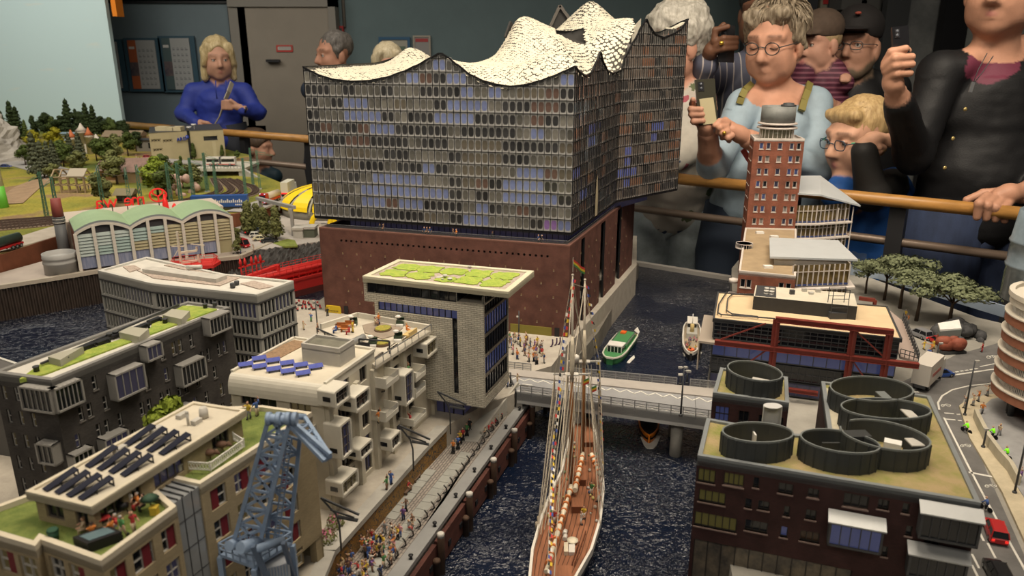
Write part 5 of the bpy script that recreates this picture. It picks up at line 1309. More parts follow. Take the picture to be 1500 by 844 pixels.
b=MB().ln(UF,ZU-.005,ZU-.001,0,1);aY(b,UF,ZU-.006,ZU+.001,.003,0);iS=b.ll('roof',[ak,gk],t)
MB().ln(aN(UF,.004),.085,ZU-.005).ll('core',al,t)
b6=aN(UF,.0035)
def bc(A,B,z0,z1,nh,nv,gm,nm):
 e=(B-A).normalized();L_=wl(A,B);b=MB();p,q=ae(A,B,0,.0005),ae(A,B,L_,.0005);b.ly(p,q,z0,z1,1)
 for k in li(nh+1):z=z0+(z1-z0)*k/nh;p,q=ae(A,B,0,.0012),ae(A,B,L_,.0012);b.lx(p,q,z,.0018,.0013)
 for k in li(nv+1):b.lr(ae(A,B,L_*k/nv,.0012),e,.0006,.0008,z0,z1)
 b.ll(nm,[ak,gm],t)
bc(b6[0],b6[1],.178,.208,4,26,ab,'window_band');bc(b6[0],b6[1],.146,.172,1,14,a4,'window_band');bc(b6[0],b6[1],.116,.142,2,26,ab,'window_band');bc(b6[0],b6[1],.088,.112,1,14,aA,'window_band')
bc(b6[3],b6[0],.178,.208,4,10,ab,'window_band');bc(b6[3],b6[0],.12,.172,3,8,ab,'window_band')
b=MB();g0,g1=ae(UA,UB,-.020,.012),ae(UA,UB,.022,.012);bk=aa((UF[3].x-UF[0].x,UF[3].y-UF[0].y))
b.ln([g0,g1,g1+bk*.9,g0+bk*.9],.170,.174);b.ln([g0,ae(UA,UB,-.018,.012),ae(UA,UB,-.018,.012)+bk*.9,g0+bk*.9],.12,.170);b.ll('side_gallery',mat('gallery',(.33,.28,.23),.7),t)
zr=.176
RG=[v2(at(u,v,zr))for u,v in((1318,522),(1345,530),(1322,470),(1300,452))]
MB().ln(RG,zr-.004,zr).ll('right_gallery',mat('deck',(.36,.28,.24),.8),t)
b=MB();P_,Q_=RG[1],RG[2]
for h in(.004,.010,.016):b.lx(P_,Q_,zr+h,.0010)
for k in li(15):
 p=P_.lerp(Q_,k/14);b.post(p,zr,zr+.016,.0010)
 if k<14:q=P_.lerp(Q_,(k+1)/14);b.ls((p.x,p.y,zr),(q.x,q.y,zr+.016),.0007);b.ls((q.x,q.y,zr),(p.x,p.y,zr+.016),.0007)
P_,Q_=RG[0],RG[1]
for h in(.006,.013):b.lx(P_,Q_,zr+h,.0010)
for k in li(5):p=P_.lerp(Q_,k/4);b.post(p,zr,zr+.013,.0009)
b.ll('gallery_railing',ak,t)
Uo,Ub=ae(UA,UB,0,.016),ae(UA,UB,LU,.016)
def fz(u,v):s_,z=aw(u,v,Uo,Ub);p=ae(UA,UB,s_,.016);return V(p.x,p.y,z)
for(a,c,w,h)in((fz(1136,468),fz(1309,487),.006,.008),(fz(1047,501),fz(1346,536),.006,.008),(fz(1155,571),fz(1198,577),.005,.006)):
 MB().ls(a,c,w,h*.55).ls(a+up(h*.45),c+up(h*.45),w*1.5,.0014).ls(a-up(h*.45),c-up(h*.45),w*1.5,.0014).ll('girder',cS,t)
for(u,v)in((1138,468),(1251,481),(1304,486)):
 a=fz(u,v);MB().ls((a.x,a.y,.086),a,.0075,.0030).ls((a.x-.003,a.y,.086),(a.x-.003,a.y,a.z),.0014,.006).ls((a.x+.003,a.y,.086),(a.x+.003,a.y,a.z),.0014,.006).ll('column',cS,t)
for(p,q)in(((1056,497),(1122,474)),((1256,487),(1298,526)),((1098,530),(1142,500)),((1250,530),(1268,556))):
 MB().ls(fz(*p),fz(*q),.0022).ll('brace',cS,t)
c9=.237
kv=[v2(at(u,v,c9))for u,v in((1104,434),(1256,449),(1251,430),(1107,418))]
b=MB().ln(kv,ZU-.002,c9,0,1);uh=b.ll('roof_house',[mat('cladding',(.030,.030,.030),.6,.1,80),mat('roof sheet')],t)
MB().ln([at(u,v,c9+.0005)for u,v in((1106,433),(1137,436),(1137,420),(1109,418))],c9-.001,c9+.0006).ll('dark_patch',ak,uh)
for(u,v)in((1122,431),(1130,432),(1123,427),(1131,428)):c=at(u,v,c9);MB().lp([(.0042,0),(.0042,.003),(.0032,.003),(.0032,.005),(.0044,.005),(.0044,.007)],c,12).ll('cooling_fan',ao,uh)
for(u,v,h)in((1160,431,.008),(1178,427,.006),(1198,428,.006),(1188,431,.004)):c=at(u,v,c9);MB().box((c.x-.004,c.y-.003,c9),(c.x+.004,c.y+.003,c9+h)).ll('vent',ak if u==1160 else ao,uh)
b=MB();cG=[at(u,v,ZU)for u,v in((1064,431),(1053,448),(1051,461),(1056,464),(1135,470))];
for i in li(4):b.lu([cG[i]+up(.004),cG[i+1]+up(.004)],.0012,6)
hd=[at(u,v,ZU)for u,v in((1104,434),(1072,434),(1066,440),(1064,458),(1072,463),(1110,467))]
for i in li(5):b.lu([hd[i]+up(.004),hd[i+1]+up(.004)],.0012,6)
for q in cG+hd:b.ls(q,q+up(.004),.001)
b.ll('roof_track',aF,iS)
c=at(1226,465,ZU);b=MB().box((c.x-.015,c.y-.008,ZU-.001),(c.x+.013,c.y+.010,ZU+.010));
for dx in(-.015,.013):
 for dy in(-.008,.010):b.ls((c.x+dx,c.y+dy,ZU),(c.x+dx,c.y+dy,ZU+.052),.0010)
for z in(.020,.036,.052):
 b.ls((c.x-.015,c.y-.008,ZU+z),(c.x+.013,c.y-.008,ZU+z),.0009);b.ls((c.x-.015,c.y+.010,ZU+z),(c.x+.013,c.y+.010,ZU+z),.0009)
b.ll('window_cleaning_cradle',ak,iS)
g=fz(1256,440);gg=[at(u,v,.222)for u,v in((1258,437),(1282,440))]
MB().ls(gg[0],gg[1],.006,.006).ls(gg[1],gg[1]-up(.014),.005).ll('girder',cS,t)
dU=bI('orange red brick',(.27,.085,.048),(.21,.065,.038),(.20,.10,.07),.0040,.0015,.0002,.75)
aV=mat('white trim',(.60,.54,.49),.6,.04,50)
YT=1.90
iD,jT=ad(1095,334,YT),ad(1158,337,YT);bO=ad(1107,206,YT).z;ba=iD.z
TA,TB=aa((iD.x-.004,YT)),aa((jT.x+.006,YT-.012));TW=wl(TA,TB);n_=aa((TA.y-TB.y,TB.x-TA.x)).normalized();TC,TD=TB+n_*.09,TA+n_*.09+aa((.008,0))
t=thing('brick_tower_model','tall red brick model tower with round grey top and white glazed wings','model building',(TA.x,TA.y,.085))
b=MB();aQ=[];nf=7;ed=(bO-ba)/nf
for k in li(nf):
 for s_,w in((.16,.010),(.30,.010),(.53,.011),(.76,.010),(.90,.010)):
  aQ.append((TW*s_,ba+ed*k+ed*.34,w,ed*.50,1,1))
hs=aJ(t,TA,TB,aQ,.004,.0013,aV,[a4,aA,aA,ab,mat('curtain window',(.22,.20,.19),.3)],aV,seed=9)
ah(b,TA,TB,.085,bO,hs,.004)
aQ=[(.02+.022*i,ba+ed*k+ed*.34,.010,ed*.5,1,1)for k in li(nf)for i in li(3)]
hs=aJ(t,TD,TA,aQ,.004,.0013,aV,[ab],aV);ah(b,TD,TA,.085,bO,hs,.004)
for P_,Q_ in((TB,TC),(TC,TD)):ah(b,P_,Q_,.085,bO,[],.004)
b.ll('brick_shaft',[dU],t)
iT=[TA,TB,TC,TD]
b=MB().ln(iT,bO-.002,bO+.001);aY(b,iT,bO-.002,bO+.006,.003);b.ll('cornice',aV,t)
cc=(TA+TB+TC+TD)/4+aa((-.002,-.006));rC=.043
MB().lp([(rC*.88,0),(rC*.88,.028)],(cc.x,cc.y,bO),24).ll('lantern_glazing',mat('lantern glass',(.10,.09,.07),.1,emit=(.30,.24,.12),es=.12),t)
b=MB()
for k in li(24):a=2*PI*k/24;b.ls((cc.x+rC*.93*cos(a),cc.y+rC*.93*sin(a),bO),(cc.x+rC*.93*cos(a),cc.y+rC*.93*sin(a),bO+.028),.0014)
b.ll('lantern_posts',aV,t)
for z,r_ in((.026,1.12),(.036,1.10)):
 MB().lp([(rC*r_*.9,z),(rC*r_,z+.001),(rC*r_,z+.0045),(rC*r_*.88,z+.0055)],(cc.x,cc.y,bO),28).ll('ring_gallery',mat('ring',(.50,.44,.40),.4),t)
MB().lp([(rC*.95,.038),(rC*.95,.080),(rC*.90,.080),(rC*.90,.074),(.001,.074)],(cc.x,cc.y,bO),28).ll('drum',mat('grey drum',(.17,.175,.165),.5,.25,18),t)
MB().lp([(rC*.42,.080),(rC*.42,.084),(rC*.30,.084),(rC*.30,.088),(.002,.089)],(cc.x+rC*.45,cc.y-.01,bO),18).ll('roof_fan',aF,t)
b5=[v2(at(u,v,ba))for u,v in((1082,397),(1166,405))]+[TB+aa((.004,0)),TA+aa((-.002,0))]
b=MB();L_=wl(b5[0],b5[1]);aQ=[(s_,ba-.034-.03*k,.010,.018,1,1,ab)for k in li(4)for s_ in(.010,.022,L_-.026,L_-.012)]
hs=aJ(t,b5[0],b5[1],aQ,.004,.0012,aV,[ab],aV);ah(b,b5[0],b5[1],.085,ba-.004,hs,.004)
for i in(1,3):ah(b,b5[i],b5[(i+1)%4],.085,ba-.004,[],.004)
b.ll('lower_block',[dU],t)
b=MB().ln(b5,ba-.006,ba-.002,0,1);aY(b,b5,ba-.008,ba+.001,.004,0);kc=b.ll('lower_roof',[aV,mat('felt',(.34,.25,.15),.85,.12,30)],t)
for(u,v)in((1113,341),(1125,391),(1134,347)):c=at(u,v,ba);MB().box((c.x-.009,c.y-.006,ba-.004),(c.x+.009,c.y+.006,ba+.003)).ll('skylight',ap,kc)
c=at(1090,361,ba);b=MB().lp([(.019,-.004),(.019,-.002),(.002,-.002)],c,20);
for k in li(20):a=2*PI*k/20;b.ls((c.x+.0185*cos(a),c.y+.0185*sin(a),ba-.003),(c.x+.0185*cos(a),c.y+.0185*sin(a),ba+.007),.0008)
b.lp([(.019,.007),(.019,.008),(.018,.008),(.018,.007)],c,20);b.ll('round_balcony',aV,t)
for k in li(3):c2=at(1083,406+14*k,ba-.02-.03*k);MB().lp([(.010,0),(.010,.007),(.009,.007),(.009,.001)],(b5[0].x-.002,b5[0].y+.02,ba-.03-.03*k),14).ll('round_balcony',aV,t)
zw=ba+.018
WR=[v2(at(u,v,zw))for u,v in((1128,376),(1257,380),(1228,352),(1127,348))]
MB().ln(WR,zw-.004,zw).ll('wing_roof',mat('grey sheet',(.46,.48,.49),.5,.03,30),t)
b=MB();jX=aN(WR,.01);b.ln(jX,ba-.006,zw-.003);b.ll('wing_upstand',ao,t)
ii=mat('interior',(.07,.055,.03),.1,c2=(.20,.14,.05),vs=50,spec=.6)
def g6(Pl,jZ,nseg,nm='glazed_storey'):
 for(z0,z1)in jZ:
  b=MB()
  for i in li(len(Pl)-1):
   A_,B_=Pl[i],Pl[i+1];e=(B_-A_).normalized();L_=wl(A_,B_);p,q=ae(A_,B_,0,-.002),ae(A_,B_,L_,-.002);b.ly(p,q,z0,z1,1);n=max(2,int(L_/.011))
   for k in li(n+1):b.lr(ae(A_,B_,L_*k/n,0),e,.0009,.0012,z0,z1)
   p,q=ae(A_,B_,0,0),ae(A_,B_,L_,0);zm=z0+(z1-z0)*.68;b.lx(p,q,zm,.0014);b.lx(p,q,z0+.002,.0016,.0035,2)
  b.ll(nm,[aV,ii,mat('band',(.04,.06,.17),.4)],t)
j6=v2(at(1166,404,ba));WF=[j6+aa((.002,.004)),v2(at(1250,386,zw))+aa((0,.012)),v2(at(1226,358,zw))+aa((.0,-.01))]
WF[0]=aa((WF[0].x,WF[0].y+.02))
g6(WF,[(zw-.048,zw-.004),(zw-.092,zw-.054),(zw-.13,zw-.098)],8)
for z in(zw-.051,zw-.095,zw-.133):
 b=MB();o_=aa((.012,-.010));b.ln([WF[0]+aa((0,-.010)),WF[1]+o_,WF[2]+aa((.012,0)),WF[0]+aa((0,.03))],z-.003,z);b.ll('floor_slab',aV,t)
do,fY=ad(1168,268,1.93).z,ad(1254,300,1.93).z
bJ=[aa((TB.x-.002,TB.y+.01)),aa((ad(1199,290,1.90).x,1.90)),aa((ad(1252,299,1.93).x,1.93)),aa((ad(1200,272,2.06).x,2.06)),aa((TC.x,2.04))]
MB().ln([bJ[0]-aa((0,.01)),bJ[1]-aa((0,.012)),bJ[2]+aa((.01,-.012)),bJ[3],bJ[4]],[do-.022,do-.026,fY-.003,do-.006,do-.004],[do-.018,do-.022,fY+.001,do-.002,do]).ll('rear_roof',mat('grey sheet'),t)
zz=[fY-.006-.038*k for k in li(5)]
g6([bJ[0],bJ[1],bJ[2]-aa((.012,0))],[(zz[k+1]+.004,zz[k]if k else zz[k]+.010)for k in li(4)],8)
for k in li(1,5):
 MB().ln([bJ[0]-aa((0,.008)),bJ[1]-aa((0,.010)),bJ[2]+aa((-.002-.003*k,-.012)),bJ[3],bJ[4]],zz[k]-.001,zz[k]+.003).ll('floor_slab',aV,t)
for k in li(3):
 p=bJ[1].lerp(bJ[2],.55+.2*k)-aa((0,.006));MB().post(p,.085,fY-.004,.0022).ll('column',aV,t)
t=thing('rounded_band_model','rounded model building with brick bands and white balcony rims at the right edge','model building',(.86,1.12,.085))
hr=mat('brown band',(.30,.12,.07),.7,.08,60)
def a7(bF,n=12):
 c1=aa((.862,1.115));r_=.085+bF;ag=[]
 for i in li(n+1):a=radians(100+110*i/n);ag.append(c1+aa((r_*cos(a),r_*sin(a))))
 return[aa((1.25,1.125+r_))]+ag+[ag[-1]+aa((.18,-.33)),aa((1.25,.70))]
ga,iN=.128,5;fV=.030
for k in li(iN):
 z=ga+fV*k
 MB().ln(a7(.002),z,z+.0145).ll('brick_band',hr,t)
 MB().ln(a7(.004),z+.0145,z+.0165).ll('balcony_rim',mat('ivory rim',(.62,.57,.48),.6),t)
 b=MB().ln(a7(-.008),z+.0165,z+fV+.001,0);g=b.ll('glazing',mat('window band',(.12,.13,.15),.2,c2=(.30,.25,.22),vs=120,stretch=(1,1,.05)),t)
 b=MB();pl=a7(-.0075)
 for i in li(1,len(pl)-1):
  for f in(0,.25,.5,.75)if i<len(pl)-2 else[q/40 for q in li(40)]:
   p=pl[i].lerp(pl[i+1],f);b.post(p,z+.0165,z+fV,.0011)
 bu(b.ll('mullions',ap,g),kind='stuff')
z=ga+fV*iN;b=MB().ln(a7(0),z,z+.014);aY(b,a7(.003),z+.012,z+.020,.008);b.ll('roof',[mat('ivory rim',(.62,.57,.48),.6)],t)
for k in li(7):
 p=a7(-.03)[3+k]if k<6 else aa((.85,1.01));MB().lu([(p.x,p.y,.086),(p.x,p.y,ga)],.0045,10).ll('column',aF,t)
MB().ln(aN(a7(-.05),.0),.086,ga).ll('ground_floor',ab,t)
cy=v2(ad(1522,430,1.22));MB().lp([(.055,z-.02),(.055,z+.035),(.057,z+.036),(.057,z+.040),(.055,z+.041),(.055,z+.075),(.057,z+.076),(.057,z+.080),(.055,z+.081),(.05,z+.13)],(cy.x,cy.y,0),24).ll('glass_rotunda',mat('rotunda glass',(.16,.20,.23),.2,.2,20),t)
#bridge
gS=mat('deck grey',(.27,.27,.275),.7,.06,40);im=mat('walkway',(.36,.33,.30),.8,.06,40)
t=thing('road_bridge','flat grey model bridge with white zigzag lines across the canal','bridge',(.17,1.22,.02))
iM,gf,iL,fS=[v2(at(u,v,.0865))for u,v in((757,575),(1040,614),(742,541),(1040,570))]
gf=gf+(gf-iM).normalized()*.02;fS=fS+(fS-iL).normalized()*.02
def bl(a,c):return iM.lerp(gf,a).lerp(iL.lerp(fS,a),c)
MB().ln([bl(0,0),bl(1,0),bl(1,1),bl(0,1)],.072,.0860).ll('girder_deck',[gS],t)
MB().ln([bl(0,.70),bl(1,.70),bl(1,1),bl(0,1)],.0855,.0885).ll('walkway',im,t)
MB().ln([bl(0,0),bl(1,0),bl(1,.05),bl(0,.05)],.066,.0885).ll('edge_beam',mat('edge beam',(.42,.42,.41),.6),t)
def jR(c0,c1,n,z):
 b=MB();ag=[bl(i/n,c0 if i%2 else c1)for i in li(n+1)]
 for i in li(n):
  d=(ag[i+1]-ag[i]).normalized();k=aa((-d.y,d.x))*.0011;a,c=ag[i]-d*.0008,ag[i+1]+d*.0008
  b.lq([(a.x-k.x,a.y-k.y,z-.0006),(c.x-k.x,c.y-k.y,z-.0006),(c.x+k.x,c.y+k.y,z-.0006),(a.x+k.x,a.y+k.y,z-.0006),(a.x-k.x,a.y-k.y,z),(c.x-k.x,c.y-k.y,z),(c.x+k.x,c.y+k.y,z),(a.x+k.x,a.y+k.y,z)])
 b.ll('zigzag_line',cV,t)
jR(.66,.54,30,.0866);jR(.14,.07,30,.0866)
b=MB();p,q=bl(.05,.40),bl(.10,.40);b.lx(p,q,.0863,.002,.0008);b.ll('lane_line',cV,t)
for c_,z0,a0,a1,nm in((.0,.0885,.02,.99,'front_railing'),(1.,.0885,.30,.80,'rear_railing'),(1.,.0885,.86,.99,'rear_railing'),(1.,.0885,.0,.12,'rear_railing')):
 b=MB();n=max(3,int(18*(a1-a0)))
 for h in(.004,.008,.0135):p,q=bl(a0,c_),bl(a1,c_);b.lx(p,q,z0+h,.0007 if h<.012 else .0013)
 for k in li(n+1):p=bl(a0+(a1-a0)*k/n,c_);b.post(p,z0-.006,z0+.0135,.0014)
 b.ll(nm,mat('railing grey',(.24,.24,.24),.5),t)
 b=MB();p,q=bl(a0,c_),bl(a1,c_);b.ly(p,q,z0,z0+.013);b.ll('mesh_screen',mat('mesh',(.30,.30,.30),.5,alpha=.45),t)
for a in(.32,.80):
 for c_ in(.2,.8):p=bl(a,c_);MB().lu([(p.x,p.y,-.02),(p.x,p.y,.073)],.010,14).ll('pier',bV,t)
for a,w in((.0,.010),(.88,.002)):p,q=bl(a,0),bl(a,1);MB().lx(p,q,.0862,w*.3,.001).ll('expansion_joint',ak,t)
b=MB().ln([bl(-.0,.02),bl(.03,.02),bl(.03,.98),bl(-.0,.98)],-.01,.072);aj(b.ll('wall_abutment',bV))
def az(u,v,z,h,label,kB,m=ak):
 p=at(u,v,z);o=thing('street_lamp',label,'street lamp',p)
 MB().lu([p,p+up(h)],[.0016,.0011],8).lp([(.003,0),(.003,.002),(.002,.003)],p,8).ll('pole',m,o)
 for i,(dx,dz,w)in lk(kB):
  MB().ls(p+up(h+dz),p+V(dx,0,h+dz),.0009).box((p.x+dx-w,p.y-w*.6,p.z+h+dz-.002),(p.x+dx+w,p.y+w*.6,p.z+h+dz+.001)).ll('lamp_head',ao,o)
 return o
az(997,609,.0885,.085,'tall grey lamp post at the right end of the bridge',[(-.006,0,.003),(.007,-.006,.003)])
az(996,563,.0885,.016,'short lamp post with a white box head on the far bridge edge',[(0,.003,.004)])
az(1006,562,.0885,.032,'second lamp post with two heads on the far bridge edge',[(-.004,0,.003),(.003,-.008,.003)])
az(748,564,.0885,.024,'lamp post at the left end of the bridge beside the pale brick block',[(-.004,0,.003)])
#hulls
def en(aR,zk,zd,j8,m_deck,jN,name_d,aO,iX=None,flare=.75,i5=None):
 0
 b=MB();n=len(aR);fA=[]
 for(l,r_)in aR:
  l,r_=aa((l[0],l[1])),aa((r_[0],r_[1]));c=(l+r_)/2
  l2,r2=c+(l-c)*flare,c+(r_-c)*flare;k=i5 if i5 else(zk+zd)/2
  lm,rm=c+(l-c)*(.6*1+.4*flare),c+(r_-c)*(.6*1+.4*flare)
  fA.append([(l.x,l.y,zd),(lm.x,lm.y,k),(l2 .x,l2 .y,zk),(r2 .x,r2 .y,zk),(rm.x,rm.y,k),(r_.x,r_.y,zd)])
 am=len(b.v)
 for r_ in fA:b.v+=r_
 for i in li(n-1):
  for j in li(5):b.fc((am+i*6+j,am+i*6+j+1,am+(i+1)*6+j+1,am+(i+1)*6+j),0 if j in(1,2,3)else(1 if iX else 0),True)
 b.fc(tuple(am+j for j in li(6)),0,False);b.fc(tuple(am+(n-1)*6+j for j in li(6))[::-1],0,False)
 h=b.ll(jN,[j8]+([iX]if iX else[]),aO)
 return h
def bY(aR,z,m,name,aO,hE=.96):
 b=MB()
 for i in li(len(aR)-1):
  q=[]
  for(l,r_)in(aR[i],aR[i+1]):l,r_=v2(l),v2(r_);c=(l+r_)/2;q.append((c+(l-c)*hE,c+(r_-c)*hE))
  b.face([(q[0][0].x,q[0][0].y,z),(q[0][1].x,q[0][1].y,z),(q[1][1].x,q[1][1].y,z),(q[1][0].x,q[1][0].y,z)])
 return b.ll(name,m,aO)
aD=thing('sailing_ship','two masted model sailing ship with wooden deck, flags and furled sails','ship',(.09,.98,0))
ZD=.044
Lp=[(846,606),(838,622),(829,655),(821,690),(807,718),(790,762),(778,805),(774,844),(775,880),(785,920),(806,958)]
Rp=[(864,606),(870,622),(879,655),(884,690),(885.5,718),(881,762),(868,805),(846,844),(828,880),(815,920),(808,958)]
aR=[(v2(at(*l,ZD)),v2(at(*r_,ZD)))for l,r_ in zip(Lp,Rp)]
ho=mat('hull',(.014,.014,.016),.4);bZ=mat('bulwark',(.66,.63,.57),.5)
en(aR,-.01,ZD,ho,None,'hull','',aD,flare=.62)
ce=mat('teak deck',(.26,.105,.052),.55,.22,30,stretch=(6,.6,1))
nP=12
for k in li(nP):
 b=MB();f0,f1=-1+2*k/nP+.012,-1+2*(k+1)/nP-.012
 for i in li(len(aR)-1):
  q=[]
  for(l,r_)in(aR[i],aR[i+1]):c=(l+r_)/2;h=(r_-l)/2*.95;q.append((c+h*f0,c+h*f1))
  b.face([(q[0][0].x,q[0][0].y,ZD-.006),(q[0][1].x,q[0][1].y,ZD-.006),(q[1][1].x,q[1][1].y,ZD-.006),(q[1][0].x,q[1][0].y,ZD-.006)])
 b.ll('deck_plank',ce,aD)
bY(aR,ZD-.0072,mat('seam',(.06,.03,.02),.8),'deck_base',aD,.97)
b=MB()
for cQ in(0,1):
 ag=[s_[cQ]for s_ in aR]
 for i in li(len(ag)-1):
  a,c=ag[i],ag[i+1];ca,i4=(aR[i][0]+aR[i][1])/2,(aR[i+1][0]+aR[i+1][1])/2;ai,ci=a+(ca-a).normalized()*.0035,c+(i4-c).normalized()*min(.0035,(i4-c).length)
  b.ln([a,c,ci,ai],ZD-.009,ZD+.0015)
b.ll('bulwark',bZ,aD)
eP=mat('mast',(.25,.105,.035),.4,.15,40,stretch=(1,1,.2));eO=mat('spar',(.50,.45,.37),.6,.08,40);ck=mat('rigging',(.46,.40,.31),.8);cj=mat('sail',(.62,.55,.42),.85,.12,60,.3,150)
fa=at(836,726,ZD-.006);fb=at(853,678,ZD-.006)
ta=ad(839,403,fa.y+.015);tb=ad(857,410,fb.y+.015)
def aG(p,q,t_):return p+(q-p)*t_
dH=[]
for f_,t_ in((fa,ta),(fb,tb)):
 b=MB();m1=aG(f_,t_,.62);b.lu([f_,m1],[.0032,.0026],10);b.ll('mast',eP,aD)
 MB().lu([aG(f_,t_,.54)+V(0,-.003,0),t_],[.0024,.0011],8).ball(tuple(t_),.002,8,5).ll('topmast',eO,aD)
 pz=aG(f_,t_,.57);MB().ls(pz+V(-.026,0,0),pz+V(.026,0,0),.0022).box((pz.x-.009,pz.y-.005,pz.z-.001),(pz.x+.009,pz.y+.004,pz.z+.001)).ll('crosstree',bZ,aD)
 MB().lu([aG(f_,t_,.56)+V(.0,-.004,0),aG(f_,t_,.60)+V(0,-.005,0),aG(f_,t_,.70)+V(0,-.005,0),aG(f_,t_,.74)+V(0,-.003,0)],[.002,.0033,.0030,.0016],8).ll('mast_bundle',cj,aD)
 dH.append((f_,t_,pz))
c=aG(fb,tb,.60)+V(-.012,-.01,0);MB().lp([(.004,-.006),(.0045,0),(.004,.004),(.001,.006)],c,12).ll('radar_dome',bZ,aD)
def kT(name,ld,r_=.0005,m=ck):
 for p,q in ld:MB().ls(p,q,r_*2).ll(name,m,aD)
kT('stay',[(ta,aG(fb,tb,.55)),(tb,aG(fa,ta,.55)),(ta+up(-.012),tb+up(-.012)),(ta,at(806,940,ZD)),(tb,aR[0][0].to_3d()+V(.01,0,ZD))])
def bK(cQ,v):
 L_=Lp if cQ==0 else Rp
 for i in li(len(L_)-1):
  if L_[i][1]<=v<=L_[i+1][1]:f_=(v-L_[i][1])/(L_[i+1][1]-L_[i][1]);return at(L_[i][0]+(L_[i+1][0]-L_[i][0])*f_,v,ZD+.001)
for(f_,t_,pz),j0 in zip(dH,((700,722,745,768),(640,656,672,690))):
 for cQ in(0,1):
  cK=pz+V(-.024 if cQ==0 else .024,0,0);hw=[bK(cQ,v)for v in j0]
  for q in hw:MB().ls(cK,q,.0011).ll('shroud',ck,aD)
  b=MB()
  for k in li(2,30):
   f2=k/31;ag=[aG(cK,q,f2)for q in hw]
   for i in li(3):b.ls(ag[i],ag[i+1],.0005)
  bu(b.ll('ratlines',mat('ratline',(.16,.14,.12),.8),aD),kind='stuff')
  MB().ls(cK,aG(f_,t_,.93),.0008).ll('shroud',ck,aD)
for k in li(10):
 p=dH[0][2]+V(-.018+.0035*k,-.004,-.004);q=bK(0,790-7*k)+V(.004+.0032*k,.0,0);MB().ls(p,q,.0009).ll('halyard',cj if k%2 else ck,aD)
for k in li(7):
 p=dH[1][2]+V(-.016+.0045*k,-.004,-.004);q=aG(bK(0,690-4*k),bK(1,690-4*k),.15+.11*k);MB().ls(p,q,.0009).ll('halyard',cj,aD)
def hG(p,q,n):
 MB().lu([p,q],.0016,8).ll('boom',eP,aD)
 b=MB();ag=[aG(p,q,i/n)+up(.004)for i in li(n+1)];b.lu(ag,[.0030+.0012*sin(i*2.1)for i in li(n+1)],8);s_=b.ll('furled_sail',cj,aD)
 for i in li(1,n):c=aG(p,q,i/n)+up(.0042);d=(q-p).normalized();MB().lu([c-d*.0014,c+d*.0014],.0048,8).ll('sail_tie',mat('lashing',(.62,.20,.06),.7),s_)
hG(fa+V(.0,-.006,.016),at(800,842,ZD+.014),12);hG(fb+V(0,-.006,.016),at(842,722,ZD+.012),7)
hG(at(866,668,ZD+.03),at(879,700,ZD+.012),5)
def bU(u0,v0,u1,v1,h,m,nm,z=ZD-.006,roof=None):
 q=[at(u,v,z)for u,v in((u0,v1),(u1,v1),(u1,v0),(u0,v0))];b=MB().ln(q,z,z+h);o=b.ll(nm,m,aD)
 if roof:MB().ln(aN([v2(p)for p in q],-.001),z+h,z+h+.001).ll('deckhouse_roof',roof,o)
d3=mat('deckhouse wood',(.17,.062,.03),.5,.15,40)
bU(838,735,853,752,.010,d3,'deckhouse',roof=ce);bU(843,692,858,712,.010,d3,'deckhouse',roof=ce);bU(826,800,832,814,.006,cj,'raft_canister');bU(833,802,842,814,.005,mat('locker',(.60,.56,.50),.6),'locker');bU(808,838,836,860,.008,d3,'deckhouse',roof=ce);bU(856,640,868,655,.008,d3,'deckhouse',roof=ce)
c=at(838.5,795,ZD-.006);MB().lp([(.003,0),(.003,.002),(.0075,.003),(.0075,.004),(.002,.0045)],c,18).ll('capstan',mat('capstan',(.66,.60,.46),.5),aD)
for v in(783,790):c=at(826.5,v,ZD-.006);MB().lu([c+V(-.0,-.004,.003),c+V(.002,.004,.003)],.003,10).ll('raft_canister',bZ,aD)
for k,(p,q)in lk((((848,796),(836,832)),((858,780),(842,826)))):
 a,c=at(*p,ZD-.002),at(*q,ZD-.002);b=MB().ls(a,c,.001).ls(a+up(.003),c+up(.003),.0008);
 for i in li(6):r_=aG(a,c,i/5);b.ls(r_-up(.004),r_+up(.003),.0009)
 b.ll('deck_rail',d3,aD)
rb=random.Random(6);eh=[mat('gear %d'%i,c_,.7)for i,c_ in lk(((.35,.30,.24),(.30,.10,.04),(.05,.08,.16),(.40,.33,.12),(.10,.20,.10),(.45,.42,.38)))]
for k in li(46):
 cQ=rb.random()<.55;v=rb.uniform(640,770);u0=bK(0,v);u1=bK(1,v);c=aG(u0,u1,rb.uniform(.05,.3)if cQ else rb.uniform(.66,.95));b=MB();s_=rb.uniform(.0012,.003)
 b.ball((c.x,c.y,ZD-.006+s_*.8),(s_,s_*1.3,s_),7,5);b.ll('deck_gear',rb.choice(eh),aD)
for k in li(5):c=bK(0,735+8*k)+V(-.002,0,-.01);MB().lu([c,c+up(.012)],.0022,8).ll('fender',mat('fender',(.32,.27,.20),.9),aD)
FC=[mat('flag %s'%n_,c_,.7)for n_,c_ in(('red',(.50,.04,.03)),('yellow',(.62,.42,.03)),('blue',(.04,.08,.30)),('white',(.66,.63,.58)),('black',(.03,.03,.03)),('green',(.06,.22,.06)))]
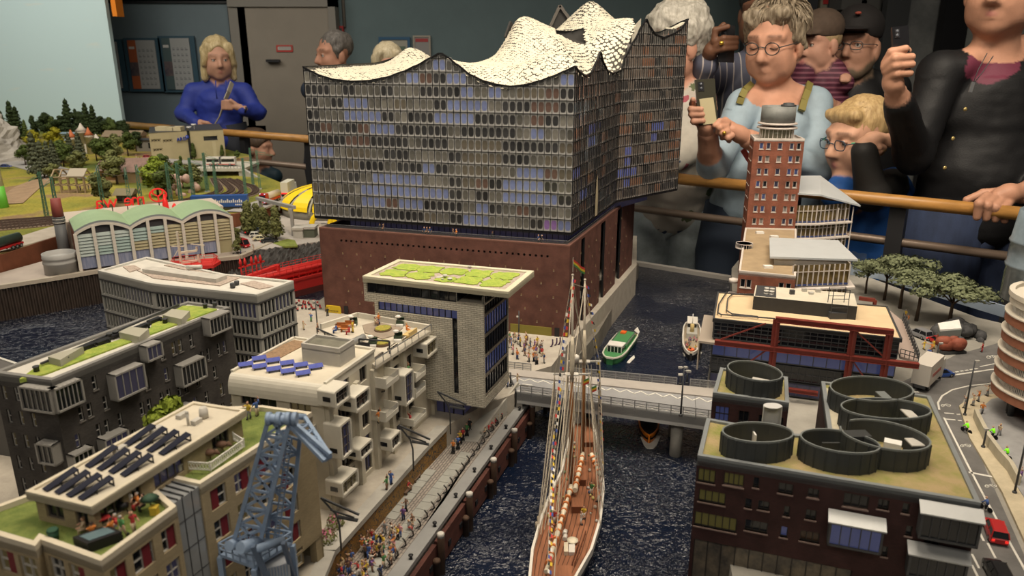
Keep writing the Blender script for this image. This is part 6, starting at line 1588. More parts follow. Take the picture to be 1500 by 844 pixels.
def fH(ag,n,sz,seed):
 r=random.Random(seed)
 for a,c in zip(ag[:-1],ag[1:]):MB().ls(a,c,.0005).ll('flag_line',ck,aD)
 cf=[(ag[i+1]-ag[i]).length for i in li(len(ag)-1)];T=sum(cf)
 for k in li(n):
  d=T*(k+.6)/n;i=0
  while d>cf[i]and i<len(cf)-1:d-=cf[i];i+=1
  p=ag[i]+(ag[i+1]-ag[i])*(d/cf[i]);dr=(ag[i+1]-ag[i]).normalized();w=aa((r.uniform(.6,1),r.uniform(-.6,-.2),r.uniform(-.5,.1))).normalized()*sz
  q=p+dr*sz*.75;b=MB();nm=V(0,-.0003,0);c1,c2=r.sample(li(5),2);i5=[p+w*.5,q+w*.5]
  b.lq([p,p+w*.5,q+w*.5,q,p+nm,p+w*.5+nm,q+w*.5+nm,q+nm],0);b.lq([p+w*.5,p+w,q+w,q+w*.5,p+w*.5+nm,p+w+nm,q+w+nm,q+w*.5+nm],1)
  b.ll('signal_flag',[FC[c1],FC[c2]],aD)
fH([ta,ad(827,470,fa.y),ad(818,560,fa.y-.02),ad(808,660,fa.y-.06),at(802,838,ZD+.02)],44,.0058,1)
fH([tb,ad(866,470,fb.y),ad(874,540,fb.y),bK(1,680)],22,.0052,2)
p=ta+up(.004);b=MB();w=[(0,0,.018),(.006,-.002,.014),(.011,0,.008),(.016,-.002,.006)]
for j,m_ in lk((0,1,5)):
 for i in li(3):
  a,c=aa(w[i]),aa(w[i+1]);o_=up(-.0028*j);b.lq([p+a+o_,p+c+o_,p+c+o_+V(0,.0004,0),p+a+o_+V(0,.0004,0),p+a+o_-up(.0028),p+c+o_-up(.0028),p+c+o_+V(0,.0004,-.0028),p+a+o_+V(0,.0004,-.0028)],j)
b.ls(p,p+up(.020),.001,.001,3);b.ll('ensign',[FC[0],FC[1],FC[5],eO],aD)
for(u,v,Y_)in((855,557,fb.y-.01),(866,568,fb.y-.01)):
 p=ad(u,v,Y_);b=MB()
 for j,m_ in lk((0,1,2)):b.lq([p+up(-.003*j),p+V(.008,-.002,.005-.003*j),p+V(.008,-.0016,.005-.003*j),p+V(0,.0004,-.003*j),p+up(-.003*j-.003),p+V(.008,-.002,.002-.003*j),p+V(.008,-.0016,.002-.003*j),p+V(0,.0004,-.003*j-.003)],j)
 b.ll('courtesy_flag',[FC[5],FC[1],FC[0]],aD)
def cN(c,d,L_,W,dW):d=aa(d).normalized();n_=aa((d.y,-d.x));return[(c+d*L_*(x-.5)-n_*W*w/2,c+d*L_*(x-.5)+n_*W*w/2)for x,w in dW]
fN=mat('launch green',(.035,.17,.055),.45);eE=mat('roof green',(.07,.24,.09),.5)
gb,iP=v2(at(893,527,.012)),v2(at(921,486,.02));gd=(gb-iP);gc=(gb+iP)/2
t=thing('green_launch','green harbour launch with a white wheelhouse roof beyond the bridge','boat',(gc.x,gc.y,0));L_=gd.length;gd=gd.normalized();gn=aa((gd.y,-gd.x))
S_=cN(gc,gd,L_,.050,[(0,.86),(.06,.96),(.3,1),(.7,1),(.86,.88),(.95,.62),(1,.30)])
en(S_,-.005,.016,fN,None,'hull','',t,flare=.85);bY(S_,.0155,eE,'deck',t,.97)
b=MB()
for i in li(len(S_)-1):
 for sd in(0,1):b.ls((*S_[i][sd],.0162),(*S_[i+1][sd],.0162),.003,.003)
b.ls((*S_[-1][0],.0162),(*S_[-1][1],.0162),.004,.004);b.ll('rubbing_strake',mat('strake',(.60,.58,.50),.6),t)
def bn(x,y_):return gc+gd*L_*(x-.5)+gn*y_
b=MB().ln([bn(.08,-.020),bn(.08,.020),bn(.62,.020),bn(.62,-.020)],.016,.024);jY=b.ll('saloon',fN,t)
MB().ln([bn(.07,-.016),bn(.07,.016),bn(.63,.016),bn(.63,-.016)],.024,.0255).ll('saloon_roof',eE,t)
for sd in(-1,1):
 for k in li(7):b=MB();p=bn(.12+.07*k,.0185*sd);b.lr(p,gd,.0042,.0014,.0242,.0254);b.ll('roof_window',mat('launch window',(.16,.18,.16),.2),jY)
MB().ln([bn(.64,-.018),bn(.64,.018),bn(.78,.016),bn(.78,-.016)],.016,.029).ll('wheelhouse',ab,t)
MB().ln([bn(.60,-.019),bn(.60,.019),bn(.77,.017),bn(.77,-.017)],.029,.031).ll('wheelhouse_roof',ap,t)
for k in li(5):p=bn(.78,-.016+.008*k);MB().post(p,.016,.029,.0012).ll('window_post',ap,t)
b=MB();p=bn(.16,.006);b.lr(p,gd,.008,.006,.0255,.0285);b.ll('raft_box',mat('signal orange',(.75,.13,.02),.5),t)
b=MB();p=bn(.03,0);b.lr(p,gd,.003,.02,.016,.0185);b.ll('stern_bench',mat('bench wood',(.5,.36,.16),.6),t)
tc=v2(at(1013,496,.015));td=aa((-.235,-1)).normalized();t=thing('white_tug','small white tug carrying passengers on the far water','boat',(tc.x,tc.y,0));tn=aa((td.y,-td.x))
LT=(v2(at(1013,474,.015))-v2(at(1012,519,.015))).length
S_=cN(tc,td,LT,.040,[(0,.45),(.06,.78),(.2,.96),(.5,1),(.75,.92),(.9,.66),(.97,.38),(1,.15)])
en(S_,-.005,.018,mat('tug hull',(.02,.02,.02),.5),None,'hull','',t,flare=.8);bY(S_,.0150,mat('tug deck',(.36,.30,.22),.7),'deck',t,.97)
b=MB()
for i in li(len(S_)-1):
 for sd in(0,1):b.ls((*S_[i][sd],.0178),(*S_[i+1][sd],.0178),.003,.007)
b.ll('bulwark',bZ,t)
def bE(x,y_):return tc+td*LT*(x-.5)+tn*y_
MB().ln([bE(.12,-.012),bE(.12,.012),bE(.52,.012),bE(.52,-.012)],.015,.028).ll('deckhouse',mat('tug grey',(.42,.41,.37),.6),t)
MB().ln([bE(.10,-.010),bE(.10,.010),bE(.30,.010),bE(.30,-.010)],.028,.038).ll('wheelhouse',ab,t);MB().ln([bE(.08,-.012),bE(.08,.012),bE(.32,.012),bE(.32,-.012)],.038,.040).ll('wheelhouse_roof',bZ,t)
b=MB();p=bE(.36,0);b.lu([(p.x,p.y,.028),(p.x,p.y,.066)],.001,6);b.ll('mast',bZ,t);b=MB();p=bE(.44,0);b.lp([(.005,.028),(.0045,.046),(.003,.046)],(p.x,p.y,0),12);b.ll('funnel',mat('buff',(.50,.38,.16),.5),t)
b=MB();p=bE(.86,0);b.lp([(.006,.0155),(.0085,.0165),(.006,.0185),(.004,.0165)],(p.x,p.y,0),16);b.ll('lifebuoy',mat('lifebuoy orange',(.75,.16,.06),.5),t)
oc=v2(at(951,616,.012));od=aa((-.16,-.987));t=thing('orange_pilot_boat','black and orange boat coming out from under the bridge','boat',(oc.x,oc.y+.04,0));oc=aa((oc.x,at(952,648,0).y+.064));on=aa((-.987,.16))
S_=cN(oc,od,.14,.036,[(0,.9),(.3,1),(.6,1),(.8,.86),(.92,.55),(.98,.25),(1,.08)])
en(S_,-.004,.018,mat('pilot orange',(.85,.24,.02),.4),None,'hull','',t,flare=.8);bY(S_,.0155,mat('black deck',(.02,.02,.02),.6),'deck',t,.9)
b=MB()
for i in li(len(S_)-1):
 for sd in(0,1):b.ls((*S_[i][sd],.0095),(*S_[i+1][sd],.0095),.003,.0024)
b.ll('rubbing_strake',al,t)
b=MB()
for i in li(len(S_)-1):
 for sd in(0,1):b.ls((*S_[i][sd],.0165),(*S_[i+1][sd],.0165),.0025,.003)
b.ll('gunwale',mat('pilot orange'),t)
def fX(x,y_):return oc+od*.14*(x-.5)+on*y_
MB().ln([fX(.1,-.012),fX(.1,.012),fX(.62,.011),fX(.62,-.011)],.0155,.034).ll('cabin',mat('cabin',(.02,.02,.022),.4),t)
for k in(-1,1):p=fX(.63,.002*k);MB().box((p.x-.0007,p.y-.001,.022),(p.x+.0007,p.y+.0005,.030)).ll('cabin_stripe',mat('pilot orange'),t)
gX=mat('wake foam',(.62,.60,.55),.6,.1,80)
def ft(ag,label):
 q=[at(u,v,.0012)for u,v in ag];c=sum(q,aa())/len(q);b=MB().ln([(p.x,p.y)for p in q],-.001,.0012);bu(b.ll('bow_wave',gX),label,'wake')
ft([(938,640),(968,638),(962,652),(957,657),(948,657),(943,652)],'white bow wave below the orange boat')
ft([(1000,516),(1006,520),(1018,520),(1026,512),(1028,517),(1022,521),(1012,524),(1002,521)],'white bow wave in front of the small tug')
ft([(918,531),(924,524),(929,520),(930,524),(922,532)],'white foam beside the green launch')
ft([(929,484),(934,479),(937,486),(935,489)],'white foam astern of the green launch')
#hall site, landscape and railway on the far left
def dN(le,jq,dJ,name):
 cu=bpy.data.curves.new(name,'FONT');cu.body=le;cu.size=jq;cu.extrude=dJ;cu.resolution_u=3;cu.align_x='LEFT'
 o=bpy.data.objects.new(name,cu);dk.objects.link(o);bpy.context.view_layer.update()
 me=bpy.data.meshes.new_from_object(o.evaluated_get(bpy.context.evaluated_depsgraph_get()));bpy.data.objects.remove(o);return me
ZS=.09
sf=[at(-60,425,ZS),at(0,418.5,ZS),at(75,407,ZS),at(150,395,ZS),at(353,375,ZS)]
ei=[v2(p)for p in sf]
sb=[v2(at(366,330,ZS)),v2(at(72,380,ZS)),v2(at(0,400,ZS)),v2(at(-80,415,ZS))]
b=MB().ln(ei+[ei[-1]+aa((.02,.12))]+sb,.0,ZS);aj(b.ll('site_ground',mat('site concrete',(.40,.345,.30),.9,.08,12)))
def kI(ju,z0,z1,n):
 b=MB()
 for A,B in zip(ju[:-1],ju[1:]):
  L_=(B-A).length;e=(B-A)/L_;o_=aa((e.y,-e.x));k=max(4,int(L_/.0115))
  for i in li(k):
   ag=[(0,0),(.25,.005),(.5,.005),(.75,0),(1,0)]
   for(a,o0),(c,o1)in zip(ag[:-1],ag[1:]):
    p=A+e*L_*(i+a)/k+o_*o0;q=A+e*L_*(i+c)/k+o_*o1;b.ly(p,q,z0,z1)
 return b
eK=[p+aa((0,-.008))for p in ei]
o=kI(eK+[eK[-1]+aa((.05,.2))],-.02,ZS-.004,1).ll('wall_sheet_pile',mat('sheet pile',(.040,.028,.022),.6,.2,30));aj(o)
b=MB()
for A,B in zip(eK,eK[1:]+[eK[-1]+aa((.05,.2))]):b.lx(A,B,ZS-.001,.014,.010)
aj(b.ll('trim_8',mat('pile cap',(.42,.37,.30),.7,.06,30)))
wt=[at(-90,392,.13),at(0,377,.13),at(50,360,.13),at(94,346,.13),at(200,330,.13),at(345,316,.13),at(400,300,.13),at(445,287,.13)]
b=MB()
for A,B in zip(wt[:-1],wt[1:]):b.lv(A,B,.05,.135,.02)
aj(b.ll('wall_retaining',mat('brown wall',(.165,.055,.026),.8,.15,20)))
def hz(x,y_):return .132+.006*mnoise.noise((x*2.1,y_*2.1,.3))+.028*max(0.,min(1.,(y_-3.9)/.9))
def aP(u,v):
 z=.135
 for _ in li(4):p=at(u,v,z);z=hz(p.x,p.y)
 return aa((p.x,p.y,hz(p.x,p.y)))
b=MB();NX,NY=110,90;xs=np.linspace(-3.6,-.62,NX);
wx=[p.x for p in wt];wy=[p.y for p in wt]
def jI(x):return float(np.interp(x,wx,wy))+.012
f9=np.argsort(wx);wx=[wx[i]for i in f9];wy=[wy[i]for i in f9]
for i,x in lk(xs):
 y0=jI(x)
 jh=max(y0+.05,float(np.interp(x,(-2.2,-1.75,-1.35,-1.2,-.8,-.62),(4.93,4.35,3.98,3.5,2.92,2.78))))
 for j in li(NY):y_=y0+(jh-y0)*(j/(NY-1))**1.15;b.v.append((float(x),y_,hz(x,y_)))
for i in li(NX-1):
 for j in li(NY-1):b.fc((i*NY+j,(i+1)*NY+j,(i+1)*NY+j+1,i*NY+j+1),0,True)
for i in li(NX-1):p,q=b.v[i*NY+NY-1],b.v[(i+1)*NY+NY-1];b.face([p,q,(q[0],q[1],.0),(p[0],p[1],.0)])
def iG():
 m=bpy.data.materials.new('landscape grass');m.use_nodes=True;nt=m.node_tree;N=nt.nodes.new;L=nt.links.new;bs=nt.nodes['Principled BSDF'];af(bs,'Roughness',.95);af(bs,'Specular IOR Level',.1)
 tc=N('ShaderNodeTexCoord');n=N('ShaderNodeTexNoise');af(n,'Scale',3.2);af(n,'Detail',5);L(tc.outputs['Object'],n.inputs['Vector'])
 r=N('ShaderNodeValToRGB');e=r.color_ramp.elements;e[0].position=.36;e[0].color=(.10,.125,.035,1);e[1].position=.62;e[1].color=(.25,.165,.09,1);x=e.new(.47);x.color=(.23,.22,.045,1);x=e.new(.55);x.color=(.32,.27,.05,1)
 L(n.outputs['Fac'],r.inputs[0]);n2=N('ShaderNodeTexNoise');af(n2,'Scale',140);af(n2,'Detail',3);L(tc.outputs['Object'],n2 .inputs['Vector'])
 mv=N('ShaderNodeVectorMath');mv.operation='SCALE';mm=N('ShaderNodeMath');mm.operation='MULTIPLY_ADD';af(mm,1,.9);af(mm,2,.55);L(n2 .outputs['Fac'],mm.inputs[0]);L(r.outputs[0],mv.inputs[0]);L(mm.outputs[0],mv.inputs['Scale'])
 L(mv.outputs[0],bs.inputs['Base Color']);bm=N('ShaderNodeBump');af(bm,'Strength',.7);af(bm,'Distance',.006);L(n2 .outputs['Fac'],bm.inputs['Height']);L(bm.outputs[0],bs.inputs['Normal']);return m
aj(b.ll('terrain',iG()))
b=MB().ln([(-3.6,1.9),(-1.36,1.98),(-.66,2.7),(-.8,2.85),(-1.2,3.4),(-1.35,3.9),(-1.75,4.3),(-2.2,4.88),(-3.6,4.88)],-.02,.04);aj(b.ll('landscape_table',al))
def a5(name,ag,w,m,kP=.002):
 P_=[aP(u,v)for u,v in ag];b=MB();Q=[]
 cq=[]
 for a,c in zip(P_[:-1],P_[1:]):
  k=max(1,int((c-a).length/.05));cq+=[a.lerp(c,i/k)for i in li(k)]
 cq.append(P_[-1])
 for i,p in lk(cq):
  d=(v2(cq[min(i+1,len(cq)-1)])-v2(cq[max(i-1,0)])).normalized();n_=aa((-d.y,d.x))*w/2;Q.append(((p.x-n_.x,p.y-n_.y),(p.x+n_.x,p.y+n_.y)))
 for q0,q1 in zip(Q[:-1],Q[1:]):
  z=lambda p:hz(p[0],p[1])+kP
  b.face([(*q0[0],z(q0[0])),(*q1[0],z(q1[0])),(*q1[1],z(q1[1])),(*q0[1],z(q0[1]))])
  b.face([(*q0[0],z(q0[0])-.006),(*q1[0],z(q1[0])-.006),(*q1[0],z(q1[0])),(*q0[0],z(q0[0]))]);b.face([(*q1[1],z(q1[1])-.006),(*q0[1],z(q0[1])-.006),(*q0[1],z(q0[1])),(*q1[1],z(q1[1]))])
 return aj(b.ll(name,m))
db=mat('road',(.34,.32,.30),.9,.08,30)
a5('lane_upper',[(-60,232),(0,238),(40,241),(75,250),(95,262)],.14,db,.003)
a5('lane_truck',[(-80,378),(0,364),(50,350),(90,337),(120,330)],.10,mat('truck road',(.40,.35,.29),.9,.08,30),.004)
a5('lane_earth',[(10,300),(40,275),(70,262),(100,262)],.10,mat('earth path',(.30,.20,.12),.95,.15,30),.003)
a5('lane_overpass',[(160,238),(220,236),(300,242),(345,239)],.09,db,.012)
a5('lane_right',[(350,312),(380,301),(412,291),(446,279)],.10,db,.004)
a5('earth_bank',[(150,243),(190,241),(215,240),(260,243)],.05,mat('earth',(.17,.075,.045),.95,.1,30),.004)
hB=mat('ballast',(.22,.16,.115),.95,.2,150,.4,400);gD=mat('rusty rail',(.10,.065,.05),.5);gC=mat('sleeper',(.075,.05,.038),.85)
ko=[[(-40,341),(0,337),(90,328),(180,314),(240,307),(290,300),(330,294),(362,288),(374,282),(371,275),(356,270),(344,264)],[(-40,337),(0,333),(90,325),(180,312),(240,305),(285,298),(320,293),(345,287),(355,281),(352,275),(343,269),(334,263)],[(-40,333),(0,329.5),(90,322),(180,310),(235,303),(275,297),(310,291),(332,285),(339,280),(337,275),(330,269),(324,263)],[(-40,329),(0,326),(90,319),(180,308),(230,301),(262,296),(292,290),(314,284),(321,279),(320,274),(316,268),(313,262)]]
def jG(P_,k=8):
 bC=[]
 for i in li(len(P_)-1):
  p0,p1,p2,p3=P_[max(i-1,0)],P_[i],P_[i+1],P_[min(i+2,len(P_)-1)]
  for j in li(k):t=j/k;bC.append(.5*((2*p1)+(-p0+p2)*t+(2*p0-5*p1+4*p2-p3)*t*t+(-p0+3*p1-3*p2+p3)*t*t*t))
 bC.append(P_[-1]);return bC
ib=('outermost','second outermost','second innermost','innermost')
for k,px in lk(ko):
 C_=jG([aP(u,v)for u,v in px]);t=thing('railway_track','%s of the four curving model railway tracks'%ib[k],'railway track',C_[len(C_)//2])
 bb,br,dK=MB(),MB(),MB();c4=0
 fr=[]
 for i,p in lk(C_):
  d=(v2(C_[min(i+1,len(C_)-1)])-v2(C_[max(i-1,0)])).normalized();fr.append((v2(p),aa((-d.y,d.x)),hz(p.x,p.y)+.003))
 for(p,n_,z),(q,m_,z2)in zip(fr[:-1],fr[1:]):
  a,c=p-n_*.017,p+n_*.017;a2,c2=q-m_*.017,q+m_*.017;bb.lq([(a.x,a.y,z-.01),(a2 .x,a2 .y,z2-.01),(c2 .x,c2 .y,z2-.01),(c.x,c.y,z-.01),(a.x,a.y,z),(a2 .x,a2 .y,z2),(c2 .x,c2 .y,z2),(c.x,c.y,z)])
  for s_ in(-.0085,.0085):a,c=p+n_*s_,q+m_*s_;br.ls((a.x,a.y,z+.003),(c.x,c.y,z2+.003),.0018,.003)
  L_=(q-p).length;
  while c4<L_:c=p.lerp(q,c4/L_);nn=n_.lerp(m_,c4/L_);zz=z+(z2-z)*c4/L_;dK.ls((c.x-nn.x*.014,c.y-nn.y*.014,zz+.0008),(c.x+nn.x*.014,c.y+nn.y*.014,zz+.0008),.0040,.0025);c4+=.011
  c4-=L_
 bb.ll('ballast',hB,t);br.ll('rails',gD,t);o=dK.ll('sleepers',gC,t);o['kind']='stuff'
d7=mat('mast green',(.09,.20,.13),.6)
d9=MB();Hm=.15
for dS in(-1,1):
 for dO in(-1,1):d9 .ls((dS*.006,dO*.003,0),(dS*.003,dO*.002,Hm),.0018)
for k in li(9):
 z0,z1=Hm*k/9,Hm*(k+1)/9;w0,w1=.006-.003*k/9,.006-.003*(k+1)/9
 for dO in(-.003,.003):d9 .ls((-w0,dO,z0),(w1,dO,z1),.0011);d9 .ls((-w0,dO,z0),(w0,dO,z0),.0011)
d9=d9 .mesh('mast_lattice',[d7]);dP=MB().box((-.009,-.007,-.01),(.009,.007,.003));dP=dP.mesh('footing',[ao]);ej=MB().ls((0,-.004,Hm*.9),(.0,-.06,Hm*.86),.0014).ls((0,-.004,Hm*.97),(0,-.06,Hm*.87),.0008);ej=ej.mesh('bracket',[d7])
da=['first','second','third','fourth','fifth','sixth','seventh','eighth','ninth','tenth','eleventh','twelfth','thirteenth','fourteenth']
for k,(u,v)in lk(((69,319),(87,329),(152,306),(192,309),(208,304),(251,300),(266,301),(284,291),(304,281),(319,297),(361,292),(371,272),(381,277))):
 p=aP(u,v);t=thing('catenary_mast','green lattice railway mast, %s from the left'%da[k],'mast',p,'railway masts beside the tracks');t.rotation_euler=(0,0,.15*k)
 for nm,me in(('lattice',d9),('footing',dP),('bracket',ej)):o=an(nm,me,t)
b=MB();di=[aP(u,v)+up(.125)for u,v in((69,319),(152,306),(208,304),(251,300),(284,291),(304,281),(371,272))]
for a,c in zip(di[:-1],di[1:]):
 m_=(a+c)/2-up(.012);b.ls(a,m_,.0007);b.ls(m_,c,.0007)
bu(b.ll('overhead_wire',mat('wire grey',(.25,.22,.18),.6)),'thin sagging overhead wire between the green railway masts','wire')
HA,HB=v2(at(119,398,ZS)),v2(at(343,368,ZS));LH=wl(HA,HB);eH=(HB-HA).normalized();nH=aa((-eH.y,eH.x));DH=.17
t=thing('arched_workshop_model','model workshop hall with three green arched roofs and striped panel front','model building',(HA.x,HA.y,ZS))
bj=aw(112,341,HA,HB)[1];j3=aw(150,325,HA,HB)[1];
fe=mat('white frame',(.60,.56,.49),.6);iw=mat('green roof',(.30,.42,.25),.7,.06,12)
def cm(f):return bj+(j3-bj)*(1-(2*f-1)**2)
fL=[mat('blue panel',(.36,.42,.40),.6),mat('teal panel',(.27,.36,.34),.6),mat('tan panel',(.34,.30,.175),.6)]
for a in li(3):
 s0=LH*a/3;s1=LH*(a+1)/3;n=14;b=MB()
 for i in li(n):
  f0,f1=i/n,(i+1)/n;p,q=ae(HA,HB,s0+(s1-s0)*f0,.006),ae(HA,HB,s0+(s1-s0)*f1,.006);z0,z1=cm(f0),cm(f1);p2,q2=p+nH*DH,q+nH*DH
  b.add([(p.x,p.y,z0+.006),(q.x,q.y,z1+.006),(q2 .x,q2 .y,z1+.006),(p2 .x,p2 .y,z0+.006)],[(0,1,2,3)],0,True);b.add([(p.x,p.y,z0),(q.x,q.y,z1),(q.x,q.y,z1+.006),(p.x,p.y,z0+.006)],[(0,1,2,3)],1);b.add([(p.x,p.y,z0),(q.x,q.y,z1),(q2 .x,q2 .y,z1),(p2 .x,p2 .y,z0)],[(3,2,1,0)],1)
 b.ll('arched_roof',[iw,mat('grey edge',(.22,.24,.25),.6)],t)
 b=MB()
 for i in li(n):
  f0,f1=i/n,(i+1)/n;p,q=ae(HA,HB,s0+(s1-s0)*f0,.005),ae(HA,HB,s0+(s1-s0)*f1,.005);b.ls((p.x,p.y,cm(f0)-.003),(q.x,q.y,cm(f1)-.003),.006,.007)
 b.ll('arch_rib',fe,t)
 b=MB()
 for i in li(n):
  f0,f1=i/n,(i+1)/n;p,q=ae(HA,HB,s0+(s1-s0)*f0,0),ae(HA,HB,s0+(s1-s0)*f1,0);b.face([(p.x,p.y,bj-.006),(q.x,q.y,bj-.006),(q.x,q.y,cm(f1)-.003),(p.x,p.y,cm(f0)-.003)])
 b.ll('clerestory',mat('clerestory',(.045,.045,.05),.4),t)
 for c_ in li(3):
  sa,hv=s0+(s1-s0)*c_/3,s0+(s1-s0)*(c_+1)/3;k=a*3+c_
  for hV in li(7):
   z0=ZS+.040+(bj-.006-ZS-.040)*hV/7;z1=ZS+.040+(bj-.006-ZS-.040)*(hV+1)/7;g=k+(hV-3.5)*-.45
   m_=fL[0]if g<1.6 else(fL[1]if g<3.6 else fL[2]);p,q=ae(HA,HB,sa,0),ae(HA,HB,hv,0);p1,q1=ae(HA,HB,sa,.004),ae(HA,HB,hv,.004);b=MB()
   b.lq([(p1 .x,p1 .y,z0),(q1 .x,q1 .y,z0),(q.x,q.y+.002,z0),(p.x,p.y+.002,z0),(p.x,p.y,z1),(q.x,q.y,z1),(q.x,q.y+.002,z1),(p.x,p.y+.002,z1)]);b.ll('wall_board',m_,t)
  b=MB();p,q=ae(HA,HB,sa,.001),ae(HA,HB,hv,.001)
  if k<8:b.lv(p,q,ZS+.006,ZS+.040,.003);b.ll('window',mat('white window',(.16,.19,.30),.3,c2=(.30,.32,.42),vs=70,stretch=(3,3,.3)),t)
  else:b.lv(p,q,ZS,ZS+.040,.003);b.ll('wall_board',fL[2],t)
  f=c_/3;b=MB();p=ae(HA,HB,sa,.006);b.lr(p,eH,.004,.004,ZS,cm(f)-.003);b.ll('column',fe,t)
b=MB();p=ae(HA,HB,LH,.006);b.lr(p,eH,.004,.004,ZS,bj);b.ll('column',fe,t)
b=MB();p0,p1=HA,HA+nH*DH;b.ln([HA,HA+eH*.006,HA+eH*.006+nH*DH,HA+nH*DH],ZS,bj);q=HB;b.ln([HB-eH*.006,HB,HB+nH*DH,HB-eH*.006+nH*DH],ZS,bj);bu(b.ll('side_walls',mat('side wall',(.20,.065,.03),.7),t),kind='stuff')
MB().ln([HA+nH*DH,HB+nH*DH,HB+nH*(DH+.01),HA+nH*(DH+.01)],ZS,bj+.004).ln([HA+nH*DH-eH*.02,HB+nH*DH+eH*.02,HB+nH*(DH+.16)+eH*.02,HA+nH*(DH+.16)-eH*.02],ZS,bj-.002).ll('rear_roof',mat('rear roof',(.52,.44,.36),.8),t)
sg=thing('roof_sign','red lettering sign seen from behind on the arched hall roof','sign',ae(HA,HB,LH*.16,-DH-.03).to_3d()+up(bj))
cW=mat('plastic',(.75,.03,.025),.4,emit=(.8,.02,.02),es=.25)
am=aS(sg)
for i,ch in lk('awem'):
 me=dN(ch,.052,.002,'letter');me.materials.clear();me.materials.append(cW);o=an('letter',me,sg)
 ef=(0,.038,.078,.112)[i];o.matrix_basis=Matrix.Translation((eH.x*(ef+.03),eH.y*(ef+.03),.022))@Matrix.Rotation(atan2(eH.y,eH.x),4,'Z')@Matrix.Rotation(PI/2,4,'X')@Matrix.Scale(-1,4,(1,0,0))
 b=MB();c=am+aa((eH.x*(ef+.014),eH.y*(ef+.014),0));b.post(c,bj-.004,bj+.026,.002);b.ll('post',ak,sg)
b=MB();c=am+V(eH.x*.178,eH.y*.178,.045)
for k in li(20):a0,a1=2*PI*k/20,2*PI*(k+1)/20;b.ls(c+aa((eH.x*.023*cos(a0),eH.y*.023*cos(a0),.019*sin(a0))),c+aa((eH.x*.023*cos(a1),eH.y*.023*cos(a1),.019*sin(a1))),.004)
jd=[(-.012,.016),(-.014,.006),(0,-.004),(.014,.006),(.012,.016)]
for q,w in zip(jd[:-1],jd[1:]):b.ls(c+V(eH.x*q[0],eH.y*q[0],q[1]),c+V(eH.x*w[0],eH.y*w[0],w[1]),.0034)
b.ls(c+up(-.004),c+up(-.018),.0034);b.ll('emblem',cW,sg)
MB().post(c,bj-.004,bj+.028,.002).ll('post',ak,sg)
p=ae(HA,HB,LH*.66,-DH-.03);o=thing('red_roof_marker','small red pointed marker behind the middle of the arched roofs','marker',(p.x,p.y,bj));MB().lp([(.010,0),(.008,.024),(.002,.05)],(p.x-.004,p.y,bj-.004),10).ll('cone',cW,o);MB().lp([(.008,0),(.006,.015),(.002,.022)],(p.x+.022,p.y,bj-.004),10).ll('cone',cW,o)
c=at(97,382,ZS);a9=ad(91,291,c.y).z
t=thing('factory_chimney','red topped grey chimney beside the arched hall','chimney',c);eB=mat('chimney grey',(.12,.125,.13),.5)
h_=a9-ZS
MB().lp([(.016,0),(.014,h_*.62)],c,16).ll('stack',eB,t);MB().lp([(.0145,h_*.72),(.0128,h_),(.010,h_)],c,16).ll('red_top',mat('chimney red',(.26,.06,.05),.6),t)
for k in li(4):MB().lp([(.0158,h_*(.62+.025*k)),(.0158,h_*(.637+.025*k))],c,16).ll('band',ao if k%2==0 else eB,t)
MB().lp([(.0142,h_*.6),(.0142,h_*.73)],c,16).ll('collar',eB,t)
c=at(91,399,ZS);a9=ad(92,370,c.y).z;b4=a9-ZS;t=thing('storage_tank','short grey ribbed storage tank at the sheet pile edge','tank',c)
b=MB();r_=.040;b.lp([(r_,-.002),(r_,b4*.5),(r_*1.03,b4*.52),(r_*1.03,b4*.60),(r_,b4*.62),(r_,b4*.74),(r_*1.03,b4*.76),(r_*1.03,b4*.84),(r_,b4*.86),(r_*1.02,b4),(r_*.95,b4),(r_*.95,b4-.01),(.001,b4-.012)],c,28);b.ll('shell',mat('tank grey',(.34,.335,.32),.5,.04,20),t)
c=ad(283,386,1.88);t=thing('red_roofed_vessel','red roofed vessel with white mast frame moored below the arched hall','ship',(c.x,c.y,0));zz=c.z
S_=cN(aa((c.x,c.y)),aa((.95,.3)),.26,.085,[(0,.8),(.2,1),(.7,1),(.9,.7),(1,.2)]);en(S_,-.005,.035,mat('white hull',(.5,.5,.48),.5),None,'hull','',t);bY(S_,.034,cS,'deck',t)
bg=mat('ship red',(.62,.035,.03),.45);dv=aa((.95,.3)).normalized();hD=aa((-dv.y,dv.x));cv=aa((c.x,c.y))
def a3(a,o_):return cv+dv*a+hD*o_
MB().ln([a3(-.045,-.03),a3(.045,-.03),a3(.045,.03),a3(-.045,.03)],.034,zz-.006).ll('bridge_house',ap,t)
b=MB()
for k in li(7):p=a3(-.04+.0133*k,-.031);b.lr(p,dv,.0045,.001,zz-.020,zz-.008)
b.ll('bridge_windows',ab,t)
MB().ln([a3(-.055,-.036),a3(.050,-.040),a3(.066,0),a3(.050,.034),a3(-.05,.034)],zz-.006,zz+.002).ll('bridge_roof',bg,t)
b=MB();fF=[a3(-.05,-.032),a3(.048,-.036),a3(.06,0),a3(.048,.03),a3(-.046,.03)]
for A,B in zip(fF,fF[1:]+fF[:1]):
 b.ls((*A,zz+.014),(*B,zz+.014),.0009);b.ls((*A,zz+.008),(*B,zz+.008),.0007)
 for k in li(4):p=A.lerp(B,k/4);b.ls((*p,zz+.002),(*p,zz+.014),.0009)
b.ll('roof_railing',bg,t)
